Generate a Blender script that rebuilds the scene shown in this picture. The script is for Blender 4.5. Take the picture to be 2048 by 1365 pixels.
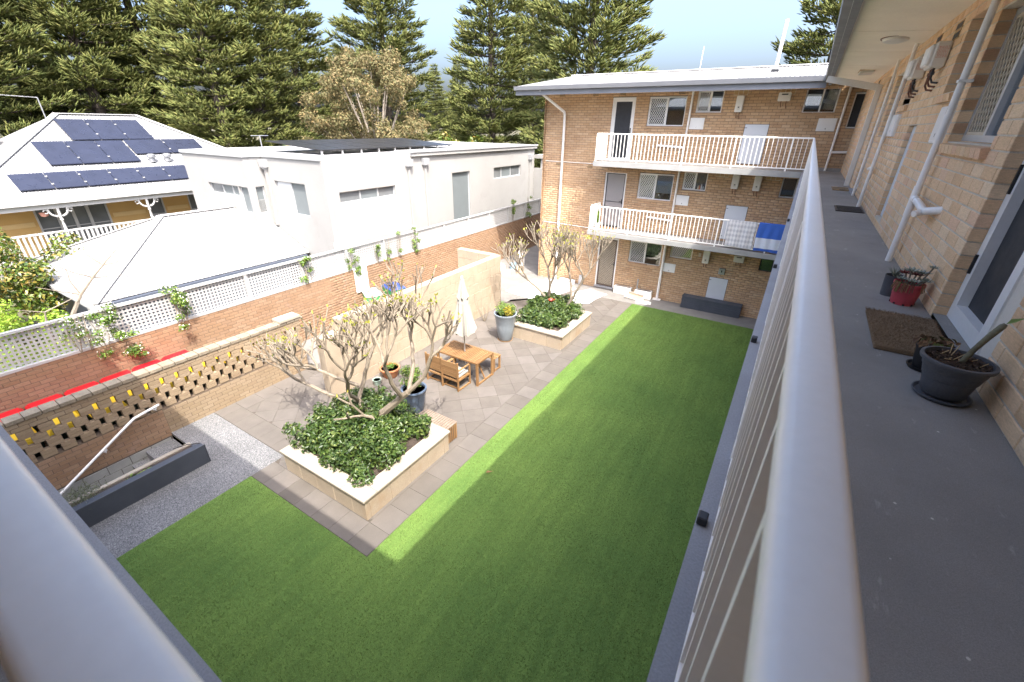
import bpy, math, random
import numpy as np
from mathutils import Vector, Matrix

for o in list(bpy.data.objects): bpy.data.objects.remove(o)
SC = bpy.context.scene
COL = SC.collection
RAD = math.radians

# ------------------------------------------------------------------ camera
CAM = np.array([0.0, 0.0, 6.3])
FPX = 866.67
def cam_axes(yaw, pitch, roll):
    cy, sy, cp, sp = math.cos(yaw), math.sin(yaw), math.cos(pitch), math.sin(pitch)
    fwd = np.array([-sy*cp, cy*cp, -sp]); right = np.array([cy, sy, 0.0]); up = np.cross(right, fwd)
    r = right*math.cos(roll) + up*math.sin(roll); u = -right*math.sin(roll) + up*math.cos(roll)
    return r, u, fwd
CR, CU, CF = cam_axes(RAD(31.747), RAD(26.419), RAD(0.823))
cam_data = bpy.data.cameras.new('camera'); cam = bpy.data.objects.new('camera', cam_data); COL.objects.link(cam)
cam.matrix_world = Matrix(((CR[0], CU[0], -CF[0], CAM[0]), (CR[1], CU[1], -CF[1], CAM[1]), (CR[2], CU[2], -CF[2], CAM[2]), (0, 0, 0, 1)))
cam_data.sensor_width = 36.0; cam_data.lens = FPX*36.0/2048.0
cam_data.clip_start = 0.02; cam_data.clip_end = 2000
cam_data.dof.use_dof = True; cam_data.dof.focus_distance = 9.0; cam_data.dof.aperture_fstop = 7.0
SC.camera = cam

# ------------------------------------------------------------------ light
SUN_TO = Vector((-0.507, 0.37, -1.0)).normalized()          # direction the light travels
world = bpy.data.worlds.new('World'); SC.world = world; world.use_nodes = True
wn = world.node_tree.nodes; wl = world.node_tree.links
for n in list(wn): wn.remove(n)
sky = wn.new('ShaderNodeTexSky'); sky.sky_type = 'NISHITA'; sky.sun_disc = False
sky.sun_elevation = math.asin(-SUN_TO.z); sky.sun_rotation = math.atan2(-SUN_TO.x, -SUN_TO.y)
sky.air_density = 0.9; sky.dust_density = 8.6; sky.ozone_density = 4.0; sky.altitude = 20
bg = wn.new('ShaderNodeBackground'); bg.inputs['Strength'].default_value = 0.15
wo = wn.new('ShaderNodeOutputWorld')
wl.new(sky.outputs[0], bg.inputs[0]); wl.new(bg.outputs[0], wo.inputs[0])
sd = bpy.data.lights.new('sun', 'SUN'); sd.energy = 2.0; sd.angle = RAD(0.53); sd.color = (1.0, 0.95, 0.87)
sun = bpy.data.objects.new('sun', sd); COL.objects.link(sun); sun.location = (20, -15, 40)
sun.rotation_euler = SUN_TO.to_track_quat('-Z', 'Y').to_euler()
SC.view_settings.view_transform = 'Standard'; SC.view_settings.look = 'None'
SC.view_settings.exposure = 2.2; SC.view_settings.gamma = 1.0
SC.view_settings.use_curve_mapping = False
SC.cycles.max_bounces = 8; SC.cycles.diffuse_bounces = 5; SC.cycles.transparent_max_bounces = 16
SC.cycles.use_denoising = True

# ------------------------------------------------------------------ helpers
def project(p):
    d = np.asarray(p, float) - CAM
    z = d @ CF
    if z <= 0.05: return None
    return 1024 + FPX*(d @ CR)/z, 682.5 - FPX*(d @ CU)/z, z
def in_view(p, m=15):
    q = project(p)
    return q is not None and -m < q[0] < 2048+m and -m < q[1] < 1365+m

def tag(o, label=None, cat=None, group=None, kind=None):
    if label: o['label'] = label
    if cat: o['category'] = cat
    if group: o['group'] = group
    if kind: o['kind'] = kind
    return o
def attach(o, parent):
    if parent is not None:
        o.parent = parent
        if parent.get('_world'): o.matrix_parent_inverse = Matrix.Translation(-Vector(parent.location))
def thing(name, label, cat, loc=(0, 0, 0), rz=0.0, group=None, world=False):
    o = bpy.data.objects.new(name, None); COL.objects.link(o)
    o.location = loc; o.rotation_euler = (0, 0, rz); o.empty_display_size = 0.1
    if world: o['_world'] = 1          # children are written in world coordinates
    return tag(o, label, cat, group)

def T_id(u, n, z): return (u, n, z)
class MB:
    """collects faces of one mesh"""
    def __init__(s, T=None): s.v = []; s.f = []; s.T = T
    def add(s, vs, fs):
        k = len(s.v); s.v += [tuple(p) for p in vs]; s.f += [tuple(i+k for i in f) for f in fs]; return s
    def quad(s, a, b, c, d): return s.add([a, b, c, d], [(0, 1, 2, 3)])
    def box(s, x0, x1, y0, y1, z0, z1, taper=0.0):
        t = taper
        return s.add([(x0+t, y0+t, z0), (x1-t, y0+t, z0), (x1-t, y1-t, z0), (x0+t, y1-t, z0), (x0, y0, z1), (x1, y0, z1), (x1, y1, z1), (x0, y1, z1)],
                     [(3, 2, 1, 0), (4, 5, 6, 7), (0, 1, 5, 4), (1, 2, 6, 5), (2, 3, 7, 6), (3, 0, 4, 7)])
    def cbox(s, x0, x1, y0, y1, z0, z1, c=0.004):
        """box with chamfered edges"""
        X = (x0, x1); Y = (y0, y1); Z = (z0, z1); vs = []; idx = {}
        for i in (0, 1):
            for j in (0, 1):
                for k in (0, 1):
                    sx, sy, sz = (c if i == 0 else -c), (c if j == 0 else -c), (c if k == 0 else -c)
                    for a, p in (('x', (X[i], Y[j]+sy, Z[k]+sz)), ('y', (X[i]+sx, Y[j], Z[k]+sz)), ('z', (X[i]+sx, Y[j]+sy, Z[k]))):
                        idx[(i, j, k, a)] = len(vs); vs.append(p)
        g = lambda i, j, k, a: idx[(i, j, k, a)]
        fs = []
        for i in (0, 1):
            fs.append((g(i, 0, 0, 'x'), g(i, 1, 0, 'x'), g(i, 1, 1, 'x'), g(i, 0, 1, 'x')))
            fs.append((g(0, i, 0, 'y'), g(1, i, 0, 'y'), g(1, i, 1, 'y'), g(0, i, 1, 'y')))
            fs.append((g(0, 0, i, 'z'), g(1, 0, i, 'z'), g(1, 1, i, 'z'), g(0, 1, i, 'z')))
            for j in (0, 1):
                fs.append((g(i, j, 0, 'x'), g(i, j, 1, 'x'), g(i, j, 1, 'y'), g(i, j, 0, 'y')))
                fs.append((g(i, 0, j, 'x'), g(i, 1, j, 'x'), g(i, 1, j, 'z'), g(i, 0, j, 'z')))
                fs.append((g(0, i, j, 'y'), g(1, i, j, 'y'), g(1, i, j, 'z'), g(0, i, j, 'z')))
        for i in (0, 1):
            for j in (0, 1):
                for k in (0, 1): fs.append((g(i, j, k, 'x'), g(i, j, k, 'y'), g(i, j, k, 'z')))
        return s.add(vs, fs)
    def bar(s, p, q, w, h, up=(0, 0, 1)):
        """straight bar p->q, w wide, h high"""
        p, q = Vector(p), Vector(q); d = (q-p).normalized(); up = Vector(up)
        if abs(d.dot(up)) > 0.98: up = Vector((0, 1, 0))
        a = d.cross(up).normalized()*w/2; b = a.cross(d).normalized()*h/2
        return s.add([p-a-b, p+a-b, p+a+b, p-a+b, q-a-b, q+a-b, q+a+b, q-a+b],
                     [(0, 1, 2, 3), (7, 6, 5, 4), (0, 4, 5, 1), (1, 5, 6, 2), (2, 6, 7, 3), (3, 7, 4, 0)])
    def tube(s, pts, rad, n=8, cap=True, sx=1.0):
        pts = [Vector(p) for p in pts]
        if not isinstance(rad, (list, tuple)): rad = [rad]*len(pts)
        k0 = len(s.v); prev = None
        for i, p in enumerate(pts):
            d = (pts[min(i+1, len(pts)-1)] - pts[max(i-1, 0)])
            d = d.normalized() if d.length > 1e-9 else Vector((0, 0, 1))
            if prev is None:
                ref = Vector((0, 0, 1)) if abs(d.z) < 0.9 else Vector((1, 0, 0))
                a = d.cross(ref).normalized()
            else:
                a = prev - d*prev.dot(d)
                a = a.normalized() if a.length > 1e-6 else d.orthogonal().normalized()
            prev = a; b = d.cross(a)
            for j in range(n):
                t = 2*math.pi*j/n
                s.v.append(tuple(p + (a*math.cos(t)*sx + b*math.sin(t))*rad[i]))
        for i in range(len(pts)-1):
            for j in range(n):
                s.f.append((k0+i*n+j, k0+i*n+(j+1) % n, k0+(i+1)*n+(j+1) % n, k0+(i+1)*n+j))
        if cap:
            s.f.append(tuple(k0+j for j in range(n))[::-1]); k = k0+(len(pts)-1)*n
            s.f.append(tuple(k+j for j in range(n)))
        return s
    def lathe(s, prof, n=28, c=(0, 0, 0), sq=1.0):
        k0 = len(s.v)
        for r, z in prof:
            for j in range(n):
                t = 2*math.pi*j/n; s.v.append((c[0]+r*math.cos(t), c[1]+r*math.sin(t)*sq, c[2]+z))
        for i in range(len(prof)-1):
            for j in range(n): s.f.append((k0+i*n+j, k0+i*n+(j+1) % n, k0+(i+1)*n+(j+1) % n, k0+(i+1)*n+j))
        if prof[0][0] > 1e-4: s.f.append(tuple(k0+j for j in range(n))[::-1])
        k = k0+(len(prof)-1)*n
        if prof[-1][0] > 1e-4: s.f.append(tuple(k+j for j in range(n)))
        return s
    def prism(s, poly, z0, z1, ch=0.0):
        n = len(poly); k = len(s.v)
        if ch:
            cx = sum(p[0] for p in poly)/n; cy = sum(p[1] for p in poly)/n
            r = max(math.hypot(p[0]-cx, p[1]-cy) for p in poly) or 1
            f = 1-ch/r
            top = [(cx+(p[0]-cx)*f, cy+(p[1]-cy)*f, z1) for p in poly]
            vs = [(p[0], p[1], z0) for p in poly]+[(p[0], p[1], z1-ch*0.6) for p in poly]+top
            fs = [tuple(range(2*n, 3*n))]+[(i, (i+1) % n, n+(i+1) % n, n+i) for i in range(n)]+[(n+i, n+(i+1) % n, 2*n+(i+1) % n, 2*n+i) for i in range(n)]
        else:
            vs = [(p[0], p[1], z0) for p in poly]+[(p[0], p[1], z1) for p in poly]
            fs = [tuple(range(n, 2*n)), tuple(range(n))[::-1]]+[(i, (i+1) % n, n+(i+1) % n, n+i) for i in range(n)]
        return s.add(vs, fs)
    def mesh(s, name, mat, smooth=False):
        me = bpy.data.meshes.new(name)
        v = s.v if s.T is None else [s.T(*p) for p in s.v]
        me.from_pydata(v, [], s.f); me.update()
        if mat is not None: me.materials.append(mat)
        if smooth: shade(me)
        return me
    def build(s, name, mat, parent=None, smooth=False, kind=None):
        o = bpy.data.objects.new(name, s.mesh(name, mat, smooth)); COL.objects.link(o); attach(o, parent)
        if kind: o['kind'] = kind
        return o
def shade(me, ang=40):
    me.polygons.foreach_set('use_smooth', np.ones(len(me.polygons), dtype=bool))
    try: me.set_sharp_from_angle(angle=RAD(ang))
    except Exception: pass
def inst(name, me, loc, parent, rot=None, scale=None):
    o = bpy.data.objects.new(name, me); COL.objects.link(o); o.location = loc
    if rot: o.rotation_euler = rot
    if scale: o.scale = scale
    attach(o, parent); return o
def np_mesh(name, v, f, mat):
    """v (n,3), f (m,k) arrays"""
    me = bpy.data.meshes.new(name); v = np.asarray(v, np.float32); f = np.asarray(f, np.int32)
    m, k = f.shape
    me.vertices.add(len(v)); me.vertices.foreach_set('co', v.ravel())
    me.loops.add(m*k); me.loops.foreach_set('vertex_index', f.ravel())
    me.polygons.add(m); me.polygons.foreach_set('loop_start', np.arange(0, m*k, k, dtype=np.int32))
    try: me.polygons.foreach_set('loop_total', np.full(m, k, dtype=np.int32))
    except Exception: pass
    me.update(calc_edges=True); me.materials.append(mat); return me
def np_obj(name, v, f, mat, parent=None, kind=None):
    o = bpy.data.objects.new(name, np_mesh(name, v, f, mat)); COL.objects.link(o); attach(o, parent)
    if kind: o['kind'] = kind
    return o

# ------------------------------------------------------------------ materials
def nd(t, typ, **kw):
    n = t.nodes.new(typ)
    for k, v in kw.items(): setattr(n, k, v)
    return n
def mat_new(name):
    m = bpy.data.materials.new(name); m.use_nodes = True
    return m, m.node_tree, m.node_tree.nodes['Principled BSDF']
def mixc(t, fac, a, b, blend='MIX'):
    n = nd(t, 'ShaderNodeMix', data_type='RGBA', blend_type=blend)
    for sock, val in ((n.inputs[0], fac), (n.inputs[6], a), (n.inputs[7], b)):
        if hasattr(val, 'is_linked') or hasattr(val, 'links'): t.links.new(val, sock)
        elif isinstance(val, (int, float)): sock.default_value = val
        else: sock.default_value = (*val, 1) if len(val) == 3 else val
    return n.outputs[2]
def ramp(t, fac, stops, interp='LINEAR'):
    r = nd(t, 'ShaderNodeValToRGB'); r.color_ramp.interpolation = interp
    e = r.color_ramp.elements
    while len(e) < len(stops): e.new(0.5)
    for i, (p, c) in enumerate(stops):
        e[i].position = p; e[i].color = (*c, 1) if len(c) == 3 else c
    t.links.new(fac, r.inputs[0]); return r.outputs[0]
def noise(t, scale, detail=3, rough=0.55, coord='Object', vec=None, stretch=None):
    if vec is None:
        tc = nd(t, 'ShaderNodeTexCoord'); vec = tc.outputs[coord]
    if stretch:
        mp = nd(t, 'ShaderNodeMapping'); mp.inputs['Scale'].default_value = stretch; t.links.new(vec, mp.inputs[0]); vec = mp.outputs[0]
    n = nd(t, 'ShaderNodeTexNoise'); n.inputs['Scale'].default_value = scale; n.inputs['Detail'].default_value = detail
    n.inputs['Roughness'].default_value = rough; t.links.new(vec, n.inputs['Vector']); return n.outputs[0]
def pos(t):
    return nd(t, 'ShaderNodeNewGeometry').outputs['Position']
def rnd(t):
    """random per object and per island"""
    a = nd(t, 'ShaderNodeObjectInfo').outputs['Random']; b = nd(t, 'ShaderNodeNewGeometry').outputs['Random Per Island']
    s = nd(t, 'ShaderNodeMath', operation='ADD'); t.links.new(a, s.inputs[0]); t.links.new(b, s.inputs[1])
    f = nd(t, 'ShaderNodeMath', operation='FRACT'); t.links.new(s.outputs[0], f.inputs[0]); return f.outputs[0]
def bump(t, bs, h, strength=0.3, dist=0.01):
    b = nd(t, 'ShaderNodeBump'); b.inputs['Strength'].default_value = strength; b.inputs['Distance'].default_value = dist
    t.links.new(h, b.inputs['Height']); t.links.new(b.outputs[0], bs.inputs['Normal'])
def P(name, col, rough=0.6, var=0.12, scale=6.0, fine=80.0, fvar=0.08, bmp=0.15, metal=0.0, spec=0.5, stains=None, dist=0.004):
    """general paint / stone / plastic: colour with broad and fine noise and light relief"""
    m, t, b = mat_new(name)
    d = tuple(c*(1-var) for c in col); l = tuple(min(1, c*(1+var*0.6)) for c in col)
    base = ramp(t, noise(t, scale, 4, vec=pos(t)), [(0.3, d), (0.7, l)])
    if fvar:
        f = noise(t, fine, 2, vec=pos(t))
        base = mixc(t, 1.0, base, ramp(t, f, [(0.25, (1-fvar*2,)*3), (0.75, (1+fvar,)*3)]), 'MULTIPLY')
        if bmp: bump(t, b, f, bmp, dist)
    if stains:
        sc, colr, lo, hi = stains
        s = noise(t, sc, 5, 0.65, vec=pos(t))
        fac = ramp(t, s, [(lo, (0, 0, 0)), (hi, (1, 1, 1))])
        base = mixc(t, fac, base, colr)
    t.links.new(base, b.inputs['Base Color'])
    rr = ramp(t, noise(t, scale*2.3, 3, vec=pos(t)), [(0.3, (rough*0.85,)*3), (0.7, (min(1, rough*1.15),)*3)])
    t.links.new(rr, b.inputs['Roughness'])
    b.inputs['Metallic'].default_value = metal; b.inputs['Specular IOR Level'].default_value = spec
    return m
def brick_mat(name, cols, grain=0.12, stain=None):
    m, t, b = mat_new(name)
    k = len(cols)
    base = ramp(t, rnd(t), [(i/(k-1), c) for i, c in enumerate(cols)])
    st = noise(t, 30, 3, vec=pos(t), stretch=(1, 1, 5))
    base = mixc(t, 1.0, base, ramp(t, st, [(0.3, (1-grain*1.6,)*3), (0.7, (1+grain*0.5,)*3)]), 'MULTIPLY')
    big = noise(t, 0.9, 4, vec=pos(t))
    base = mixc(t, 1.0, base, ramp(t, big, [(0.32, (0.90, 0.885, 0.88)), (0.65, (1.04, 1.03, 1.02))]), 'MULTIPLY')
    f = noise(t, 220, 2, vec=pos(t))
    base = mixc(t, 1.0, base, ramp(t, f, [(0.3, (0.9,)*3), (0.7, (1.05,)*3)]), 'MULTIPLY')
    if stain:
        s = noise(t, stain[0], 5, 0.7, vec=pos(t)); base = mixc(t, ramp(t, s, [(stain[2], (0, 0, 0)), (stain[3], (1, 1, 1))]), base, stain[1])
    t.links.new(base, b.inputs['Base Color']); b.inputs['Roughness'].default_value = 0.88; b.inputs['Specular IOR Level'].default_value = 0.25
    bump(t, b, f, 0.15, 0.002); return m
def leaf_mat(name, cols, rough=0.45, trans=0.25, spec=0.4):
    m, t, b = mat_new(name)
    k = len(cols); base = ramp(t, rnd(t), [(i/(k-1), c) for i, c in enumerate(cols)])
    big = noise(t, 1.6, 2, vec=pos(t)); base = mixc(t, 1.0, base, ramp(t, big, [(0.3, (0.75,)*3), (0.7, (1.2,)*3)]), 'MULTIPLY')
    t.links.new(base, b.inputs['Base Color']); b.inputs['Roughness'].default_value = rough; b.inputs['Specular IOR Level'].default_value = spec
    if trans:
        tr = nd(t, 'ShaderNodeBsdfTranslucent'); t.links.new(base, tr.inputs[0])
        mx = nd(t, 'ShaderNodeMixShader'); mx.inputs[0].default_value = trans
        t.links.new(b.outputs[0], mx.inputs[1]); t.links.new(tr.outputs[0], mx.inputs[2])
        t.links.new(mx.outputs[0], t.nodes['Material Output'].inputs[0])
    return m
def glass_mat(name, tint=(0.75, 0.8, 0.82), gl=0.12):
    m, t, b = mat_new(name); t.nodes.remove(b)
    tr = nd(t, 'ShaderNodeBsdfTransparent'); tr.inputs[0].default_value = (*tint, 1)
    g = nd(t, 'ShaderNodeBsdfGlossy'); g.inputs['Roughness'].default_value = 0.02; g.inputs[0].default_value = (0.9, 0.95, 1, 1)
    fr = nd(t, 'ShaderNodeFresnel'); fr.inputs[0].default_value = 1.6
    ad = nd(t, 'ShaderNodeMath', operation='ADD', use_clamp=True); ad.inputs[1].default_value = gl; t.links.new(fr.outputs[0], ad.inputs[0])
    mx = nd(t, 'ShaderNodeMixShader'); t.links.new(ad.outputs[0], mx.inputs[0]); t.links.new(tr.outputs[0], mx.inputs[1]); t.links.new(g.outputs[0], mx.inputs[2])
    t.links.new(mx.outputs[0], t.nodes['Material Output'].inputs[0]); return m
def corrugated(name, col, axis, pitch=0.1, rough=0.75):
    """metal sheet whose ribs run across the given axis"""
    m, t, b = mat_new(name)
    sp = nd(t, 'ShaderNodeSeparateXYZ'); t.links.new(pos(t), sp.inputs[0])
    mu = nd(t, 'ShaderNodeMath', operation='MULTIPLY'); mu.inputs[1].default_value = 2*math.pi/pitch; t.links.new(sp.outputs['xyz'.index(axis)], mu.inputs[0])
    si = nd(t, 'ShaderNodeMath', operation='SINE'); t.links.new(mu.outputs[0], si.inputs[0])
    base = ramp(t, noise(t, 1.2, 4, vec=pos(t)), [(0.3, tuple(c*0.93 for c in col)), (0.7, col)])
    t.links.new(base, b.inputs['Base Color']); b.inputs['Roughness'].default_value = rough; b.inputs['Specular IOR Level'].default_value = 0.2
    bump(t, b, si.outputs[0], 0.8, 0.025); return m

M = {}
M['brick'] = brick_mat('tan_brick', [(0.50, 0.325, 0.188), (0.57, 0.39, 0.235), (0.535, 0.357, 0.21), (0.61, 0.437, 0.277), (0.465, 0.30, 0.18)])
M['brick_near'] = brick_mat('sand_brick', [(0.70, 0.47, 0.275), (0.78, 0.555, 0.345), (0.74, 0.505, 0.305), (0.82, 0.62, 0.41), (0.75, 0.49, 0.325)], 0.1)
M['brick_fence'] = brick_mat('pink_brick', [(0.285, 0.178, 0.108), (0.325, 0.21, 0.132), (0.302, 0.193, 0.117), (0.345, 0.232, 0.152), (0.262, 0.164, 0.103)], 0.12, (1.3, (0.30, 0.20, 0.15), 0.60, 0.75))
M['brick_screen'] = brick_mat('cream_brick', [(0.295, 0.222, 0.14), (0.325, 0.248, 0.163), (0.305, 0.232, 0.15), (0.345, 0.27, 0.183), (0.28, 0.205, 0.133)])
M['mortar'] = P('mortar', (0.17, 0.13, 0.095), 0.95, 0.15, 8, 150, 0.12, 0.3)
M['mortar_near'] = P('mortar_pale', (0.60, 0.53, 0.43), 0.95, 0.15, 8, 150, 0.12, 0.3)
M['mortar_mid'] = P('mortar_mid', (0.15, 0.11, 0.078), 0.95, 0.15, 8, 150, 0.12, 0.3)
M['lime'] = P('limestone', (0.375, 0.305, 0.222), 0.9, 0.10, 2.2, 60, 0.10, 0.4, stains=(1.7, (0.32, 0.225, 0.14), 0.56, 0.78))
M['lime_cap'] = P('limestone_coping', (0.36, 0.315, 0.25), 0.85, 0.08, 2.5, 90, 0.07, 0.25, stains=(2.6, (0.32, 0.28, 0.225), 0.60, 0.82))
M['lime_mortar'] = P('limestone_mortar', (0.33, 0.265, 0.19), 0.95, 0.1, 5, 90, 0.1, 0.3)
def paver_mat():
    m, t, b = mat_new('concrete_paver')
    base = ramp(t, rnd(t), [(0, (0.108, 0.094, 0.080)), (0.5, (0.124, 0.109, 0.094)), (1, (0.138, 0.122, 0.108))])
    base = mixc(t, 1.0, base, ramp(t, noise(t, 2.5, 5, vec=pos(t)), [(0.3, (0.86,)*3), (0.7, (1.08,)*3)]), 'MULTIPLY')
    f = noise(t, 160, 2, vec=pos(t)); base = mixc(t, 1.0, base, ramp(t, f, [(0.3, (0.88,)*3), (0.7, (1.08,)*3)]), 'MULTIPLY')
    t.links.new(base, b.inputs['Base Color']); b.inputs['Roughness'].default_value = 0.85; bump(t, b, f, 0.2, 0.003); return m
M['paver'] = paver_mat()
M['joint'] = P('paving_joint', (0.09, 0.075, 0.06), 0.95, 0.2, 5, 120, 0.15, 0.2)
def speck_mat(name, a, b_, c, scale=130, rough=0.9):
    m, t, b = mat_new(name)
    v = nd(t, 'ShaderNodeTexVoronoi'); v.inputs['Scale'].default_value = scale; t.links.new(pos(t), v.inputs['Vector'])
    sp = nd(t, 'ShaderNodeSeparateColor'); t.links.new(v.outputs['Color'], sp.inputs[0])
    base = ramp(t, sp.outputs[0], [(0, a), (0.3, b_), (0.7, b_), (1, c)])
    base = mixc(t, 1.0, base, ramp(t, noise(t, 1.3, 4, vec=pos(t)), [(0.3, (0.86,)*3), (0.7, (1.08,)*3)]), 'MULTIPLY')
    t.links.new(base, b.inputs['Base Color']); b.inputs['Roughness'].default_value = rough; bump(t, b, v.outputs['Distance'], 0.3, 0.004); return m
M['aggregate'] = speck_mat('exposed_aggregate', (0.055, 0.055, 0.06), (0.15, 0.15, 0.15), (0.30, 0.30, 0.295), 85)
M['concrete'] = P('concrete_path', (0.195, 0.185, 0.17), 0.9, 0.15, 2.0, 110, 0.1, 0.3, stains=(1.1, (0.16, 0.155, 0.143), 0.55, 0.8))
M['concrete_block'] = P('grey_block', (0.30, 0.30, 0.28), 0.92, 0.15, 4.0, 110, 0.1, 0.35)
def lawn_mat(name, k=1.35):
    m, t, b = mat_new(name)
    f = noise(t, 95, 4, 0.75, vec=pos(t)); g = noise(t, 0.45, 4, 0.5, vec=pos(t)); h = noise(t, 14, 3, 0.6, vec=pos(t))
    base = ramp(t, f, [(0.28, (0.045*k, 0.082*k, 0.020*k)), (0.5, (0.088*k, 0.152*k, 0.036*k)), (0.72, (0.155*k, 0.225*k, 0.065*k))])
    base = mixc(t, 1.0, base, ramp(t, g, [(0.3, (0.78, 0.84, 0.84)), (0.7, (1.16, 1.10, 1.05))]), 'MULTIPLY')
    base = mixc(t, 1.0, base, ramp(t, h, [(0.3, (0.88,)*3), (0.7, (1.1,)*3)]), 'MULTIPLY')
    pile = noise(t, 2.2, 3, 0.6, vec=pos(t), stretch=(3.0, 0.25, 1)); base = mixc(t, 1.0, base, ramp(t, pile, [(0.35, (0.86, 0.88, 0.86)), (0.65, (1.10, 1.08, 1.06))]), 'MULTIPLY')
    t.links.new(base, b.inputs['Base Color']); b.inputs['Roughness'].default_value = 0.8; b.inputs['Specular IOR Level'].default_value = 0.15
    bump(t, b, f, 0.6, 0.015); return m
M['lawn'] = lawn_mat('artificial_turf')
M['blade'] = leaf_mat('turf_fibre', [(0.09, 0.145, 0.032), (0.135, 0.205, 0.046), (0.19, 0.26, 0.068), (0.11, 0.17, 0.042)], 0.55, 0.25, 0.3)
def walk_mat():
    m, t, b = mat_new('walkway_paint')
    f = noise(t, 330, 2, 0.6, vec=pos(t))
    base = ramp(t, noise(t, 1.1, 5, 0.6, vec=pos(t)), [(0.3, (0.235, 0.227, 0.215)), (0.7, (0.325, 0.314, 0.298))])
    base = mixc(t, 1.0, base, ramp(t, f, [(0.25, (0.74,)*3), (0.75, (1.18,)*3)]), 'MULTIPLY')
    sc = noise(t, 16, 4, 0.7, vec=pos(t), stretch=(1, 0.35, 1))
    base = mixc(t, ramp(t, sc, [(0.63, (0, 0, 0)), (0.76, (0.55, 0.55, 0.55))]), base, (0.52, 0.50, 0.47))
    dk = noise(t, 3.1, 5, 0.7, vec=pos(t))
    base = mixc(t, ramp(t, dk, [(0.58, (0, 0, 0)), (0.75, (0.45, 0.45, 0.45))]), base, (0.16, 0.15, 0.14))
    v = nd(t, 'ShaderNodeTexVoronoi'); v.inputs['Scale'].default_value = 9; t.links.new(pos(t), v.inputs['Vector'])
    base = mixc(t, ramp(t, v.outputs['Distance'], [(0.035, (1, 1, 1)), (0.05, (0, 0, 0))]), base, (0.62, 0.60, 0.56))
    t.links.new(base, b.inputs['Base Color']); b.inputs['Roughness'].default_value = 0.85; bump(t, b, f, 0.45, 0.002); return m
M['walk'] = walk_mat()
M['slab'] = P('slab_edge_paint', (0.29, 0.29, 0.30), 0.7, 0.12, 2.0, 150, 0.08, 0.3)
M['slab_grey'] = P('slab_concrete', (0.33, 0.33, 0.32), 0.85, 0.14, 2.0, 120, 0.08, 0.3)
M['white'] = P('white_paint', (0.78, 0.78, 0.77), 0.35, 0.05, 3.0, 40, 0.02, 0.03)
M['rail'] = P('rail_paint', (0.93, 0.91, 0.875), 0.42, 0.03, 5.0, 90, 0.012, 0.0, stains=(60, (0.55, 0.53, 0.51), 0.78, 0.86))
M['lattice'] = P('lattice_paint', (0.42, 0.42, 0.415), 0.5, 0.06, 3.0, 60, 0.03, 0.03)
M['pvc'] = P('white_pipe', (0.84, 0.82, 0.79), 0.3, 0.04, 3.0, 40, 0.015, 0.02)
M['cream'] = P('cream_paint', (0.66, 0.62, 0.55), 0.6, 0.06, 2.0, 60, 0.03, 0.05)
M['soffit'] = P('soffit_sheet', (0.90, 0.82, 0.71), 0.75, 0.06, 1.5, 60, 0.03, 0.05)
M['fascia'] = P('fascia_paint', (0.19, 0.20, 0.225), 0.45, 0.1, 2.0, 60, 0.04, 0.05)
M['gutter'] = P('gutter_metal', (0.24, 0.25, 0.275), 0.4, 0.08, 2.0, 60, 0.03, 0.03, metal=0.3)
M['roof_white'] = corrugated('white_corrugated_roof', (0.27, 0.27, 0.268), 'x', 0.12)
M['roof_white_y'] = corrugated('white_corrugated_roof_y', (0.26, 0.262, 0.264), 'y', 0.12)
M['metal_grey'] = P('grey_metal', (0.45, 0.46, 0.48), 0.35, 0.08, 3, 60, 0.03, 0.02, metal=0.7)
M['alu'] = P('window_frame', (0.52, 0.53, 0.54), 0.4, 0.06, 3, 60, 0.02, 0.02, metal=0.4)
M['dark'] = P('dark_paint', (0.025, 0.027, 0.032), 0.5, 0.15, 3, 80, 0.05, 0.05)
M['room'] = P('dim_interior', (0.045, 0.045, 0.047), 0.9, 0.2, 2, 30, 0.05, 0)
M['glass'] = glass_mat('window_glass')
M['blind'] = P('pale_blind', (0.66, 0.67, 0.68), 0.7, 0.05, 2, 60, 0.02, 0)
M['screen'] = P('dark_fly_screen', (0.028, 0.031, 0.038), 0.65, 0.1, 3, 300, 0.2, 0.1)
M['door_grey'] = P('grey_door', (0.30, 0.285, 0.28), 0.5, 0.06, 2, 60, 0.03, 0.03)
M['door_brown'] = P('brown_door', (0.115, 0.078, 0.055), 0.5, 0.1, 2, 60, 0.05, 0.05)
M['black'] = P('black_plastic', (0.015, 0.015, 0.016), 0.45, 0.1, 4, 90, 0.05, 0.05)
M['copper'] = P('copper_pipe', (0.16, 0.07, 0.045), 0.5, 0.2, 6, 60, 0.05, 0.05, metal=0.4)
M['vent_tan'] = P('clay_vent', (0.46, 0.31, 0.16), 0.85, 0.12, 5, 90, 0.08, 0.2)
M['vent_cream'] = P('cream_vent', (0.55, 0.48, 0.37), 0.7, 0.1, 5, 90, 0.05, 0.05)
M['teak'] = None
# ------------------------------------------------------------------ brickwork
RNG = random.Random(7)
def T_far(u, n, z): return (u, 17.35-n, z)
def T_right(u, n, z): return (0.98-n, u, z)
def T_px(X): return lambda u, n, z: (X+n, u, z)
def T_my(Y): return lambda u, n, z: (u, Y-n, z)
BF = [(0, 1, 5, 4), (1, 2, 6, 5), (2, 3, 7, 6), (3, 0, 4, 7), (4, 5, 9, 8), (5, 6, 10, 9), (6, 7, 11, 10), (7, 4, 8, 11), (8, 9, 10, 11)]
def brick_verts(ua, ub, za, zb, d, n0=0.0, c=0.003):
    return [(ua, n0-d, za), (ub, n0-d, za), (ub, n0-d, zb), (ua, n0-d, zb),
            (ua, n0-c, za), (ub, n0-c, za), (ub, n0-c, zb), (ua, n0-c, zb),
            (ua+c, n0, za+c), (ub-c, n0, za+c), (ub-c, n0, zb-c), (ua+c, n0, zb-c)]
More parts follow.
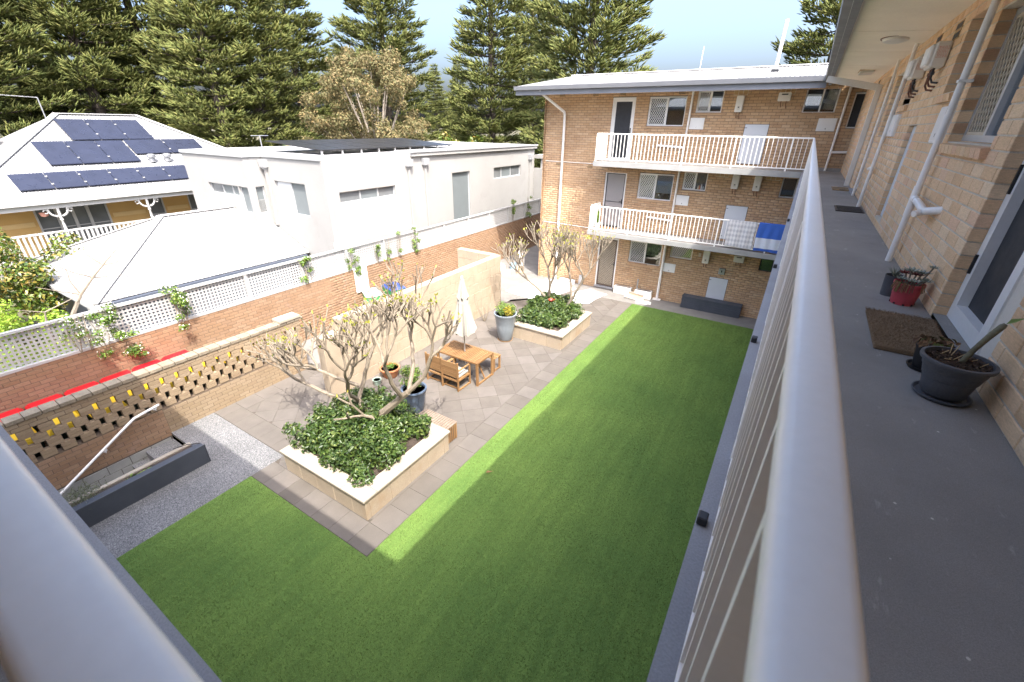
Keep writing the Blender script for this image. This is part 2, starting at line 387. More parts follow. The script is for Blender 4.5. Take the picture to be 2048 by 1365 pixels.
def lay_bricks(u0, u1, z0, z1, openings=(), L=0.23, Hh=0.076, j=0.010, bond=0.5, phase=0.0):
    out = []; c = 0; z = z0
    while z+Hh*0.6 < z1:
        za, zb = z, min(z+Hh, z1); zm = (za+zb)/2
        u = u0 - (L+j)*(bond*(c % 2)) - phase
        cuts = sorted((o[0], o[1]) for o in openings if o[2] < zm < o[3])
        while u < u1:
            segs = [(max(u, u0), min(u+L, u1))]
            for a, b in cuts:
                ns = []
                for s0, s1 in segs:
                    if s1 <= a or s0 >= b: ns.append((s0, s1)); continue
                    if s0 < a: ns.append((s0, a))
                    if s1 > b: ns.append((b, s1))
                segs = ns
            for s0, s1 in segs:                     # bricks run right up to the edges of openings
                for a, b in cuts:
                    if 0 < a-s1 < 0.055: s1 = a
                    if 0 < s0-b < 0.055: s0 = b
                if s1-s0 > 0.03: out.append((s0, s1, za, zb))
            u += L+j
        z += Hh+j; c += 1
    return out
def place_bricks(parent, T, bricks, mat, depth=0.03, nmax=300, vis=None, c=0.003, name='brick', field='brickwork', minpx=7):
    """the bricks that show largest become objects, the rest one joined part"""
    sc = []
    for i, (a, b, za, zb) in enumerate(bricks):
        p = T((a+b)/2, 0, (za+zb)/2); q = project(p); s = 0
        if q and -5 < q[0] < 2053 and -5 < q[1] < 1370 and (vis is None or vis((a+b)/2, (za+zb)/2)):
            c0, c1 = project(T(a, 0, za)), project(T(b, 0, zb))
            if c0 and c1: s = abs(c0[0]-c1[0])*0.5+abs(c0[1]-c1[1])*0.5
        sc.append(s)
    order = sorted(range(len(bricks)), key=lambda i: -sc[i])
    single = set(i for i in order[:nmax] if sc[i] > minpx)
    cache = {}; V = []; F = []
    for i, (a, b, za, zb) in enumerate(bricks):
        n0 = RNG.uniform(-0.0015, 0.0015)
        if i in single:
            key = (round(b-a, 3), round(zb-za, 3))
            if key not in cache:
                mb = MB(T); mb.add(brick_verts(0, b-a, 0, zb-za, depth, 0, c), BF)
                o0 = np.array(T(0, 0, 0)); mb.v = [tuple(np.array(T(*v))-o0) for v in mb.v]; mb.T = None
                cache[key] = mb.mesh(name, mat)
            inst(name, cache[key], T(a, n0, za), parent)
        else:
            k = len(V); V += [T(*v) for v in brick_verts(a, b, za, zb, depth, n0, c)]; F += [tuple(x+k for x in f) for f in BF]
    if V: np_obj(field, V, F, mat, parent, kind='stuff')
def backing(T, u0, u1, z0, z1, openings, n=-0.006, depth=0.25, grow=0.006):
    """mortar face with openings, reveals and a back"""
    mb = MB(T); ops = [(a-grow, b+grow, c-grow, d+grow) for a, b, c, d in openings]
    us = sorted({u0, u1, *[min(max(v, u0), u1) for o in ops for v in o[:2]]}); zs = sorted({z0, z1, *[min(max(v, z0), z1) for o in ops for v in o[2:]]})
    for i in range(len(us)-1):
        for k in range(len(zs)-1):
            um, zm = (us[i]+us[i+1])/2, (zs[k]+zs[k+1])/2
            if any(o[0] < um < o[1] and o[2] < zm < o[3] for o in ops): continue
            mb.quad((us[i], n, zs[k]), (us[i+1], n, zs[k]), (us[i+1], n, zs[k+1]), (us[i], n, zs[k+1]))
    for a, b, c, d in ops:
        for p, q in (((a, c), (a, d)), ((b, c), (b, d)), ((a, c), (b, c)), ((a, d), (b, d))):
            mb.quad((p[0], n, p[1]), (q[0], n, q[1]), (q[0], n-depth+0.01, q[1]), (p[0], n-depth+0.01, p[1]))
    mb.quad((u0, n-depth, z0), (u1, n-depth, z0), (u1, n-depth, z1), (u0, n-depth, z1))
    for p, q in (((u0, z0), (u0, z1)), ((u1, z0), (u1, z1)), ((u0, z1), (u1, z1))):
        mb.quad((p[0], n, p[1]), (q[0], n, q[1]), (q[0], n-depth, q[1]), (p[0], n-depth, p[1]))
    return mb

# ------------------------------------------------------------------ windows, doors, rails
def frame_bars(mb, u0, u1, z0, z1, w, na, nb):
    mb.box(u0, u1, na, nb, z0, z0+w); mb.box(u0, u1, na, nb, z1-w, z1)
    mb.box(u0, u0+w, na, nb, z0+w, z1-w); mb.box(u1-w, u1, na, nb, z0+w, z1-w)
def diamond(T, u0, u1, z0, z1, n, pitch=0.075, w=0.010, aspect=1.35):
    """diamond security grille clipped to a rectangle"""
    mb = MB(T); hgt = z1-z0; wid = u1-u0
    for sgn in (1, -1):
        k = -hgt/aspect
        while k < wid:
            # line u = k + t/aspect (or mirrored), z = t
            t0, t1 = max(0, -k*aspect), min(hgt, (wid-k)*aspect)
            if t1 > t0+0.01:
                a = (k+t0/aspect, t0); b = (k+t1/aspect, t1)
                if sgn < 0: a = (wid-a[0], a[1]); b = (wid-b[0], b[1])
                du, dz = b[0]-a[0], b[1]-a[1]; l = math.hypot(du, dz); pu, pz = -dz/l*w/2, du/l*w/2
                nn = n+0.002*sgn
                pts = [(u0+a[0]+pu, nn, z0+a[1]+pz), (u0+a[0]-pu, nn, z0+a[1]-pz), (u0+b[0]-pu, nn, z0+b[1]-pz), (u0+b[0]+pu, nn, z0+b[1]+pz)]
                mb.add(pts+[(p[0], nn+0.005, p[2]) for p in pts], [(0, 1, 2, 3), (4, 5, 6, 7), (0, 1, 5, 4), (1, 2, 6, 5), (2, 3, 7, 6), (3, 0, 4, 7)])
            k += pitch
    return mb
def window(parent, T, u0, u1, z0, z1, depth=0.085, mull=None, mesh=None, fr=0.035, fmat='alu', gmat='white', blind=None, sill=True, sill_mat=None, glass='glass', pitch=0.075):
    mb = MB(T); na, nb = -depth-0.02, -depth+0.03
    frame_bars(mb, u0, u1, z0, z1, fr, na, nb)
    if mull is not None: mb.box(mull-fr*0.6, mull+fr*0.6, na, nb+0.004, z0+fr, z1-fr)
    w = mb.build('window', M[fmat], parent)
    MB(T).box(u0, u1, -0.245, -0.24, z0, z1).build('room_backing', M['room'], w)
    halves = [(u0+fr, u1-fr)] if mull is None else [(u0+fr, mull-fr*0.6), (mull+fr*0.6, u1-fr)]
    for i, (a, b) in enumerate(halves):
        MB(T).box(a, b, -depth-0.006, -depth, z0+fr, z1-fr).build('pane', M[glass], w)
        if mesh is not None and (mesh == 'both' or mesh == i):
            f = MB(T); frame_bars(f, a+0.002, b-0.002, z0+fr, z1-fr, 0.022, -depth+0.004, -depth+0.024)
            f.build('grille_frame', M[gmat], w)
            diamond(T, a+0.022, b-0.022, z0+fr+0.02, z1-fr-0.02, -depth+0.012, pitch).build('security_grille', M[gmat], w)
    if blind:
        for (a, b, frac, kind) in blind:
            zb = z1-fr-(z1-z0-2*fr)*frac
            if kind == 'slats':
                k = z1-fr-0.02; s = MB(T)
                while k > zb:
                    s.box(a, b, -depth-0.055, -depth-0.03, k-0.004, k+0.003); k -= 0.035
                s.box(a, b, -depth-0.06, -depth-0.03, zb-0.03, zb); s.build('blind', M['vent_cream'], w)
            else: MB(T).box(a, b, -depth-0.05, -depth-0.045, zb, z1-fr).build('blind', M['blind'], w)
    if sill:
        s = MB(T); s.add([(u0-0.02, 0.03, z0-0.075), (u1+0.02, 0.03, z0-0.075), (u1+0.02, 0.03, z0-0.03), (u0-0.02, 0.03, z0-0.03),
                          (u0-0.02, -depth, z0-0.075), (u1+0.02, -depth, z0-0.075), (u1+0.02, -depth, z0-0.002), (u0-0.02, -depth, z0-0.002)],
                         [(0, 1, 2, 3), (3, 2, 6, 7), (0, 1, 5, 4), (0, 3, 7, 4), (1, 2, 6, 5)])
        s.build('sill', sill_mat or M['brick'], w)
    return w
def door(parent, T, u0, u1, z0, z1, depth=0.075, kind='screen', handle_side=1, panel=None, fmat='white'):
    fw = 0.06; f = MB(T)
    for a, b in ((u0, u0+fw), (u1-fw, u1)): f.box(a, b, -depth-0.03, -depth+0.04, z0, z1)
    f.box(u0+fw, u1-fw, -depth-0.03, -depth+0.04, z1-fw, z1)
    leaf = MB(T); a, b = u0+fw, u1-fw; sw = 0.075
    if kind == 'screen':
        frame_bars(leaf, a, b, z0+0.02, z1-fw, sw, -depth-0.02, -depth+0.02)
        d = leaf.build('door', M['white'], parent)
        MB(T).box(a+sw, b-sw, -depth-0.012, -depth-0.004, z0+0.02+sw, z1-fw-sw).build('fly_screen', M['screen'], d)
    elif kind == 'grille':
        frame_bars(leaf, a, b, z0+0.02, z1-fw, 0.06, -depth-0.02, -depth+0.02)
        d = leaf.build('door', M['door_brown'], parent)
        MB(T).box(a+0.06, b-0.06, -depth-0.03, -depth-0.024, z0+0.08, z1-fw-0.06).build('inner_door', M['door_brown'], d)
        diamond(T, a+0.06, b-0.06, z0+0.08, z1-fw-0.06, -depth, 0.07, 0.013, 1.3).build('security_grille', M['vent_cream'], d)
    else:
        leaf.box(a+0.02, b-0.02, -depth-0.02, -depth+0.01, z0+0.04, z1-fw-0.02)
        d = leaf.build('door', M['door_grey'], parent)
        e = MB(T); frame_bars(e, a, b, z0+0.02, z1-fw, 0.03, -depth-0.02, -depth+0.022); e.build('screen_frame', M['dark'], d)
        MB(T).box(a+0.03, b-0.03, -depth+0.01, -depth+0.02, z0+0.98, z0+1.0).build('cross_bar', M['dark'], d)
    f.build('door_frame', M[fmat], d)
    hu = b-0.045 if handle_side > 0 else a+0.045; hz = z0+1.02
    h = MB(T); h.box(hu-0.018, hu+0.018, -depth+0.02, -depth+0.03, hz-0.09, hz+0.09); h.box(hu-0.10*handle_side, hu, -depth+0.05, -depth+0.065, hz, hz+0.018) if handle_side > 0 else h.box(hu, hu+0.10, -depth+0.05, -depth+0.065, hz, hz+0.018)
    h.box(hu-0.008, hu+0.008, -depth+0.03, -depth+0.06, hz, hz+0.018); h.build('handle', M['black'], d)
    MB(T).box(u0, u1, -depth-0.03, 0.06, z0-0.06, z0).build('threshold', M['slab'], d)
    return d
def rail_profile(mb, p, q, w=0.044, h=0.040):
    """rounded hand rail from p to q, top at the given z"""
    p, q = Vector(p), Vector(q); d = (q-p).normalized(); a = d.cross(Vector((0, 0, 1))).normalized()
    prof = []
    for k in range(13):
        t = math.pi*k/12
        x = math.copysign(abs(math.cos(t))**0.42, math.cos(t))*w/2; z = -h*0.55+abs(math.sin(t))**0.6*h*0.55
        prof.append((x, z))
    prof += [(-w/2+0.004, -h), (w/2-0.004, -h)]
    n = len(prof); vs = [p+a*x+Vector((0, 0, z)) for x, z in prof]+[q+a*x+Vector((0, 0, z)) for x, z in prof]
    mb.add(vs, [(i, (i+1) % n, n+(i+1) % n, n+i) for i in range(n)]+[tuple(range(n))[::-1], tuple(range(n, 2*n))])
BAL = {}
def railing(parent, p, q, zf, ztop, spacing=0.128, post_every=12, first_post=True, last_post=True, bw=0.016, bd=0.034, z_bot=0.075, show=True, feet=None):
    """hand rail, bottom rail, posts and balusters between p and q (x, y)"""
    p, q = Vector((p[0], p[1], 0)), Vector((q[0], q[1], 0)); L = (q-p).length; d = (q-p).normalized()
    mb = MB(); rail_profile(mb, (p.x, p.y, ztop), (q.x, q.y, ztop))
    r = mb.build('railing', M['rail'], parent, smooth=True)
    MB().bar((p.x, p.y, zf+z_bot), (q.x, q.y, zf+z_bot), 0.038, 0.03).build('bottom_rail', M['rail'], r)
    n = int(round(L/spacing)); ang = math.atan2(d.y, d.x)
    zb, zt = zf+z_bot+0.015, ztop-0.042
    key = (round(zb-zt, 3), bw, bd)
    if key not in BAL: BAL[key] = MB().box(-bw/2, bw/2, -bd/2, bd/2, 0, zt-zb).mesh('baluster', M['rail'])
    pk = ('post', round(zt-zf, 3))
    if pk not in BAL: BAL[pk] = MB().cbox(-0.02, 0.02, -0.02, 0.02, -0.06, zt-zf, 0.003).mesh('post', M['rail'])
    for i in range(n+1):
        c = p+d*(L*i/n); is_post = i % post_every == 0
        if (i == 0 and not first_post) or (i == n and not last_post): continue
        if is_post or i == n: inst('post', BAL[pk], (c.x, c.y, zf), r, (0, 0, ang))
        else: inst('baluster', BAL[key], (c.x, c.y, zb), r, (0, 0, ang))
    return r

# ------------------------------------------------------------------ the far wing
ZL = [0.10, 2.645, 5.169]                 # storey floors
FX0, FX1 = -9.30, 1.06
far = thing('apartment_wing', 'three-storey tan brick apartment wing facing the lawn with two white railed balconies', 'building', (-4.1, 17.5, 0), world=True)
dz = [0.0, 2.53, 5.06]
W_OPEN = []                                # openings on the far wall
far_win = []
for lv in range(3):
    z = ZL[lv]
    dtop = [2.20, 4.755, 7.27][lv]
    W_OPEN.append((-6.53, -5.66, z, dtop)); far_win.append(('door', lv, W_OPEN[-1]))
    o = (-5.18, -3.90, [1.33, 3.85, 6.36][lv], [2.23, 4.765, 7.27][lv]); W_OPEN.append(o); far_win.append(('A', lv, o))
    o = (-3.57, -2.76, [1.79, 4.30, 6.78][lv], [2.40, 4.92, 7.43][lv]); W_OPEN.append(o); far_win.append(('B', lv, o))
    o = (-0.47, [-0.06, -0.03, 0.37][lv], [1.78, 4.29, 6.76][lv], [2.40, 4.92, 7.42][lv]); W_OPEN.append(o); far_win.append(('C', lv, o))
o = (0.75, 1.17, 6.36, 7.28); W_OPEN.append(o); far_win.append(('D', 2, o))
wall = backing(T_far, FX0, 1.30, -0.3, 7.62, W_OPEN, n=-0.006, depth=0.27).build('wall', M['mortar'], far)
fb = lay_bricks(FX0, 1.30, -0.01, 7.60, W_OPEN)
place_bricks(wall, T_far, fb, M['brick'], 0.10, 300, vis=lambda u, z: not (5.0 < z < 5.25 or 2.4 < z < 2.7) and u < 0.9)
# return wall of the far wing on its left side
side = MB(); side.quad((FX0+0.006, 17.35, -0.3), (FX0+0.006, 25, -0.3), (FX0+0.006, 25, 7.62), (FX0+0.006, 17.35, 7.62)); side.build('side_wall', M['mortar'], far)
T_left = lambda u, n, z: (FX0-n, u, z)
place_bricks(far, T_left, lay_bricks(17.25, 21.0, -0.01, 7.6), M['brick'], 0.03, 0, field='side_brickwork')
for kind, lv, (a, b, c, d) in far_win:
    if kind == 'door': door(far, T_far, a, b, c, d, kind=['grille', 'grey', 'screen'][lv])
    elif kind == 'A': window(far, T_far, a, b, c, d, mull=-4.54, mesh=0, gmat='white', fmat='white',
                             blind=[[(-4.5, -3.95, 0.55, 'slats')], [(-4.5, -3.95, 0.75, 'plain')], None][lv])
    elif kind == 'B': window(far, T_far, a, b, c, d, mull=(-3.15 if lv else None), mesh=0, gmat='vent_cream' if lv == 0 else 'white', fmat='white')
    elif kind == 'C': window(far, T_far, a, b, c, d, mull=(-0.03 if lv == 2 else None), fmat=['dark', 'alu', 'white'][lv])
    else:
        w = window(far, T_far, a, b, c, d, fmat='white', glass='screen')
# balcony slabs, railings
for lv in (1, 2):
    z = ZL[lv]
    s = MB(); s.box(-6.66, -0.02, 16.30, 17.36, z-0.17, z-0.004); s.build('balcony_slab', M['slab_grey'], far)
    s = MB(); s.box(-6.63, -0.02, 16.335, 17.355, z-0.004, z); s.build('balcony_floor', M['walk'], far)
    zt = [0, 3.585, 6.105][lv]
    railing(far, (-6.60, 16.36), (0.056 if lv == 2 else -0.02, 16.36), z, zt)
    railing(far, (-6.60, 17.30), (-6.60, 16.40), z, zt, post_every=20, last_post=False)
# terracotta tiles at the middle door
t_ = MB(); t_.box(-6.55, -5.75, 16.6, 17.2, ZL[1], ZL[1]+0.012); t_.build('door_mat', P('terracotta_mat', (0.36, 0.16, 0.08), 0.9), far)
# roof
rf = MB(); ye, yr, zr = 16.10, 20.6, 8.32
rf.add([(-10.0, ye, 7.62), (0.6, ye, 7.62), (0.6, yr, zr), (-9.75, yr, zr), (-10.0, 25.2, 7.62), (0.6, 25.2, 7.62)], [(0, 1, 2, 3), (3, 2, 5, 4), (0, 3, 4)])
roof = rf.build('roof', M['roof_white'], far)
MB().bar((-9.75, yr, zr+0.02), (0.6, yr, zr+0.02), 0.3, 0.03).build('ridge_cap', M['white'], roof)
fa = MB(); fa.box(-9.99, -0.03, 16.155, 16.18, 7.335, 7.50); fa.build('fascia', M['fascia'], roof)
gu = MB(); gu.add([(-10.02, 16.155, 7.49), (-0.06, 16.155, 7.49), (-0.06, 16.06, 7.50), (-10.02, 16.06, 7.50), (-10.02, 16.04, 7.625), (-0.06, 16.04, 7.625), (-10.02, 16.155, 7.625), (-0.06, 16.155, 7.625)],
                   [(0, 1, 2, 3), (3, 2, 5, 4), (4, 5, 7, 6), (0, 3, 4, 6), (0, 1, 7, 6)]); gu.build('gutter', M['gutter'], roof)
MB().box(-9.98, -0.05, 16.18, 17.40, 7.49, 7.505).build('soffit', M['soffit'], roof)
MB().box(-10.0, -9.97, 16.18, 25.0, 7.40, 7.60).build('barge_board', M['fascia'], roof)
MB().box(-9.97, -9.29, 17.3, 25.0, 7.47, 7.49).build('verge_soffit', M['soffit'], roof)
vp = MB(); vp.tube([(-1.55, 18.4, 7.95), (-1.55, 18.4, 9.35)], 0.055, 10); vp.build('flue', M['white'], roof, smooth=True)
MB().box(-1.65, -1.45, 18.25, 18.5, 7.93, 8.03).build('flue_flashing', M['dark'], roof)
MB().tube([(-3.81, 18.0, 7.9), (-3.79, 18.0, 8.75)], 0.012, 6).build('whip_aerial', M['white'], roof)
# pipes on the far wall
def pipe(parent, pts, r=0.045, name='downpipe', mat='pvc', n=10, clips=()):
    mb = MB(); mb.tube(pts, r, n); o = mb.build(name, M[mat], parent, smooth=True)
    return o
T = T_far
pipe(far, [T(-8.93, 1.17, 7.5), T(-8.93, 1.1, 7.40), T(-8.42, 0.10, 6.80), T(-8.41, 0.07, 6.7), T(-8.41, 0.07, 0.02)], 0.05)
pipe(far, [T(-3.73, 0.05, 7.47), T(-3.73, 0.05, 5.169)], 0.032)
pipe(far, [T(-3.74, 0.05, 5.0), T(-3.74, 0.05, 2.645)], 0.036)
pipe(far, [T(-3.77, 0.06, 2.5), T(-3.77, 0.06, 0.04)], 0.05)
MB(T).box(-3.92, -3.62, 0.0, 0.16, 0.0, 0.05).build('drain_collar', M['pvc'], far)
pipe(far, [T(0.59, 0.05, 7.47), T(0.58, 0.05, 5.169)], 0.032)
pipe(far, [T(0.58, 0.05, 5.70), T(1.12, 0.05, 5.72)], 0.036)
for zz, lv in ((5.95, 2), (3.43, 1)):
    pipe(far, [T(-4.66, 0.06, zz-0.21), T(-4.62, 0.06, zz-0.22), T(-3.76, 0.05, zz-0.26)], 0.036)
pipe(far, [T(-9.2, 0.015, 5.01), T(-6.7, 0.015, 5.0)], 0.012, 'conduit')
pipe(far, [T(-9.2, 0.015, 2.53), T(-6.7, 0.015, 2.5)], 0.012, 'conduit')
# air bricks
def airbrick(parent, T, u, z, w=0.22, h=0.085, mat='vent_tan'):
    mb = MB(T); mb.box(u-w/2, u+w/2, -0.02, 0.004, z-h/2, z+h/2); o = mb.build('air_brick', M[mat], parent)
    s = MB(T)
    for i in range(5):
        for k in range(2):
            cu = u-w/2+w*(i+0.5)/5; cz = z-h/2+h*(k+0.5)/2
            s.box(cu-w*0.065, cu+w*0.065, 0.0, 0.006, cz-h*0.16, cz+h*0.16)
    s.build('holes', M['dark'], o)
for u, z in ((-8.59, 7.38), (-7.21, 7.37), (-6.16, 7.375), (-4.1, 7.37), (-8.6, 4.90), (-7.2, 4.88), (-6.0, 4.93), (-4.3, 4.93), (0.9, 7.42)): airbrick(far, T_far, u, z)
for u0, u1, z0, z1 in ((-2.48, -2.07, 7.26, 7.45), (-1.17, -0.76, 7.26, 7.45), (-2.51, -2.10, 4.80, 4.93), (-0.96, -0.54, 4.80, 4.93)):
    mb = MB(T_far); mb.box(u0, u1, -0.02, 0.008, z0, z1); v = mb.build('wall_vent', M['vent_cream'], far)
    for i in range(3):
        a = u0+(u1-u0)*(i+0.08)/3; b = u0+(u1-u0)*(i+0.92)/3
        MB(T_far).box(a, b, 0.006, 0.016, z0+0.02, z1-0.02).build('vent_tile', M['vent_tan'], v)
# flush meter boxes and hatches
def cover(parent, T, u0, u1, z0, z1, name='meter_box', mat='white', d=0.02, screws=True):
    mb = MB(T); mb.cbox(u0, u1, -0.02, d, z0, z1, 0.006); o = mb.build(name, M[mat], parent)
    if screws: MB(T).box((u0+u1)/2-0.012, (u0+u1)/2+0.012, d, d+0.006, z0+0.05, z0+0.085).build('latch', M['dark'], o)
    i = MB(T); i.cbox(u0+0.03, u1-0.03, d-0.004, d+0.006, z0+0.03, z1-0.03, 0.004); i.build('lid', M[mat], o)
    return o
M['hatch'] = P('hatch_paint', (0.60, 0.63, 0.67), 0.5, 0.05, 2, 50, 0.02, 0.03)
for u0, u1, z0, z1 in ((-3.68, -3.22, 6.27, 6.62), (0.03, 0.50, 6.27, 6.62), (-3.70, -3.25, 3.75, 4.10), (-3.73, -3.28, 1.20, 1.54)):
    cover(far, T_far, u0, u1, z0, z1)
for u0, u1, z0, z1 in ((-1.94, -1.255, 5.265, 6.435), (-1.955, -1.28, 2.74, 3.90), (-1.98, -1.34, 0.12, 1.285)):
    hm = MB(T_far); hm.cbox(u0, u1, -0.03, 0.012, z0, z1, 0.004); h = hm.build('access_hatch', M['hatch'], far)
    for zz in (z0+0.1, z1-0.1): MB(T_far).box(u0-0.006, u0+0.07, 0.012, 0.018, zz-0.008, zz+0.008).build('hinge', M['dark'], h)
    e = MB(T_far); frame_bars(e, u0-0.012, u1+0.012, z0-0.012, z1+0.012, 0.012, -0.03, 0.004); e.build('trim', M['dark'], h)
st = MB(T_far); st.cbox(-1.72, -1.51, 0.0, 0.11, 1.46, 1.68, 0.01); mtr = st.build('electric_meter', M['metal_grey'], far)
MB(T_far).box(-1.63, -1.60, 0.11, 0.118, 1.54, 1.62).build('dial', M['dark'], mtr)
MB(T_far).cbox(-2.53, -2.44, 0.0, 0.06, 1.98, 2.13, 0.008).build('junction_box', M['vent_cream'], far)

# water heaters: each hangs on the wall and is a thing of its own
def heater(T, u0, u1, z0, z1, label, tall=True, depth=0.14, print_side=False, pipes=True):
    base = T((u0+u1)/2, depth/2, z0)
    t = thing('water_heater', label, 'water heater', base, group='gas water heaters on the brick walls', world=True)
    mb = MB(T); mb.cbox(u0, u1, 0.004, depth, z0, z1, 0.018); mb.build('casing', M['cream_white'], t)
    p = MB(T)
    if tall:
        p.box((u0+u1)/2-0.045, (u0+u1)/2+0.045, depth, depth+0.004, z0+0.06, z0+0.17)
        p.build('control_panel', M['cream'], t)
        MB(T).box((u0+u1)/2-0.018, (u0+u1)/2+0.018, depth+0.003, depth+0.009, z0+0.12, z0+0.155).build('display', M['dark'], t)
    else:
        p.box((u0+u1)/2-0.085, (u0+u1)/2+0.085, depth, depth+0.005, z1-0.07, z1-0.035); p.build('flue_grille', M['dark'], t)
    if pipes:
        for k, du in enumerate((0.3, 0.72)):
            u = u0+(u1-u0)*du; b = MB(T)
            b.tube([(u, depth*0.45, z0), (u, depth*0.45, z0-0.07), (u+0.015, depth*0.4, z0-0.13-0.03*k), (u+0.015, 0.01, z0-0.16-0.03*k)], 0.011, 6)
            b.build('pipe', M['copper'], t, smooth=True)
    return t
M['cream_white'] = P('enamel_white', (0.72, 0.70, 0.655), 0.35, 0.05, 3, 50, 0.02, 0.02)
heater(T_far, -2.35, -2.13, 6.785, 7.25, 'tall white water heater beside the kitchen window on the top floor')
heater(T_far, -1.19, -0.85, 7.08, 7.315, 'squat white water heater under a vent on the top floor facing the lawn', tall=False)
heater(T_far, -1.95, -1.73, 4.46, 4.92, 'first of two tall water heaters on the middle floor, nearer the bottles in the window')
heater(T_far, -1.28, -1.06, 4.445, 4.92, 'second tall water heater on the middle floor, nearer the long walkway')
heater(T_far, -2.36, -2.13, 1.78, 2.30, 'tall white water heater on the ground floor above the electric meter')
heater(T_far, -1.32, -0.98, 1.995, 2.24, 'squat cream water heater on the ground floor with a trailing bent pipe', tall=False)
# bottles on the middle-floor sill
for i, (u, h, c) in enumerate(((-2.98, 0.15, (0.55, 0.2, 0.1)), (-2.92, 0.19, (0.6, 0.6, 0.62)), (-2.86, 0.12, (0.4, 0.45, 0.5)), (-3.03, 0.13, (0.6, 0.55, 0.4)))):
    b = MB(); b.lathe([(0.0, 0), (0.024, 0), (0.024, h*0.7), (0.010, h*0.85), (0.010, h), (0, h)], 10)
    o = b.build('bottle', P('bottle_%d' % i, c, 0.3), None, True); o.location = T_far(u, -0.075, 4.336)
    tag(o, ['orange', 'tall pale', 'small grey-blue', 'small cream'][i]+' bottle standing inside the middle-floor kitchen window', 'bottle', 'bottles on the kitchen sill')
# ------------------------------------------------------------------ the right wing with the top walkway
F2 = ZL[2]
rw = thing('apartment_wing', 'tan brick apartment wing with a dark grey top-floor walkway and pale soffit', 'building', (1.5, 8, 0), world=True)
R_OPEN = [(2.78, 3.83, 5.20, 7.24), (4.20, 5.40, 6.235, 7.13), (5.83, 6.40, 6.64, 7.25), (7.15, 7.70, 5.29, 6.36),
          (8.38, 9.00, 6.64, 7.22), (9.45, 10.70, 6.235, 7.13), (11.10, 12.10, 5.20, 7.24)]
rwall = backing(T_right, -3.0, 17.6, -0.3, 7.62, R_OPEN, n=-0.005, depth=0.27, grow=0.005).build('wall', M['mortar_near'], rw)
rb = lay_bricks(-3.0, 17.2, F2+0.004, 7.60, R_OPEN, phase=0.07)
place_bricks(rwall, T_right, rb, M['brick_near'], 0.115, 300, vis=lambda u, z: u > 1.6, c=0.004)
place_bricks(rwall, T_right, lay_bricks(-3.0, 17.2, -0.01, F2-0.18), M['brick'], 0.03, 0, field='lower_brickwork')
T = T_right
# front door with a white frame and a pale side panel
dj = MB(T); u0, u1, z0, z1 = R_OPEN[0]
fr = MB(T); fr.box(3.74, 3.825, -0.17, -0.075, z0, z1); fr.box(3.10, 3.19, -0.17, -0.06, z0, z1); fr.box(3.19, 3.74, -0.17, -0.075, z1-0.09, z1); fr.box(3.19, 3.74, -0.17, -0.075, z0, z0+0.10)
d = fr.build('door', M['white'], rw)
MB(T).box(3.19, 3.74, -0.15, -0.13, z0+0.10, z1-0.09).build('fly_screen', M['screen'], d)
MB(T).box(2.79, 3.10, -0.14, -0.07, z0, z1).build('side_panel', M['cream'], d)
h = MB(T); h.box(3.772, 3.788, -0.075, -0.062, 5.98, 6.14); h.build('handle', M['black'], d)
MB(T).box(3.775, 3.79, -0.075, -0.06, 5.50, 5.62).build('latch', M['black'], d)
MB(T).box(2.79, 3.83, -0.19, -0.005, 5.12, 5.198).build('threshold', M['walk'], d)
door(rw, T_right, *R_OPEN[6], kind='screen')
def brick_sill(w, u0, u1, z, depth=0.11):
    """row of bricks on edge sloping outwards"""
    n = max(2, int(round((u1-u0)/0.12))); s = (u1-u0)/n
    mb = MB(T); a, b = 0.0, s-0.008
    mb.add([(a, 0.035, -0.085), (b, 0.035, -0.085), (b, 0.045, -0.022), (a, 0.045, -0.022), (a, -depth, -0.085), (b, -depth, -0.085), (b, -depth, 0.012), (a, -depth, 0.012)],
           [(0, 1, 2, 3), (3, 2, 6, 7), (0, 1, 5, 4), (0, 3, 7, 4), (1, 2, 6, 5)])
    o0 = np.array(T(0, 0, 0)); mb.v = [tuple(np.array(T(*v))-o0) for v in mb.v]; mb.T = None; me = mb.mesh('brick', M['brick_near'])
    for i in range(n): inst('brick', me, T(u0+i*s+0.004, 0, z), w)
for (u0, u1, z0, z1), mull, mesh, fm in ((R_OPEN[1], 4.82, 1, 'alu'), (R_OPEN[2], None, None, 'alu'), (R_OPEN[4], None, None, 'alu'), (R_OPEN[5], 10.1, 0, 'alu')):
    w = window(rw, T_right, u0, u1, z0, z1, depth=0.115, mull=mull, mesh=mesh, fmat=fm, gmat='vent_cream', sill=False, fr=0.045, pitch=0.07)
    brick_sill(w, u0-0.02, u1+0.02, z0-0.006)
hm = MB(T); hm.box(7.152, 7.698, -0.08, -0.05, 5.292, 6.358); hm.build('access_hatch', M['hatch'], rw)
for u0, u1, z0, z1 in ((5.56, 5.96, 6.205, 6.505), (8.66, 9.2, 6.23, 6.515)): cover(rw, T, u0, u1, z0, z1, d=0.035)
for u, z in ((6.86, 7.215), (7.85, 7.235), (14.0, 7.25)): airbrick(rw, T, u, z, 0.26, 0.16)
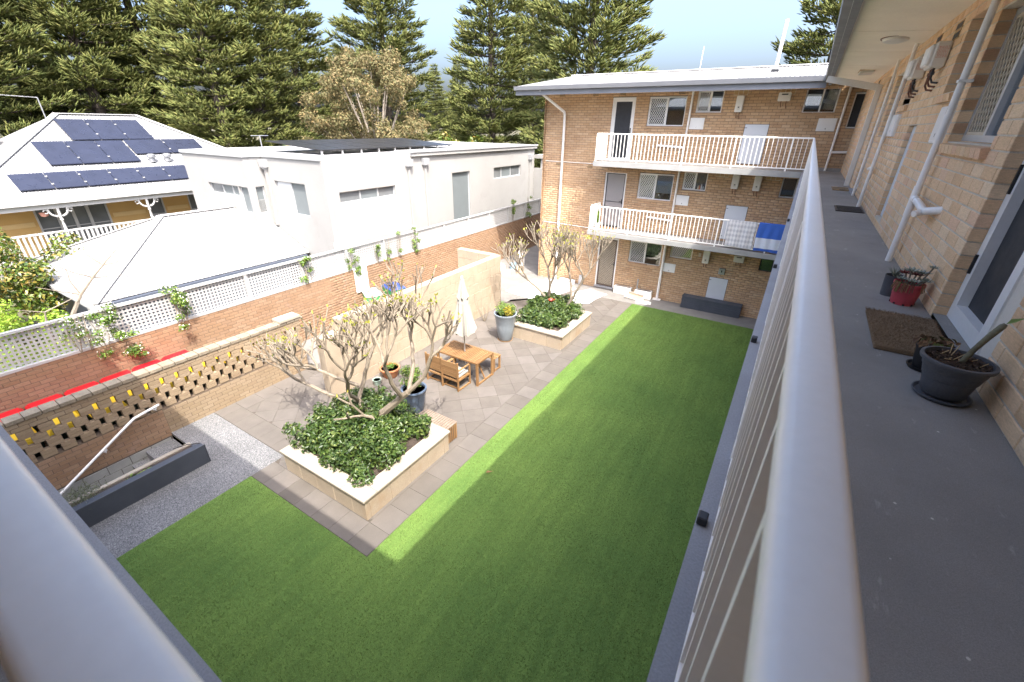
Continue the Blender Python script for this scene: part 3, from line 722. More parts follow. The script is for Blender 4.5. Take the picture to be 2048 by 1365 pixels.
# pipes
pipe(rw, [T(5.37, 0.06, 7.42), T(5.40, 0.06, 6.5), T(5.45, 0.06, 5.17)], 0.026, n=14)
pipe(rw, [T(5.41, 0.062, 5.76), T(5.10, 0.062, 5.74), T(4.86, 0.065, 5.72), T(4.74, 0.05, 5.74), T(4.68, -0.02, 5.76)], 0.029, 'branch_pipe', n=14)
MB(T).tube([(5.43, 0.06, 5.86), (5.43, 0.06, 5.60)], 0.031, 14).build('pipe_joint', M['pvc'], rw, True); MB(T).tube([(4.86, 0.05, 5.72), (4.80, 0.13, 5.70)], 0.025, 14).build('inspection_cap', M['pvc'], rw, True)
MB(T).box(5.36, 5.435, 0.0, 0.092, 6.66, 6.68).build('pipe_clip', M['white'], rw)
pipe(rw, [T(9.17, 0.06, 7.42), T(9.22, 0.06, 6.0), T(9.30, 0.06, 5.17)], 0.026, n=12)
pipe(rw, [T(9.24, 0.06, 5.78), T(9.6, 0.062, 5.74), T(9.75, 0.0, 5.74)], 0.026, 'branch_pipe', n=12)
pipe(rw, [T(11.0, 0.04, 7.42), T(11.0, 0.04, 5.17)], 0.022, n=8)
# white post and the beam under the soffit
MB().cbox(0.88, 0.975, 12.88, 12.98, F2, 7.16, 0.004).build('post', M['cream_white'], rw)
MB().bar((0.97, 12.93, 7.10), (-0.04, 12.93, 7.30), 0.07, 0.12).build('beam', M['cream_white'], rw)
# slab, floor paint
MB().box(-0.015, 1.0, -1.25, 17.35, F2-0.18, F2-0.003).build('walkway_slab', M['slab'], rw)
MB().box(0.07, 0.985, -1.2, 17.345, F2-0.003, F2).build('walkway_floor', M['walk'], rw)
MB().box(-0.015, 1.0, -1.25, 17.35, ZL[1]-0.18, ZL[1]).build('walkway_slab', M['slab'], rw)
skw = MB(); skw.box(0.10, 0.98, 17.325, 17.345, F2, F2+0.09); skw.build('skirting', M['walk'], rw)
railing(rw, (0.056, 0.02), (0.056, 16.33), F2, 6.10, bw=0.016, bd=0.038)
railing(rw, (0.045, 0.02), (0.045, 16.33), ZL[1], 3.58, spacing=0.3)
for y in (1.17, 2.73, 4.55, 7.2):
    MB().cbox(-0.012, 0.018, y-0.02, y+0.02, F2-0.003, F2+0.03, 0.004).build('rail_bracket', M['dark'], rw)
# soffit sheets
ys = [-1.2, 0.5, 2.4, 4.3, 6.2, 8.12, 10.02, 11.97, 14.31, 16.15]
for a, b in zip(ys[:-1], ys[1:]):
    MB().add([(0.09, a+0.016, 7.452), (1.0, a+0.016, 7.40), (1.0, b, 7.40), (0.09, b, 7.452), (0.09, a+0.016, 7.462), (1.0, a+0.016, 7.41), (1.0, b, 7.41), (0.09, b, 7.462)],
             [(3, 2, 1, 0), (4, 5, 6, 7), (0, 1, 5, 4), (2, 3, 7, 6)]).build('soffit_sheet', M['soffit'], rw)
r2 = MB(); r2.add([(-0.10, -1.0, 7.622), (5.5, -6.0, 8.5), (5.5, 25, 8.5), (-0.10, 16.1, 7.622), (11, -6, 7.6), (11, 25, 7.6)], [(0, 1, 2, 3), (1, 4, 5, 2)])
roof2 = r2.build('roof', M['roof_white_y'], rw)
MB().box(0.015, 0.09, 0.2, 16.1, 7.395, 7.47).build('fascia', M['fascia'], roof2)
MB().box(0.012, 0.026, 0.2, 16.1, 7.47, 7.62).build('fascia_board', M['white'], roof2)
g = MB(); g.add([(0.012, 0.19, 7.475), (-0.075, 0.19, 7.485), (-0.095, 0.19, 7.62), (0.012, 0.19, 7.62), (0.012, 16.1, 7.475), (-0.075, 16.1, 7.485), (-0.095, 16.1, 7.62), (0.012, 16.1, 7.62)],
                [(0, 1, 5, 4), (1, 2, 6, 5), (2, 3, 7, 6), (0, 1, 2, 3), (4, 5, 6, 7)]); g.build('gutter', M['fascia'], roof2)
MB().box(1.0, 1.4, -3, 17.6, 7.44, 7.60).build('wall_plate', M['soffit'], roof2)
for k, (x, y) in enumerate(((0.63, 8.75), (0.62, 13.0))):
    t = thing('ceiling_light', ['oval bulkhead light on the walkway soffit, closer to the pipes', 'small rectangular light at the far end of the walkway soffit'][k], 'light', (x, y, 7.425), group='walkway ceiling lights')
    if k == 0:
        MB().lathe([(0.0, -0.055), (0.08, -0.05), (0.14, -0.03), (0.155, 0.0), (0.155, 0.012), (0, 0.012)], 20, sq=1.5).build('diffuser', M['cream_white'], t, True)
        MB().lathe([(0.16, -0.004), (0.17, -0.004), (0.17, 0.012), (0.16, 0.012)], 20, sq=1.5).build('rim', M['copper'], t)
    else:
        MB().cbox(-0.12, 0.12, -0.28, 0.28, -0.05, 0.0, 0.01).build('diffuser', M['cream_white'], t)
        MB().box(-0.13, 0.13, -0.29, 0.29, -0.012, 0.003).build('rim', M['vent_tan'], t)
# heaters on the walkway wall: flue front, printed warning on the side
M['print'] = P('red_print', (0.62, 0.30, 0.24), 0.6)
def wall_heater(u0, u1, z0, z1, label):
    t = thing('water_heater', label, 'water heater', T((u0+u1)/2, 0.06, z0), group='gas water heaters on the brick walls', world=True)
    dpt = 0.13
    MB(T).cbox(u0, u1, 0.005, dpt, z0, z1, 0.014).build('casing', M['cream_white'], t)
    MB(T).cbox(u0+0.02, u1-0.02, dpt-0.01, dpt+0.04, z0+0.02, z1-0.02, 0.016).build('front_cover', M['white'], t)
    pr = MB(T); rg = random.Random(int(u0*100)); z = z1-0.05
    while z > z0+0.08:
        n = 0.02
        while n < dpt-0.03:
            w = rg.uniform(0.008, 0.02); pr.quad((u0-0.0012, n, z), (u0-0.0012, min(n+w, dpt-0.02), z), (u0-0.0012, min(n+w, dpt-0.02), z+0.005), (u0-0.0012, n, z+0.005)); n += w+0.004
        z -= 0.0115
    pr.build('warning_print', M['print'], t)
    for k, du in enumerate((0.25, 0.5, 0.75)):
        u = u0+(u1-u0)*du; b = MB(T)
        b.tube([(u, 0.07, z0), (u, 0.07, z0-0.09-0.03*k), (u-0.01, 0.05, z0-0.13-0.03*k), (u-0.06, 0.01, z0-0.14-0.03*k)], 0.010, 6)
        b.tube([(u, 0.07, z0-0.03), (u, 0.07, z0-0.06)], 0.018, 6); b.build('pipe', M['copper'] if k else M['dark'], t, True)
    return t
wall_heater(6.83, 7.17, 6.90, 7.13, 'white box water heater on the walkway wall beside the near meter box')
wall_heater(7.95, 8.25, 6.89, 7.12, 'white box water heater on the walkway wall partly behind the nearer one')

# ------------------------------------------------------------------ the near wing the camera stands on
nw = thing('apartment_wing', 'near apartment balcony with pale rounded handrail over a blue-grey slab edge', 'building', (-5, -1.5, 0), world=True)
MB().box(-9.3, -0.016, -1.25, 0.112, F2-0.18, F2-0.003).build('walkway_slab', M['slab'], nw)
MB().box(-9.3, 0.07, -1.2, -0.02, F2-0.003, F2+0.001).build('walkway_floor', M['walk'], nw)
MB().box(-9.3, -0.016, -1.25, 0.112, ZL[1]-0.18, ZL[1]).build('walkway_slab', M['slab'], nw)
railing(nw, (0.056, -0.005), (-9.2, -0.005), F2, 6.10)
MB().box(-9.3, 0.97, -1.55, -1.2, -0.3, 7.6).build('wall', M['brick'], nw)
nr = MB(); nr.add([(-10, 0.18, 7.622), (0.0, 0.18, 7.622), (5, -5.5, 8.4), (-10, -5.5, 8.4), (-10, 0.18, 7.47), (0.0, 0.18, 7.47), (0, -1.4, 7.42), (-10, -1.4, 7.42)],
                  [(0, 1, 2, 3), (0, 1, 5, 4), (4, 5, 6, 7)]); nr.build('roof', M['roof_white'], nw)

# ------------------------------------------------------------------ setting: ground surfaces
def struct(name, mb, mat): 
    o = mb.build(name, M[mat]); o['kind'] = 'structure'; return o
PX0, PX1, PY0, PY1 = -10.62, -9.36, -3.0, 2.59            # stair well
def holed(z, X0, X1, Y0, Y1, hx0, hx1, hy0, hy1):
    mb = MB()
    xs = [X0, hx0, hx1, X1]; yy = [Y0, hy0, hy1, Y1]
    for i in range(3):
        for k in range(3):
            if i == 1 and k == 1: continue
            mb.quad((xs[i], yy[k], z), (xs[i+1], yy[k], z), (xs[i+1], yy[k+1], z), (xs[i], yy[k+1], z))
    return mb
M['dirt'] = P('garden_ground', (0.11, 0.10, 0.055), 0.95, 0.3, 0.6, 20, 0.2, 0.3)
struct('ground', holed(-0.06, -600, 600, -600, 700, PX0, PX1, PY0, PY1), 'dirt')
LAWN = [(-7.78, -1.15, 0.98, 2.80), (-4.44, 2.80, 0.98, 16.25)]
lw = MB()
lw.prism([(-7.78, -1.15), (0.98, -1.15), (0.98, 16.25), (-4.44, 16.25), (-4.44, 2.80), (-7.78, 2.80)], -0.05, 0.010)
struct('lawn', lw, 'lawn')
ag = MB(); ag.prism([(-9.36, -3.0), (-7.785, -3.0), (-7.785, 3.50), (-10.60, 3.50), (-10.60, 2.592), (-9.36, 2.592)], -0.05, 0.004)
struct('aggregate_path', ag, 'aggregate')
cp = MB(); cp.prism([(-6.4, 16.255), (0.98, 16.255), (0.98, 17.36), (-6.4, 17.36)], -0.05, 0.006); struct('concrete_path', cp, 'concrete')
by = MB(); by.prism([(-12.25, 6.3), (-8.95, 6.3), (-8.95, 13.4), (-6.4, 16.25), (-6.4, 17.36), (-9.2, 17.36), (-9.2, 40), (-12.25, 40)], -0.05, 0.0); struct('yard_concrete', by, 'concrete')
by2 = MB(); by2.prism([(-12.25, -3), (-10.83, -3), (-10.83, 6.3), (-12.25, 6.3)], -0.05, 0.0); struct('bin_yard_floor', by2, 'concrete')
pv = MB(); pv.prism([(-10.60, 3.505), (-7.785, 3.505), (-7.785, 2.805), (-4.445, 2.805), (-4.445, 16.25), (-6.41, 16.25), (-8.70, 13.95), (-8.70, 6.3), (-10.60, 6.3)], -0.05, 0.0)
pavement = struct('pavement', pv, 'joint')
# pavers
def clip_poly(poly, x0, x1, y0, y1):
    for ax, v, s in ((0, x0, 1), (0, x1, -1), (1, y0, 1), (1, y1, -1)):
        out = []
        for i in range(len(poly)):
            a, b = poly[i], poly[(i+1) % len(poly)]
            ia, ib = (a[ax]-v)*s >= 0, (b[ax]-v)*s >= 0
            if ia: out.append(a)
            if ia != ib:
                t = (v-a[ax])/(b[ax]-a[ax]); out.append((a[0]+(b[0]-a[0])*t, a[1]+(b[1]-a[1])*t))
        poly = out
        if len(poly) < 3: return []
    return poly
def area(p): return abs(sum(p[i][0]*p[(i+1) % len(p)][1]-p[(i+1) % len(p)][0]*p[i][1] for i in range(len(p))))/2
PL1 = (-7.35, -4.99, 3.30, 5.55); PL2 = (-7.05, -5.03, 11.05, 13.35)
S = 0.489; g_ = 0.005; polys = []
y = 2.81
while y < 16.2:
    polys.append([(-4.935, y), (-4.452, y), (-4.452, min(y+S-g_, 16.24)), (-4.935, min(y+S-g_, 16.24))]); y += S
x = -4.94
while x > -7.7:
    polys.append([(max(x-S+g_, -7.78), 2.81), (x, 2.81), (x, 3.292), (max(x-S+g_, -7.78), 3.292)]); x -= S
x = -7.80
while x > -10.5:
    polys.append([(max(x-S+g_, -10.595), 3.512), (x, 3.512), (x, 3.995), (max(x-S+g_, -10.595), 3.995)]); x -= S
y = 4.0
while y < 6.2:
    polys.append([(-10.595, y), (-10.115, y), (-10.115, y+S-g_), (-10.595, y+S-g_)]); y += S
regions = [(-7.79, -4.94, 3.297, 16.24), (-10.11, -7.79, 4.0, 6.35), (-8.70, -7.79, 6.35, 16.24)]
dg = S*math.sqrt(2)/2
for i in range(-30, 31):
    for k in range(-30, 31):
        cx = -4.94+(i-k)*dg; cy = 6.48+(i+k)*dg+dg*0
        h = (S-g_)*math.sqrt(2)/2
        sq = [(cx+h, cy), (cx, cy+h), (cx-h, cy), (cx, cy-h)]
        for R in regions:
            p = clip_poly(sq, *R)
            if len(p) >= 3 and area(p) > 0.008: polys.append(p)
def inside(p, r, m=0.0): return r[0]+m < p[0] < r[1]-m and r[2]+m < p[1] < r[3]-m
far_p = []; n_p = 0
polys.sort(key=lambda p: math.hypot(p[0][0], p[0][1]))
for p in polys:
    c = (sum(q[0] for q in p)/len(p), sum(q[1] for q in p)/len(p))
    if all(inside(q, PL1, 0.02) for q in p) or all(inside(q, PL2, 0.02) for q in p): continue
    if c[1] > 13.6 and c[0]+c[1] < 7.4 and c[0] < -6.4: continue          # bare concrete corner by the wall
    mb = MB(); mb.prism([(q[0]-c[0], q[1]-c[1]) for q in p], -0.03, 0.009+RNG.uniform(-0.001, 0.001), 0.003)
    if n_p < 295 and in_view((c[0], c[1], 0)):
        o = mb.build('paver', M['paver'], pavement); o.location = (c[0], c[1], 0); n_p += 1
    else: far_p.append((mb, c))
if far_p:
    j_ = MB()
    for mb, c in far_p: j_.add([(v[0]+c[0], v[1]+c[1], v[2]) for v in mb.v], mb.f)
    j_.build('paving_remainder', M['paver'], pavement, kind='stuff')
# turf fibres
def turf(n, seed=3):
    r = np.random.default_rng(seed)
    a0 = (0.98+7.78)*(2.80+1.15); a1 = (0.98+4.44)*(16.25-2.80)
    k = r.random(n) < a0/(a0+a1)
    x = np.where(k, r.uniform(-7.77, 0.97, n), r.uniform(-4.43, 0.97, n)); y = np.where(k, r.uniform(-1.1, 2.80, n), r.uniform(2.80, 16.24, n))
    ok = (x < 0.2) & (y > -0.2); x, y = x[ok], y[ok]; n = len(x)
    h = r.uniform(0.012, 0.022, n); t = r.uniform(0, 2*np.pi, n); w = r.uniform(0.003, 0.006, n); ln = r.normal(0, 0.012, (n, 2))
    V = np.empty((n, 3, 3)); V[:, 0] = np.c_[x-np.cos(t)*w, y-np.sin(t)*w, np.full(n, 0.008)]; V[:, 1] = np.c_[x+np.cos(t)*w, y+np.sin(t)*w, np.full(n, 0.008)]
    V[:, 2] = np.c_[x+ln[:, 0], y+ln[:, 1], 0.010+h]
    return V.reshape(-1, 3), np.arange(3*n).reshape(-1, 3)
v, f = turf(330000)
o = np_obj('grass', v, f, M['blade'], None, 'stuff'); o['label'] = 'short dense artificial turf fibres covering the courtyard lawn'

# ------------------------------------------------------------------ stair well, its walls, handrail
st = thing('staircase', 'sunken concrete stairs going down beside the perforated brick wall', 'stairs', (-9.98, 1.2, -1.0), world=True)
zs = -0.15; yb = 2.585
for i in range(7):
    ya = (2.05 if i == 0 else yb-0.30)
    MB().box(PX0+0.02, PX1-0.01, ya, yb-0.004, zs-0.5, zs).build('step', M['aggregate'], st); yb = ya; zs -= 0.17
MB().box(PX0+0.01, PX1, PY0, yb, zs-0.3, zs).build('landing', M['aggregate'], st)
MB().box(PX1-0.01, PX1+0.001, PY0, 2.59, -1.9, 0.003).build('side_wall', M['concrete_block'], st)
blk = MB(); 
for i in range(14):
    for k in range(3):
        y0 = 2.56-0.39*(i+1)+(0.19 if k % 2 else 0)
        if y0+0.38 < 2.6: MB(T_px(-10.592)).cbox(y0, y0+0.38, -0.03, 0, -0.08-0.195*(k+1), -0.08-0.195*k-0.01, 0.004).build('block', M['concrete_block'], st)
MB().box(-10.64, -10.60, -3, 2.59, -2.0, -0.07).build('block_bed', M['joint'], st)

# perforated brick screen wall
sw = thing('brick_wall', 'low cream brick wall with staggered slots hiding the bin yard', 'wall', (-10.7, 2.5, 0), world=True)
TS = T_px(-10.60); SY0, SY1 = -1.4, 6.10
body = MB(TS); body.box(SY0, SY1, -0.22, -0.006, -0.07, 0.63); body.box(SY0, SY1, -0.22, -0.006, 1.335, 1.50); body.build('core', M['mortar_mid'], sw)
lo = lay_bricks(2.60, SY1, 0.0, 0.64); 
place_bricks(sw, TS, lo, M['brick_screen'], 0.03, 150)
lo2 = lay_bricks(SY0, 2.595, -0.06, 0.64, phase=0.05)
place_bricks(sw, TS, lo2, M['brick_fence'], 0.03, 140, field='lower_brickwork')
# slot rows: stretchers two courses high with open gaps, full thickness
pit = 0.2855; hole = 0.078
rows = [0.645, 0.817, 0.989, 1.161]; V = []; allb = []
for r_i, z in enumerate(rows):
    off = (0.80+hole/2 + (pit/2 if r_i % 2 == 0 else 0)) - 12*pit
    u = off
    while u < SY1:
        a, b = max(u, SY0), min(u+pit-hole, SY1)
        if b-a > 0.05:
            allb.append((a, b, z, z+0.078)); allb.append((a, b, z+0.084, z+0.164))
        u += pit
place_bricks(sw, TS, allb, M['brick_screen'], 0.11, 295, name='slot_brick', field='slot_brickwork', c=0.003)
up = lay_bricks(SY0, SY1, 1.338, 1.50); place_bricks(sw, TS, up, M['brick_screen'], 0.03, 120, name='top_brick', field='top_brickwork')
capm = P('weathered_coping', (0.26, 0.215, 0.155), 0.92, 0.25, 5.0, 70, 0.15, 0.5, stains=(3.5, (0.17, 0.15, 0.12), 0.55, 0.8))
y = SY0; cme = MB().cbox(0, 0.228, -0.25, 0.02, 0, 0.075, 0.006)
cme.v = [(-10.60+v[1], v[0], v[2]) for v in cme.v]; cm = cme.mesh('coping_brick', capm)
while y < SY1-0.1:
    inst('coping_brick', cm, (0, y, 1.506), sw); y += 0.238
MB().cbox(-10.90, -10.56, 5.55, 6.13, 1.584, 1.66, 0.006).build('capstone', M['lime_cap'], sw)
# white handrail on the stair wall
hr = thing('handrail', 'white tubular handrail sloping down the stair wall', 'handrail', (-10.5, 1.6, 0.2), world=True)
MB().tube([(-10.47, 0.2, -0.36), (-10.47, 0.69, -0.07), (-10.47, 2.05, 0.75), (-10.47, 2.10, 0.77), (-10.47, 2.55, 0.84)], 0.026, 10).build('rail', M['white'], hr, True)
for y, z in ((1.45, 0.36), (2.45, 0.80), (0.5, -0.2)):
    MB().tube([(-10.47, y, z), (-10.49, y+0.02, z-0.07), (-10.585, y+0.03, z-0.07)], 0.010, 6).build('bracket', M['white'], hr, True)
    MB().tube([(-10.602, y+0.03, z-0.07), (-10.585, y+0.03, z-0.07)], 0.04, 12).build('rosette', M['white'], hr, True)
# long dark planter between gravel and stairs
dp = thing('planter', 'long low charcoal rendered planter of dry soil beside the gravel path', 'planter', (-9.05, 1.0, 0), world=True)
M['charcoal'] = P('charcoal_render', (0.060, 0.070, 0.088), 0.6, 0.12, 2.0, 130, 0.08, 0.2)
MB().cbox(-9.04, -8.89, -2.5, 2.58, -0.03, 0.44, 0.006).build('front_wall', M['charcoal'], dp)
MB().cbox(-9.36, -9.27, -2.5, 2.50, -1.6, 0.36, 0.006).build('back_wall', M['lime_cap'], dp)
e = MB(); e.add([(-9.36, 2.58, -0.03), (-8.89, 2.60, -0.03), (-8.89, 2.60, 0.44), (-9.36, 2.50, 0.30), (-9.36, 2.52, -0.03), (-8.95, 2.53, -0.03), (-8.95, 2.53, 0.42), (-9.36, 2.44, 0.30)],
                [(0, 1, 2, 3), (4, 5, 6, 7), (3, 2, 6, 7), (1, 2, 6, 5)]); e.build('end_wall', M['charcoal'], dp)
M['soil'] = P('dry_soil', (0.075, 0.055, 0.042), 0.95, 0.3, 4, 60, 0.25, 0.6, dist=0.02)
MB().box(-9.27, -9.04, -2.5, 2.50, 0.0, 0.33).build('soil', M['soil'], dp)
MB().tube([(-8.99, 2.56, 0.46), (-9.2, 2.40, 0.43), (-9.33, 2.2, 0.40)], 0.008, 6).build('drip_pipe', M['black'], dp)

# ------------------------------------------------------------------ boundary wall and lattice
bw = thing('brick_wall', 'long pink-tan brick boundary wall below the white lattice', 'wall', (-12.35, 11, 0), world=True)
TB = T_px(-12.25)
MB(TB).box(-3, 27, -0.23, -0.006, -0.2, 1.79).build('core', M['mortar_mid'], bw)
place_bricks(bw, TB, lay_bricks(-3, 27, 0.0, 1.79), M['brick_fence'], 0.03, 300,
             vis=lambda u, z: z > 1.0 if u < 6 else (z > 0.95 if u < 13.2 else True))
lf = thing('lattice_fence', 'white square lattice screen standing on the pink-tan brick wall', 'fence', (-12.3, 11, 1.79), world=True)
LZ0, LZ1 = 1.80, 2.575
MB().box(-12.33, -12.24, -2, 26.5, LZ0-0.01, LZ0+0.045).build('bottom_rail', M['lattice'], lf)
MB().box(-12.33, -12.235, -2, 26.5, LZ1-0.03, LZ1+0.02).build('top_rail', M['lattice'], lf)
post_y = [-0.9+1.68*i for i in range(17)]
pm = MB().box(-12.335, -12.245, -0.035, 0.035, LZ0+0.046, LZ1-0.031).mesh('post', M['lattice'])
for y in post_y: inst('post', pm, (0, y, 0), lf)
hs = MB().box(-12.303, -12.297, 0, 1.60, -0.019, 0.019).mesh('slat', M['lattice']); vs = MB().box(-12.2965, -12.2905, -0.019, 0.019, LZ0+0.046, LZ1-0.031).mesh('slat', M['lattice'])
cand = []
for y in post_y:
    for k in range(8): cand.append((hs, (0, y+0.04, LZ0+0.10+k*0.083), y+0.8))
    for k in range(19): cand.append((vs, (0, y+0.08+k*0.0835, 0), y+0.08+k*0.0835))
cand = [c for c in cand if c[2] > -0.3]
cand.sort(key=lambda c: c[2])
rest = MB()
for i, (me, loc, yy) in enumerate(cand):
    if i < 298 and in_view((-12.3, yy, 2.2), 40): inst('slat', me, loc, lf)
    else:
        rest.add([(v.co.x, v.co.y+loc[1], v.co.z+loc[2]) for v in me.vertices], [tuple(p.vertices) for p in me.polygons])
rest.build('lattice_remainder', M['lattice'], lf, kind='stuff')

# ------------------------------------------------------------------ limestone walls and planters
def block_run(parent, T, u0, u1, z0, z1, bl, bh, d, mat, name='block', bond=True, c=0.008, jit=0.004):
    z = z0; k = 0; r = random.Random(int(u0*10+z1*100))
    while z < z1-0.05:
        zb = min(z+bh, z1); u = u0-(bl*0.5 if (k % 2 and bond) else 0)
        while u < u1-0.03:
            a, b = max(u, u0), min(u+bl, u1)
            if b-a > 0.06:
                n0 = r.uniform(-jit, jit)
                MB(T).cbox(a+0.003, b-0.003, -d, n0, z+0.002, zb-0.003, c).build(name, mat, parent)
            u += bl
        z = zb; k += 1
lwall = thing('limestone_wall', 'tall cream limestone block wall behind the umbrella', 'wall', (-8.8, 9.6, 0), world=True)
TL = T_px(-8.70)
MB(TL).box(6.05, 13.15, -0.24, -0.012, -0.02, 1.98).build('core', M['lime_mortar'], lwall)
block_run(lwall, TL, 6.0, 13.2, 0, 2.0, 0.50, 0.335, 0.13, M['lime'])
y = 6.0
while y < 13.1:
    MB().cbox(-8.955, -8.835, y, min(y+0.495, 13.2), 1.67, 2.003, 0.008).build('block', M['lime'], lwall); y += 0.5
TR_ = T_my(13.02)
MB().box(-10.55, -8.96, 13.03, 13.24, -0.02, 1.98).build('return_core', M['lime_mortar'], lwall)
block_run(lwall, T_my(13.0), -10.6, -8.96, 1.0, 2.0, 0.50, 0.335, 0.12, M['lime'])
x = -10.6
while x < -9.0:
    MB().cbox(x, min(x+0.495, -8.96), 13.12, 13.25, 1.67, 2.003, 0.008).build('block', M['lime'], lwall); x += 0.5
MB().cbox(-8.96, -8.70, 5.45, 6.0, -0.02, 1.66, 0.01).build('end_pier', M['lime'], lwall)
def planter_box(R, label, zt=0.50):
    x0, x1, y0, y1 = R
    t = thing('planter', label, 'planter', ((x0+x1)/2, (y0+y1)/2, 0), world=True)
    c = MB()
    for a, b, e, f in ((x0+0.02, x1-0.02, y0+0.02, y0+0.2), (x0+0.02, x1-0.02, y1-0.2, y1-0.02), (x0+0.02, x0+0.2, y0+0.2, y1-0.2), (x1-0.2, x1-0.02, y0+0.2, y1-0.2)): c.box(a, b, e, f, -0.02, zt-0.06)
    c.build('core', M['lime_mortar'], t)
    block_run(t, T_my(y0), x0, x1, 0, zt-0.05, 0.50, 0.46, 0.10, M['lime'])
    block_run(t, T_px(x1), y0+0.10, y1, 0, zt-0.05, 0.50, 0.46, 0.10, M['lime'])
    block_run(t, lambda u, n, z: (u, y1+n, z), x0, x1-0.10, 0, zt-0.05, 0.50, 0.46, 0.10, M['lime'])
    block_run(t, lambda u, n, z: (x0-n, u, z), y0+0.10, y1-0.10, 0, zt-0.05, 0.50, 0.46, 0.10, M['lime'])
    ov, w = 0.035, 0.27
    def cop(a, b, e, f, ax):
        L = (b-a) if ax == 0 else (f-e); n = max(1, int(round(L/0.55)))
        for i in range(n):
            if ax == 0: MB().cbox(a+L*i/n+0.002, a+L*(i+1)/n-0.002, e, f, zt-0.048, zt+RNG.uniform(0, 0.003), 0.006).build('coping', M['lime_cap'], t)
            else: MB().cbox(a, b, e+L*i/n+0.002, e+L*(i+1)/n-0.002, zt-0.048, zt+RNG.uniform(0, 0.003), 0.006).build('coping', M['lime_cap'], t)
    cop(x0-ov, x1+ov, y0-ov, y0+w, 0); cop(x0-ov, x1+ov, y1-w, y1+ov, 0); cop(x0-ov, x0+w, y0+w+0.003, y1-w-0.003, 1); cop(x1-w, x1+ov, y0+w+0.003, y1-w-0.003, 1)
    # uneven soil
    n = 14; sv = []; r = random.Random(5)
    for i in range(n):
        for k in range(n): sv.append((x0+0.2+(x1-x0-0.4)*i/(n-1), y0+0.2+(y1-y0-0.4)*k/(n-1), zt-0.07+r.uniform(-0.02, 0.03)))
    MB().add(sv, [(i*n+k, (i+1)*n+k, (i+1)*n+k+1, i*n+k+1) for i in range(n-1) for k in range(n-1)]).build('soil', M['soil'], t)
    return t
planter_box(PL1, 'square limestone planter nearest the camera beside the lawn corner')
planter_box(PL2, 'square limestone planter at the far end by the tall blue-grey pot')
# ------------------------------------------------------------------ leaves and branches
def leaf_arrays(c, nrm, L, W, r, fold=0.25, droop=0.0):
    """one folded leaf (two quads joined in a ridge) per centre"""
    n = len(c); nrm = nrm/np.maximum(np.linalg.norm(nrm, axis=1, keepdims=True), 1e-6)
    a = np.cross(nrm, r.normal(size=(n, 3))); a /= np.maximum(np.linalg.norm(a, axis=1, keepdims=True), 1e-6)
    b = np.cross(nrm, a)
    L = np.asarray(L).reshape(-1, 1)*np.ones((n, 1)); W = np.asarray(W).reshape(-1, 1)*np.ones((n, 1))
    base = c-a*L/2; tip = c+a*L/2-nrm*L*droop; l = c+b*W/2+nrm*W*fold; rr = c-b*W/2+nrm*W*fold
    V = np.stack([base, l, tip, rr], 1).reshape(-1, 3); i = np.arange(n)*4
    F = np.concatenate([np.c_[i, i+1, i+2], np.c_[i, i+2, i+3]]); return V, F
def blob_leaves(blobs, density, L, W, seed, up=0.35, shell=0.55, fold=0.25):
    """leaves spread through ellipsoidal clumps (cx,cy,cz,rx,ry,rz)"""
    r = np.random.default_rng(seed); C = []; N = []
    for cx, cy, cz, rx, ry, rz in blobs:
        n = int(density*(rx*ry+ry*rz+rx*rz)*4)
        d = r.normal(size=(n, 3)); d /= np.linalg.norm(d, axis=1, keepdims=True)
        rad = shell+(1-shell)*r.random((n, 1))**0.6
        rad *= 1+0.18*np.sin(d[:, :1]*5+cx*7)*np.sin(d[:, 1:2]*6+cy*5)
        C.append(np.array([cx, cy, cz])+d*rad*np.array([rx, ry, rz])); N.append(d*0.7+np.array([0, 0, up])+r.normal(size=(n, 3))*0.45)
    C = np.concatenate(C); N = np.concatenate(N)
    s = r.uniform(0.5, 1.4, len(C)); return leaf_arrays(C, N, L*s, W*s, r, fold)
def branch_mesh(segs, n=6):
    mb = MB()
    for pts, rad in segs: mb.tube(pts, rad, n)
    return mb
M['leaf_dark'] = leaf_mat('glossy_leaf', [(0.026, 0.055, 0.014), (0.045, 0.085, 0.018), (0.085, 0.135, 0.028), (0.034, 0.068, 0.016), (0.15, 0.19, 0.042)], 0.4, 0.2, 0.45)
M['leaf_lime'] = leaf_mat('new_leaf', [(0.20, 0.24, 0.03), (0.30, 0.32, 0.05), (0.38, 0.34, 0.06), (0.24, 0.27, 0.04)], 0.45, 0.3)
M['bark_grey'] = P('frangipani_bark', (0.24, 0.20, 0.15), 0.85, 0.25, 7, 60, 0.12, 0.3)
M['bark_dark'] = P('pine_bark', (0.075, 0.06, 0.048), 0.95, 0.2, 2, 20, 0.15, 0.4)
M['twig'] = P('grey_twig', (0.26, 0.22, 0.17), 0.9, 0.2, 5, 60, 0.1, 0.2)

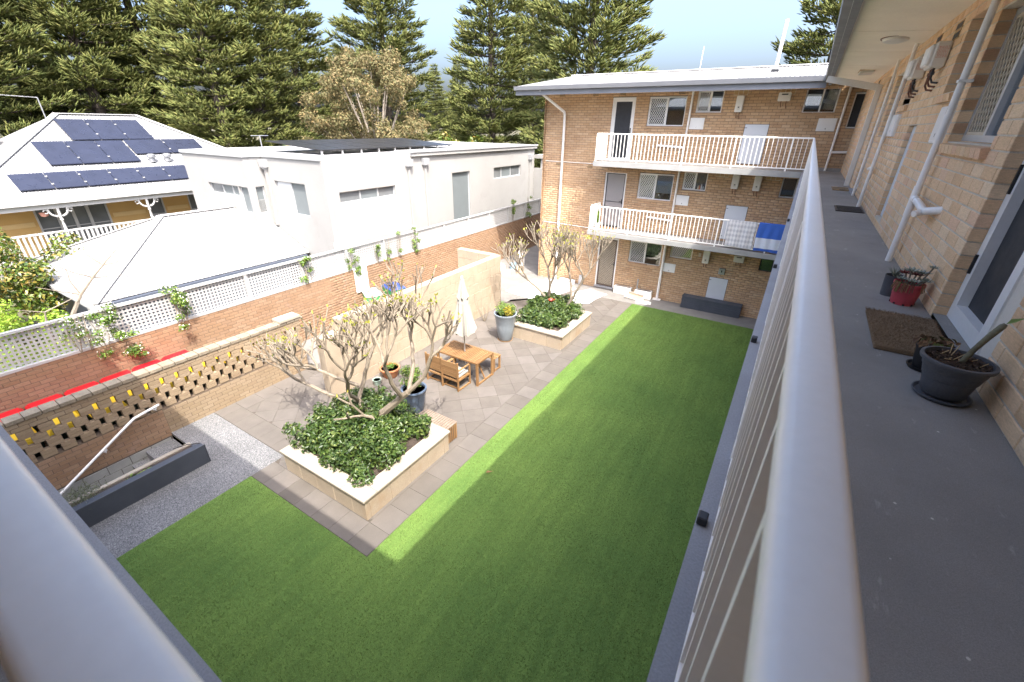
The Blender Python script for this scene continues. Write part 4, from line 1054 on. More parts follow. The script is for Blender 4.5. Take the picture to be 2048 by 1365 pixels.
def frangipani(name, label, base, stems, seed, levels=5, len0=0.62, up=0.26, spread=0.52, rlim=0.0058):
    r = random.Random(seed); segs = []; tips = []
    t = thing(name, label, 'tree', base, group='bare frangipani trees in the planters', world=True)
    def grow(p, d, L, rad, lv):
        pts = [p]; rs = [rad]; q = p.copy(); dd = d.copy()
        for i in range(3):
            dd = (dd+Vector((r.gauss(0, 0.15), r.gauss(0, 0.15), up*0.45+r.gauss(0, 0.11)))).normalized()
            q = q+dd*L/3; pts.append(q.copy()); rs.append(rad*(1-0.035*(i+1)))
        rs[-1] = rad*0.9
        segs.append((pts, rs))
        if lv <= 0: tips.append((q, dd, rad)); return
        k = 3 if r.random() < 0.38 else 2
        ang0 = r.uniform(0, 2*math.pi); a = dd.orthogonal().normalized(); b = dd.cross(a)
        for i in range(k):
            th = ang0+2*math.pi*i/k+r.uniform(-0.4, 0.4); s = spread*r.uniform(0.7, 1.25)
            nd_ = (dd*math.cos(s)+(a*math.cos(th)+b*math.sin(th))*math.sin(s)+Vector((0, 0, up))).normalized()
            grow(q, nd_, L*r.uniform(0.74, 1.0), rs[-1]*(0.90 if k == 2 else 0.84), lv-1)
    for pts, rads, lv in stems:
        pts = [Vector(p) for p in pts]; fine = [pts[0]]; fr_ = [rads[0]]
        for i in range(1, len(pts)):
            for k in (1, 2, 3):
                f = k/3; fine.append(pts[i-1].lerp(pts[i], f)+Vector((r.gauss(0, 0.012), r.gauss(0, 0.012), 0))*(k < 3)); fr_.append(rads[i-1]+(rads[i]-rads[i-1])*f)
        segs.append((fine, fr_)); d = (pts[-1]-pts[-2]).normalized()
        if lv <= 0: continue
        a = d.orthogonal().normalized(); b = d.cross(a); k = 3 if r.random() < 0.5 else 2; th0 = r.uniform(0, 6.28)
        for i in range(k):
            th = th0+2*math.pi*i/k; s = spread*r.uniform(0.7, 1.2)
            grow(pts[-1], (d*math.cos(s)+(a*math.cos(th)+b*math.sin(th))*math.sin(s)+Vector((0, 0, up))).normalized(), len0*r.uniform(0.8, 1.1), rads[-1]*0.80, lv-1)
    branch_mesh(segs, 7).build('trunk', M['bark_grey'], t, True)
    C = []; D = []; Ls = []
    for q, d, rad in tips:
        for i in range(r.choice((0, 1, 1, 2, 3))):
            o = Vector((r.gauss(0, 1), r.gauss(0, 1), r.gauss(0.4, 0.6))).normalized(); L = r.uniform(0.03, 0.085)
            C.append((q, (d*0.9+o*0.7).normalized(), L))
    V = []; F = []
    for q, d, L in C:
        a = d.orthogonal().normalized(); k = len(V); w = L*0.22
        V += [q, q+d*L*0.5+a*w, q+d*L, q+d*L*0.5-a*w, q+d*L*0.45+d.cross(a)*w*0.3]
        F += [(k, k+1, k+4), (k+1, k+2, k+4), (k+2, k+3, k+4), (k+3, k, k+4)]
    np_obj('crown', [tuple(v) for v in V], F, M['leaf_lime'], t)
    return t
B1 = (-6.27, 4.80, 0.45)
frangipani('frangipani_tree', 'bare frangipani with grey forked branches in the nearest planter', B1, [
    ([B1, (-6.28, 4.80, 0.82), (-6.74, 4.78, 1.06)], [0.10, 0.085, 0.062], 0),
    ([(-6.74, 4.78, 1.06), (-7.35, 4.55, 1.12), (-7.95, 4.40, 1.28)], [0.050, 0.042, 0.036], 5),
    ([(-6.74, 4.78, 1.06), (-6.80, 5.05, 1.45), (-6.72, 5.15, 1.85)], [0.048, 0.043, 0.040], 5),
    ([(-6.80, 4.90, 1.35), (-7.15, 4.60, 1.60), (-7.45, 4.45, 1.75)], [0.040, 0.036, 0.032], 4),
    ([(-6.74, 4.78, 1.06), (-6.55, 4.45, 1.45), (-6.30, 4.30, 1.95)], [0.042, 0.040, 0.036], 5),
    ([(-6.28, 4.80, 0.80), (-5.92, 4.90, 1.15), (-5.45, 5.00, 1.62)], [0.085, 0.078, 0.060], 0),
    ([(-5.45, 5.00, 1.62), (-5.15, 5.15, 2.0), (-4.98, 5.20, 2.45)], [0.046, 0.042, 0.038], 4),
    ([(-5.45, 5.00, 1.62), (-5.60, 5.35, 2.05), (-5.75, 5.50, 2.40)], [0.044, 0.040, 0.036], 5),
    ([(-5.60, 4.97, 1.47), (-5.50, 4.65, 2.0), (-5.45, 4.50, 2.45)], [0.044, 0.040, 0.036], 5),
    ([(-6.28, 4.80, 0.80), (-6.10, 4.60, 0.98), (-6.2, 4.45, 1.1)], [0.04, 0.034, 0.03], 2)], 11, len0=0.365, spread=0.58, up=0.20)
B2 = (-6.30, 12.55, 0.45)
frangipani('frangipani_tree', 'bare frangipani with budding tips in the planter by the far wing', B2, [
    ([B2, (-6.31, 12.55, 0.78), (-6.33, 12.55, 0.95)], [0.085, 0.075, 0.065], 0),
    ([(-6.33, 12.55, 0.95), (-6.65, 12.45, 1.30), (-7.05, 12.35, 1.60)], [0.048, 0.043, 0.038], 5),
    ([(-6.33, 12.55, 0.95), (-6.40, 12.75, 1.50), (-6.55, 12.85, 1.95)], [0.048, 0.042, 0.036], 5),
    ([(-6.33, 12.55, 0.95), (-6.22, 12.4, 1.45), (-6.05, 12.35, 1.9)], [0.046, 0.042, 0.036], 5),
    ([(-5.70, 12.70, 0.45), (-5.68, 12.70, 0.75), (-5.55, 12.72, 1.05)], [0.07, 0.06, 0.050], 0),
    ([(-5.55, 12.72, 1.05), (-5.35, 12.70, 1.45), (-5.20, 12.75, 1.85)], [0.046, 0.040, 0.036], 5),
    ([(-5.55, 12.72, 1.05), (-5.62, 12.80, 1.50), (-5.75, 12.85, 1.95)], [0.044, 0.040, 0.034], 5)], 23, len0=0.37, spread=0.50)
# glossy shrubs round the trunks
def shrub_bed(R, label, seed, top, shift=(0, 0)):
    x0, x1, y0, y1 = R; r = random.Random(seed); bl = []
    t = thing('shrub', label, 'shrub', ((x0+x1)/2, (y0+y1)/2, 0.43), group='glossy shrubs in the limestone planters', world=True)
    nx, ny = 7, 7
    for i in range(nx):
        for k in range(ny):
            u, v = (i+0.5)/nx, (k+0.5)/ny
            if u > 0.86 and v < 0.9 and r.random() < 0.55: continue
            x = x0+0.28+(x1-x0-0.56)*u+r.uniform(-0.08, 0.08)+shift[0]*(1-u); y = y0+0.26+(y1-y0-0.46)*v+r.uniform(-0.08, 0.08)
            edge = min(u, 1-u)*2; hh = top*(0.55+0.45*min(1, (1-u)*1.7))*(0.72+0.28*min(1, v*2.2))*r.uniform(0.85, 1.1)
            z = 0.45+hh*0.5; bl.append((x, y, z, r.uniform(0.20, 0.27), r.uniform(0.20, 0.27), hh*0.55))
            for m in range(2): bl.append((x+r.uniform(-0.16, 0.16), y+r.uniform(-0.16, 0.16), 0.45+hh*r.uniform(0.75, 1.05), r.uniform(0.09, 0.15), r.uniform(0.09, 0.15), r.uniform(0.08, 0.14)))
    v, f = blob_leaves(bl, 420, 0.082, 0.040, seed, 0.6, 0.45)
    v[:, 2] = np.maximum(v[:, 2], 0.44)
    np_obj('foliage', v, f, M['leaf_dark'], t)
    stems = []
    for b in bl[::3]:
        stems.append(([(b[0], b[1], 0.40), (b[0]+r.uniform(-0.05, 0.05), b[1]+r.uniform(-0.05, 0.05), b[2]), (b[0], b[1], b[2]+b[5]*0.7)], [0.008, 0.006, 0.003]))
    branch_mesh(stems, 4).build('stem', M['twig'], t)
shrub_bed(PL1, 'dense dark green glossy shrubs filling the nearest limestone planter', 31, 0.62, (-0.22, 0))
shrub_bed(PL2, 'dense dark green glossy shrubs filling the far limestone planter', 37, 0.58)
rf_ = MB()
for i in range(11):
    a = i*2.4; d = Vector((math.cos(a), math.sin(a), 1.1)).normalized(); p = Vector((0, 0, 0)); e = d.cross(Vector((0, 0, 1))).normalized()*0.03
    rf_.add([p, p+d*0.1+e, p+d*0.2+Vector((0, 0, -0.02)), p+d*0.1-e], [(0, 1, 2, 3)])
ro = rf_.build('red_bromeliad', P('red_bract', (0.55, 0.03, 0.015), 0.4)); ro.location = (-6.12, 12.38, 0.95)
tag(ro, 'small bright red bromeliad at the foot of the far frangipani', 'plant')

# climbing jasmine on the lattice
M['leaf_jas'] = leaf_mat('jasmine_leaf', [(0.06, 0.14, 0.025), (0.12, 0.22, 0.03), (0.20, 0.29, 0.05), (0.09, 0.17, 0.03), (0.28, 0.33, 0.07)], 0.4, 0.3)
M['petal'] = P('white_petal', (0.80, 0.79, 0.70), 0.6, 0.05)
def vine(label, y, w, z0, z1, seed, dens=430, flowers=True, out=0.13, mat='leaf_jas'):
    r = random.Random(seed); bl = []
    t = thing('jasmine_vine', label, 'vine', (-12.22, y, z0), group='jasmine vines climbing the lattice', world=True)
    n = max(3, int((z1-z0)*w*26))
    for i in range(n):
        v = r.random(); z = z0+(z1-z0)*v; ww = w*(0.6+0.4*math.sin(3.1*v+0.4))
        bl.append((-12.20+r.uniform(-0.05, out), y+r.uniform(-ww, ww)/1.6, z, r.uniform(0.06, 0.13), r.uniform(0.07, 0.16), r.uniform(0.06, 0.14)))
    v, f = blob_leaves(bl, dens, 0.062, 0.034, seed, 0.4, 0.2); np_obj('foliage', v, f, M[mat], t)
    st_ = []
    for i in range(5):
        yy = y+r.uniform(-w, w)*0.5; st_.append(([(-12.24, yy, 1.78), (-12.21, yy+r.uniform(-0.1, 0.1), (z0+z1)/2), (-12.22, yy+r.uniform(-0.2, 0.2), z1)], [0.010, 0.007, 0.003]))
    branch_mesh(st_, 4).build('stem', M['twig'], t)
    if flowers:
        fl = [(b[0]+0.05, b[1], b[2]+0.04, b[3], b[4], b[5]) for b in bl]
        v, f = blob_leaves(fl, 70, 0.034, 0.026, seed+1, 0.6, 0.8); np_obj('blossom', v, f, M['petal'], t)
    return t
vine('big white-flowered jasmine spilling over the shaded end of the lattice', 2.72, 0.62, 1.35, 2.62, 1, 520, out=0.30)
vine('thin pale jasmine sprawling left of the big one on the shaded lattice', 2.15, 0.30, 1.95, 2.6, 2, 260)
vine('broad white-flowered jasmine clump on the lattice beside the outbuilding gutter', 4.05, 0.38, 1.72, 2.80, 3, 560, out=0.22)
vine('leafy jasmine strand where the outbuilding meets the white house', 7.60, 0.32, 1.80, 2.66, 4, 420, False)
vine('round jasmine clump above the white board on the wall', 9.35, 0.36, 1.62, 2.50, 5, 430, False)
vine('jasmine strand right of the round clump, first of three thin ones', 10.45, 0.16, 1.82, 2.55, 6, 420, False)
vine('jasmine strand in the middle of three thin ones on the lattice', 11.0, 0.18, 1.78, 2.60, 7, 420, False)
vine('third thin jasmine strand with yellow-green tips', 11.55, 0.16, 1.88, 2.66, 8, 380, False)
vine('dense hanging jasmine tail before the long bare lattice', 12.4, 0.22, 1.70, 2.78, 9, 520, False)
vine('upright dark jasmine column on the lattice near the far wing', 19.65, 0.20, 1.55, 2.85, 10, 620, False)
vine('last jasmine clump on the lattice beside the far wing corner', 21.2, 0.26, 1.80, 2.85, 11, 420, True)

# hedge, lime shrub, bare sapling behind the lattice
M['leaf_hedge'] = leaf_mat('hedge_leaf', [(0.035, 0.075, 0.012), (0.075, 0.13, 0.018), (0.14, 0.17, 0.025), (0.05, 0.095, 0.014), (0.28, 0.19, 0.04), (0.10, 0.15, 0.02)], 0.35, 0.2, 0.5)
M['leaf_bright'] = leaf_mat('lime_leaf', [(0.14, 0.25, 0.02), (0.22, 0.34, 0.03), (0.30, 0.40, 0.05), (0.18, 0.28, 0.03)], 0.45, 0.35)
r = random.Random(5); bl = []
for i in range(46):
    y = r.uniform(-1.0, 3.1); x = r.uniform(-21.0, -18.8); bl.append((x, y, r.uniform(0.4, 3.2), r.uniform(0.35, 0.6), r.uniform(0.35, 0.6), r.uniform(0.35, 0.6)))
for i in range(30):
    y = r.uniform(2.2, 5.2); x = r.uniform(-22.0, -20.0); bl.append((x, y, r.uniform(0.8, 2.6), 0.4, 0.45, 0.4))
hg = thing('hedge', 'tall dark green hedge with orange new growth behind the outbuilding', 'hedge', (-20, 1.5, -0.06), world=True)
v, f = blob_leaves(bl, 130, 0.13, 0.075, 51, 0.4, 0.5); np_obj('foliage', v, f, M['leaf_hedge'], hg)
bl = []
for i in range(40):
    y = r.uniform(0.2, 2.6); bl.append((r.uniform(-16.8, -14.3), y, r.uniform(0.2, 2.35-0.25*abs(y-0.9)), r.uniform(0.25, 0.4), r.uniform(0.25, 0.4), r.uniform(0.22, 0.36)))
ls = thing('shrub', 'bright lime green shrub behind the shaded end of the lattice', 'shrub', (-15, 1.3, -0.06), world=True)
v, f = blob_leaves(bl, 190, 0.10, 0.05, 52, 0.4, 0.45); np_obj('foliage', v, f, M['leaf_bright'], ls)
bl = [(-22.2+r.uniform(-.4, .4), 6.6+r.uniform(-1.2, 2.2), 1.3+r.uniform(-.4, .5), 0.4, 0.45, 0.4) for i in range(14)]+[(-24.0, 9.4+r.uniform(-.8, .8), 1.5+r.uniform(-.3, .5), 0.35, 0.4, 0.3) for i in range(7)]
gs = thing('shrub', 'loose yellow-green shrub against the verandah balustrade', 'shrub', (-22.5, 7.0, -0.06), world=True)
v, f = blob_leaves(bl, 120, 0.12, 0.06, 53, 0.4, 0.4); np_obj('foliage', v, f, M['leaf_hedge'], gs)
bt = thing('sapling', 'leafless grey sapling leaning over the outbuilding roof', 'tree', (-13.4, 2.2, 0), world=True)
segs = []; r = random.Random(9)
trunk = [Vector(p) for p in ((-13.4, 2.25, 0.0), (-13.3, 2.35, 1.6), (-13.2, 2.42, 2.35), (-13.2, 2.68, 2.74), (-13.2, 3.0, 3.06), (-13.2, 3.26, 3.29), (-13.2, 3.71, 3.67))]
segs.append((trunk, [0.06, 0.055, 0.05, 0.036, 0.028, 0.02, 0.006]))
for b, pts in ((3, ((-13.25, 2.62, 3.05), (-13.3, 2.66, 3.45))), (4, ((-13.15, 2.72, 3.25), (-13.1, 2.40, 3.55))), (4, ((-13.2, 3.3, 3.0), (-13.1, 3.55, 3.0))), (5, ((-13.3, 3.12, 3.5), (-13.35, 2.98, 3.75))), (5, ((-13.15, 3.5, 3.3), (-13.1, 3.72, 3.45))), (3, ((-13.2, 2.3, 2.95), (-13.2, 2.05, 3.1)))):
    segs.append(([trunk[b]]+[Vector(p) for p in pts], [0.018, 0.010, 0.004]))
segs.append(([Vector((-13.2, 1.9, 1.5)), Vector((-13.2, 1.95, 2.25)), Vector((-13.15, 2.0, 2.55)), Vector((-13.1, 2.6, 2.75))], [0.03, 0.025, 0.018, 0.005]))
segs.append(([Vector((-13.15, 2.0, 2.55)), Vector((-13.1, 1.6, 2.75))], [0.014, 0.004]))
branch_mesh(segs, 6).build('trunk', M['twig'], bt, True)
# small plant in the long planter
lv = thing('lavender', 'grey-green lavender tuft at the shaded end of the charcoal planter', 'plant', (-9.14, 0.78, 0.33), world=True)
r_ = np.random.default_rng(4); n = 420; C = np.c_[r_.normal(-9.14, 0.11, n), r_.normal(0.76, 0.14, n), r_.uniform(0.34, 0.66, n)]
N = np.c_[r_.normal(0, 1, n), r_.normal(0, 1, n), r_.normal(0, .4, n)]; V, F = leaf_arrays(C, N, 0.09, 0.012, r_)
np_obj('foliage', V, F, leaf_mat('lavender_leaf', [(0.14, 0.16, 0.10), (0.22, 0.24, 0.15), (0.10, 0.13, 0.07)]), lv)
sd_ = blob_leaves([(-9.13, 1.45, 0.36, 0.09, 0.15, 0.05), (-9.14, 1.65, 0.36, 0.06, 0.14, 0.04)], 260, 0.07, 0.04, 7, 0.8, 0.3)
sg = thing('seedling', 'pale green seedlings in the middle of the charcoal planter', 'plant', (-9.13, 1.5, 0.33), world=True); np_obj('foliage', sd_[0], sd_[1], M['leaf_jas'], sg)
# ------------------------------------------------------------------ courtyard furniture
def wood_mat():
    m, t, b = mat_new('teak')
    base = ramp(t, rnd(t), [(0, (0.20, 0.105, 0.04)), (0.5, (0.245, 0.135, 0.054)), (1, (0.29, 0.168, 0.072))])
    f = noise(t, 40, 4, vec=pos(t), stretch=(6, 1, 6)); base = mixc(t, 1.0, base, ramp(t, f, [(0.3, (0.78,)*3), (0.7, (1.1,)*3)]), 'MULTIPLY')
    t.links.new(base, b.inputs['Base Color']); b.inputs['Roughness'].default_value = 0.6; return m
M['teak'] = wood_mat()
M['teak_grey'] = P('weathered_teak', (0.24, 0.185, 0.14), 0.8, 0.2, 8, 60, 0.15, 0.2)
M['canvas'] = P('cream_canvas', (0.34, 0.32, 0.28), 0.85, 0.05, 3, 200, 0.05, 0.1)
tb = thing('garden_table', 'teak slatted garden table with a parasol through its centre', 'table', (-6.66, 8.30, 0))
W2, D2 = 0.70, 0.38
for x in (-W2+0.03, W2-0.03):
    for y in (-D2+0.03, D2-0.03): MB().cbox(x-0.03, x+0.03, y-0.03, y+0.03, 0, 0.68, 0.004).build('leg', M['teak'], tb)
    MB().box(x-0.02, x+0.02, -D2+0.06, D2-0.06, 0.02, 0.06).build('foot_rail', M['teak'], tb)
    MB().bar((x, 0, 0.05), (x*0.55, 0, 0.66), 0.03, 0.03, (0, 1, 0)).build('brace', M['teak'], tb)
for y in (-D2+0.025, D2-0.025): MB().cbox(-W2, W2, y-0.025, y+0.025, 0.665, 0.72, 0.004).build('apron', M['teak'], tb)
for x in (-W2+0.03, W2-0.03): MB().cbox(x-0.03, x+0.03, -D2+0.05, D2-0.05, 0.665, 0.72, 0.004).build('apron', M['teak'], tb)
n = 21; sl = MB().cbox(-0.0195, 0.0195, -D2+0.051, D2-0.051, 0.695, 0.717, 0.003).mesh('slat', M['teak'])
for i in range(n): inst('slat', sl, (-W2+0.09+(2*W2-0.18)*i/(n-1), 0, 0), tb)
def chair(loc, label):
    t = thing('garden_chair', label, 'chair', loc, 0, 'teak chairs at the garden table')
    w = 0.265
    for x in (-w, w):
        MB().cbox(x-0.02, x+0.02, 0.0, 0.045, 0, 0.86, 0.004).build('leg', M['teak'], t)
        MB().cbox(x-0.02, x+0.02, 0.50, 0.545, 0, 0.60, 0.004).build('leg', M['teak'], t)
        MB().cbox(x-0.022, x+0.022, 0.045, 0.545, 0.60, 0.63, 0.004).build('arm', M['teak'], t)
        MB().box(x-0.018, x+0.018, 0.046, 0.499, 0.02, 0.055).build('foot_rail', M['teak'], t)
        MB().box(x-0.018, x+0.018, 0.046, 0.499, 0.30, 0.35).build('side_rail', M['teak'], t)
    MB().box(-w+0.021, w-0.021, 0.005, 0.035, 0.29, 0.34).build('back_rail', M['teak'], t)
    MB().box(-w+0.021, w-0.021, 0.51, 0.54, 0.29, 0.34).build('front_rail', M['teak'], t)
    MB().box(-w+0.021, w-0.021, 0.08, 0.11, 0.03, 0.06).build('stretcher', M['teak'], t)
    for i in range(8): MB().box(-w+0.021, w-0.021, 0.012-i*0.004, 0.03-i*0.004, 0.41+i*0.056, 0.455+i*0.056).build('back_slat', M['teak'], t)
    for i in range(6): MB().box(-w+0.021, w-0.021, 0.06+i*0.075, 0.115+i*0.075, 0.335, 0.352).build('seat_slat', M['teak'], t)
    MB().cbox(-w+0.03, w-0.03, 0.05, 0.52, 0.354, 0.43, 0.022).build('cushion', M['canvas'], t)
    return t
chair((-6.51, 7.43, 0), 'teak armchair with a cream cushion, the one nearer the lawn')
chair((-7.075, 7.46, 0), 'teak armchair with a cream cushion, the one nearer the bare tree')
bn = thing('garden_bench', 'teak bench tucked behind the garden table, only its end showing', 'bench', (-6.66, 8.95, 0))
for x in (-0.62, 0.62):
    for y in (-0.14, 0.14): MB().cbox(x-0.025, x+0.025, y-0.025, y+0.025, 0, 0.42, 0.004).build('leg', M['teak'], bn)
    MB().box(x-0.018, x+0.018, -0.115, 0.115, 0.02, 0.055).build('foot_rail', M['teak'], bn)
for i in range(5): MB().cbox(-0.66, 0.66, -0.165+i*0.068, -0.105+i*0.068, 0.421, 0.447, 0.003).build('slat', M['teak'], bn)
b2 = thing('slatted_bench', 'small weathered slatted bench against the back of the nearest planter', 'bench', (-5.55, 5.80, 0))
for x in (-0.42, 0.42):
    for y in (-0.14, 0.14): MB().cbox(x-0.025, x+0.025, y-0.025, y+0.025, 0, 0.42, 0.004).build('leg', M['teak'], b2)
for i in range(14): MB().box(-0.45+i*0.066, -0.40+i*0.066, -0.18, 0.18, 0.421, 0.443).build('slat', M['teak_grey'], b2)
for i in range(5): MB().box(0.448, 0.462, -0.15+i*0.065, -0.11+i*0.065, 0.05, 0.42).build('end_slat', M['teak'], b2)
# closed parasol
um = thing('parasol', 'closed cream parasol standing in the garden table', 'umbrella', (-6.66, 8.30, 0))
MB().tube([(0, 0, 0.0), (0, 0, 2.82)], 0.019, 10).build('pole', M['metal_grey'], um, True)
MB().lathe([(0.0, 0.0), (0.2, 0.0), (0.2, 0.03), (0.04, 0.05), (0.035, 0.2), (0, 0.2)], 20).build('base', M['dark'], um, True)
def canopy(z0, z1, r0, r1, seed, n=64, folds=8):
    r = random.Random(seed); mb = MB(); ph = [r.uniform(-0.3, 0.3) for _ in range(folds)]
    rows = 14
    for i in range(rows):
        f = i/(rows-1); z = z0+(z1-z0)*f; R = r0+(r1-r0)*f**0.9
        for k in range(n):
            a = 2*math.pi*k/n; w = math.cos(a*folds/1.0+ph[k*folds//n]*2)
            rr = R*(1+0.26*w*(1-f*0.7)); mb.v.append((rr*math.cos(a), rr*math.sin(a), z+(0.07*w+r.uniform(-0.012, 0.012))*(1-f)**3))
    for i in range(rows-1):
        for k in range(n): mb.f.append((i*n+k, i*n+(k+1) % n, (i+1)*n+(k+1) % n, (i+1)*n+k))
    return mb
canopy(1.32, 2.36, 0.285, 0.11, 3).build('canopy', M['canvas'], um, True)
canopy(2.27, 2.80, 0.145, 0.05, 4, 48, 6).build('vent_cap', M['canvas'], um, True)
MB().tube([(0, 0, 2.14), (0, 0, 2.17)], 0.142, 20).build('tie', M['canvas'], um)
MB().lathe([(0.0, 2.88), (0.03, 2.86), (0.035, 2.80), (0.0, 2.79)], 12).build('finial', M['cream_white'], um, True)

# ------------------------------------------------------------------ pots
M['glaze'] = P('blue_grey_glaze', (0.20, 0.23, 0.255), 0.35, 0.12, 3, 40, 0.04, 0.03, stains=(3, (0.27, 0.29, 0.31), 0.6, 0.8))
M['glaze_blue'] = P('blue_glaze', (0.10, 0.135, 0.19), 0.2, 0.15, 5, 40, 0.06, 0.03)
M['terracotta'] = P('terracotta', (0.40, 0.17, 0.08), 0.85, 0.15, 5, 60, 0.08, 0.15)
def pot(name, label, loc, prof, mat, soil_z, soil_r, n=28, cat='pot', saucer=None, group=None):
    t = thing(name, label, cat, loc, 0, group)
    MB().lathe(prof, n).build('body', M[mat], t, True)
    MB().lathe([(0.0, soil_z), (soil_r, soil_z)], n).build('soil', M['soil'], t)
    if saucer: MB().lathe([(0.0, 0.0), (saucer, 0.0), (saucer+0.012, 0.035), (saucer, 0.035), (saucer-0.012, 0.008), (0, 0.008)], n).build('saucer', M[saucer_mat(mat)], t, True)
    return t
def saucer_mat(m): return {'glaze': 'teak', 'pot_grey': 'pot_grey', 'black': 'black'}.get(m, 'terracotta')
def plant_in(name, label, loc, blobs, dens, L, W, mat, seed, cat='plant'):
    t = thing(name, label, cat, loc); v, f = blob_leaves(blobs, dens, L, W, seed, 0.5, 0.3); np_obj('foliage', v, f, M[mat], t)
    st_ = [([(b[0]*0.3, b[1]*0.3, 0), (b[0]*0.8, b[1]*0.8, b[2]*0.6), (b[0], b[1], b[2])], [0.008, 0.006, 0.003]) for b in blobs]
    branch_mesh(st_, 4).build('stem', M['twig'], t); return t
pot('tall_pot', 'tall tapered blue-grey glazed pot beside the far planter', (-6.93, 10.78, 0), [(0, 0.02), (0.20, 0.02), (0.22, 0.05), (0.30, 0.50), (0.345, 0.86), (0.375, 0.90), (0.375, 0.94), (0.33, 0.94), (0.31, 0.80), (0, 0.80)], 'glaze', 0.86, 0.32, saucer=0.24)
r = random.Random(2)
plant_in('potted_shrub', 'green shrub with yellow flowers in the tall blue-grey pot', (-6.93, 10.78, 0.86), [(r.uniform(-.26, .16), r.uniform(-.2, .2), r.uniform(.1, .34), .14, .14, .12) for i in range(14)], 420, 0.05, 0.024, 'leaf_jas', 61)
M['leaf_yellow'] = leaf_mat('yellow_leaf', [(0.35, 0.30, 0.03), (0.48, 0.38, 0.03), (0.28, 0.27, 0.04)], 0.5, 0.3)
plant_in('yellow_plant', 'yellow-leaved cushion plant on the sunny side of the tall pot', (-6.80, 10.66, 0.86), [(r.uniform(-.12, .16), r.uniform(-.12, .1), r.uniform(.08, .26), .11, .11, .10) for i in range(9)], 420, 0.04, 0.022, 'leaf_yellow', 62)
pot('blue_pot', 'tall blue glazed pot behind the nearest planter', (-6.62, 6.25, 0), [(0, 0), (0.18, 0), (0.20, 0.04), (0.27, 0.45), (0.29, 0.58), (0.31, 0.60), (0.31, 0.64), (0.27, 0.64), (0.26, 0.55), (0, 0.55)], 'glaze_blue', 0.58, 0.26)
plant_in('potted_shrub', 'upright green shrub in the blue glazed pot', (-6.62, 6.25, 0.58), [(r.uniform(-.17, .17), r.uniform(-.17, .17), r.uniform(.1, .62), .11, .11, .13) for i in range(18)], 420, 0.075, 0.022, 'leaf_jas', 63)
pot('terracotta_pot', 'low terracotta bowl with a green plant by the limestone wall', (-8.32, 7.05, 0), [(0, 0), (0.17, 0), (0.19, 0.03), (0.25, 0.24), (0.28, 0.25), (0.28, 0.29), (0.24, 0.29), (0.23, 0.22), (0, 0.22)], 'terracotta', 0.25, 0.23)
plant_in('potted_herb', 'small green herb in the terracotta bowl', (-8.32, 7.05, 0.25), [(r.uniform(-.1, .1), r.uniform(-.1, .1), .08, .09, .09, .07) for i in range(5)], 400, 0.05, 0.024, 'leaf_jas', 64)
M['celadon'] = P('celadon_glaze', (0.30, 0.40, 0.34), 0.3, 0.1)
pot('green_pot', 'small pale green glazed pot beside the terracotta bowl', (-8.30, 6.55, 0), [(0, 0), (0.08, 0), (0.11, 0.14), (0.12, 0.16), (0.10, 0.16), (0.09, 0.12), (0, 0.12)], 'celadon', 0.14, 0.095, 18)
bs = thing('bare_shrub', 'leafless twiggy shrub against the limestone wall beside the tall pot', 'shrub', (-8.35, 11.6, 0))
segs = []
for i in range(9):
    a = i*0.7; segs.append(([(0.02*math.cos(a), 0.02*math.sin(a), 0), (0.18*math.cos(a), 0.25*math.sin(a), 0.45), (0.22*math.cos(a)+r.uniform(-.1, .1), 0.45*math.sin(a), 0.8+r.uniform(-.15, .25))], [0.012, 0.008, 0.003]))
branch_mesh(segs, 5).build('stem', M['twig'], bs)

# ------------------------------------------------------------------ walkway pots and mats
M['pot_grey'] = P('grey_plastic', (0.095, 0.10, 0.112), 0.5, 0.12, 6, 120, 0.1, 0.12, stains=(9, (0.17, 0.175, 0.18), 0.6, 0.85))
M['red_plastic'] = P('red_plastic', (0.52, 0.065, 0.085), 0.5, 0.12, 5, 90, 0.06, 0.08, stains=(7, (0.62, 0.22, 0.22), 0.6, 0.85))
GP = (0.82, 2.57, F2)
gp = thing('plant_pot', 'large round grey plastic pot on a saucer by the walkway wall', 'pot', GP)
sc_ = 0.60
prof = [(0, 0.022), (0.128, 0.022), (0.142, 0.04), (0.165, 0.13), (0.168, 0.131), (0.171, 0.135), (0.187, 0.185), (0.190, 0.186), (0.193, 0.190), (0.203, 0.225), (0.222, 0.228), (0.226, 0.238), (0.224, 0.250), (0.203, 0.252), (0.198, 0.215), (0, 0.215)]
MB().lathe([(a*sc_, b*0.80) for a, b in prof], 44).build('body', M['pot_grey'], gp, True)
MB().lathe([(0, 0.0), (0.098, 0.0), (0.110, 0.014), (0.110, 0.020), (0.104, 0.020), (0.095, 0.009), (0, 0.009)], 44).build('saucer', M['pot_grey'], gp, True)
MB().lathe([(0, 0.178), (0.117, 0.174)], 30).build('soil', M['soil'], gp)
r_ = np.random.default_rng(12); n = 900; a = r_.uniform(0, 6.28, n); q = np.sqrt(r_.random(n))*0.114
V, F = leaf_arrays(np.c_[q*np.cos(a), q*np.sin(a), 0.181+r_.uniform(0, .014, n)], np.c_[r_.normal(0, .5, n), r_.normal(0, .5, n), np.ones(n)], 0.02, 0.006, r_)
mo = np_obj('mulch', V, F, leaf_mat('bark_mulch', [(0.05, 0.03, 0.02), (0.10, 0.06, 0.04), (0.16, 0.11, 0.07), (0.03, 0.02, 0.015)], 0.9, 0), gp)
cut = thing('frangipani_cutting', 'thick leaning frangipani cutting with one green leaf in the grey pot', 'plant', (GP[0]+0.005, GP[1], GP[2]+0.18))
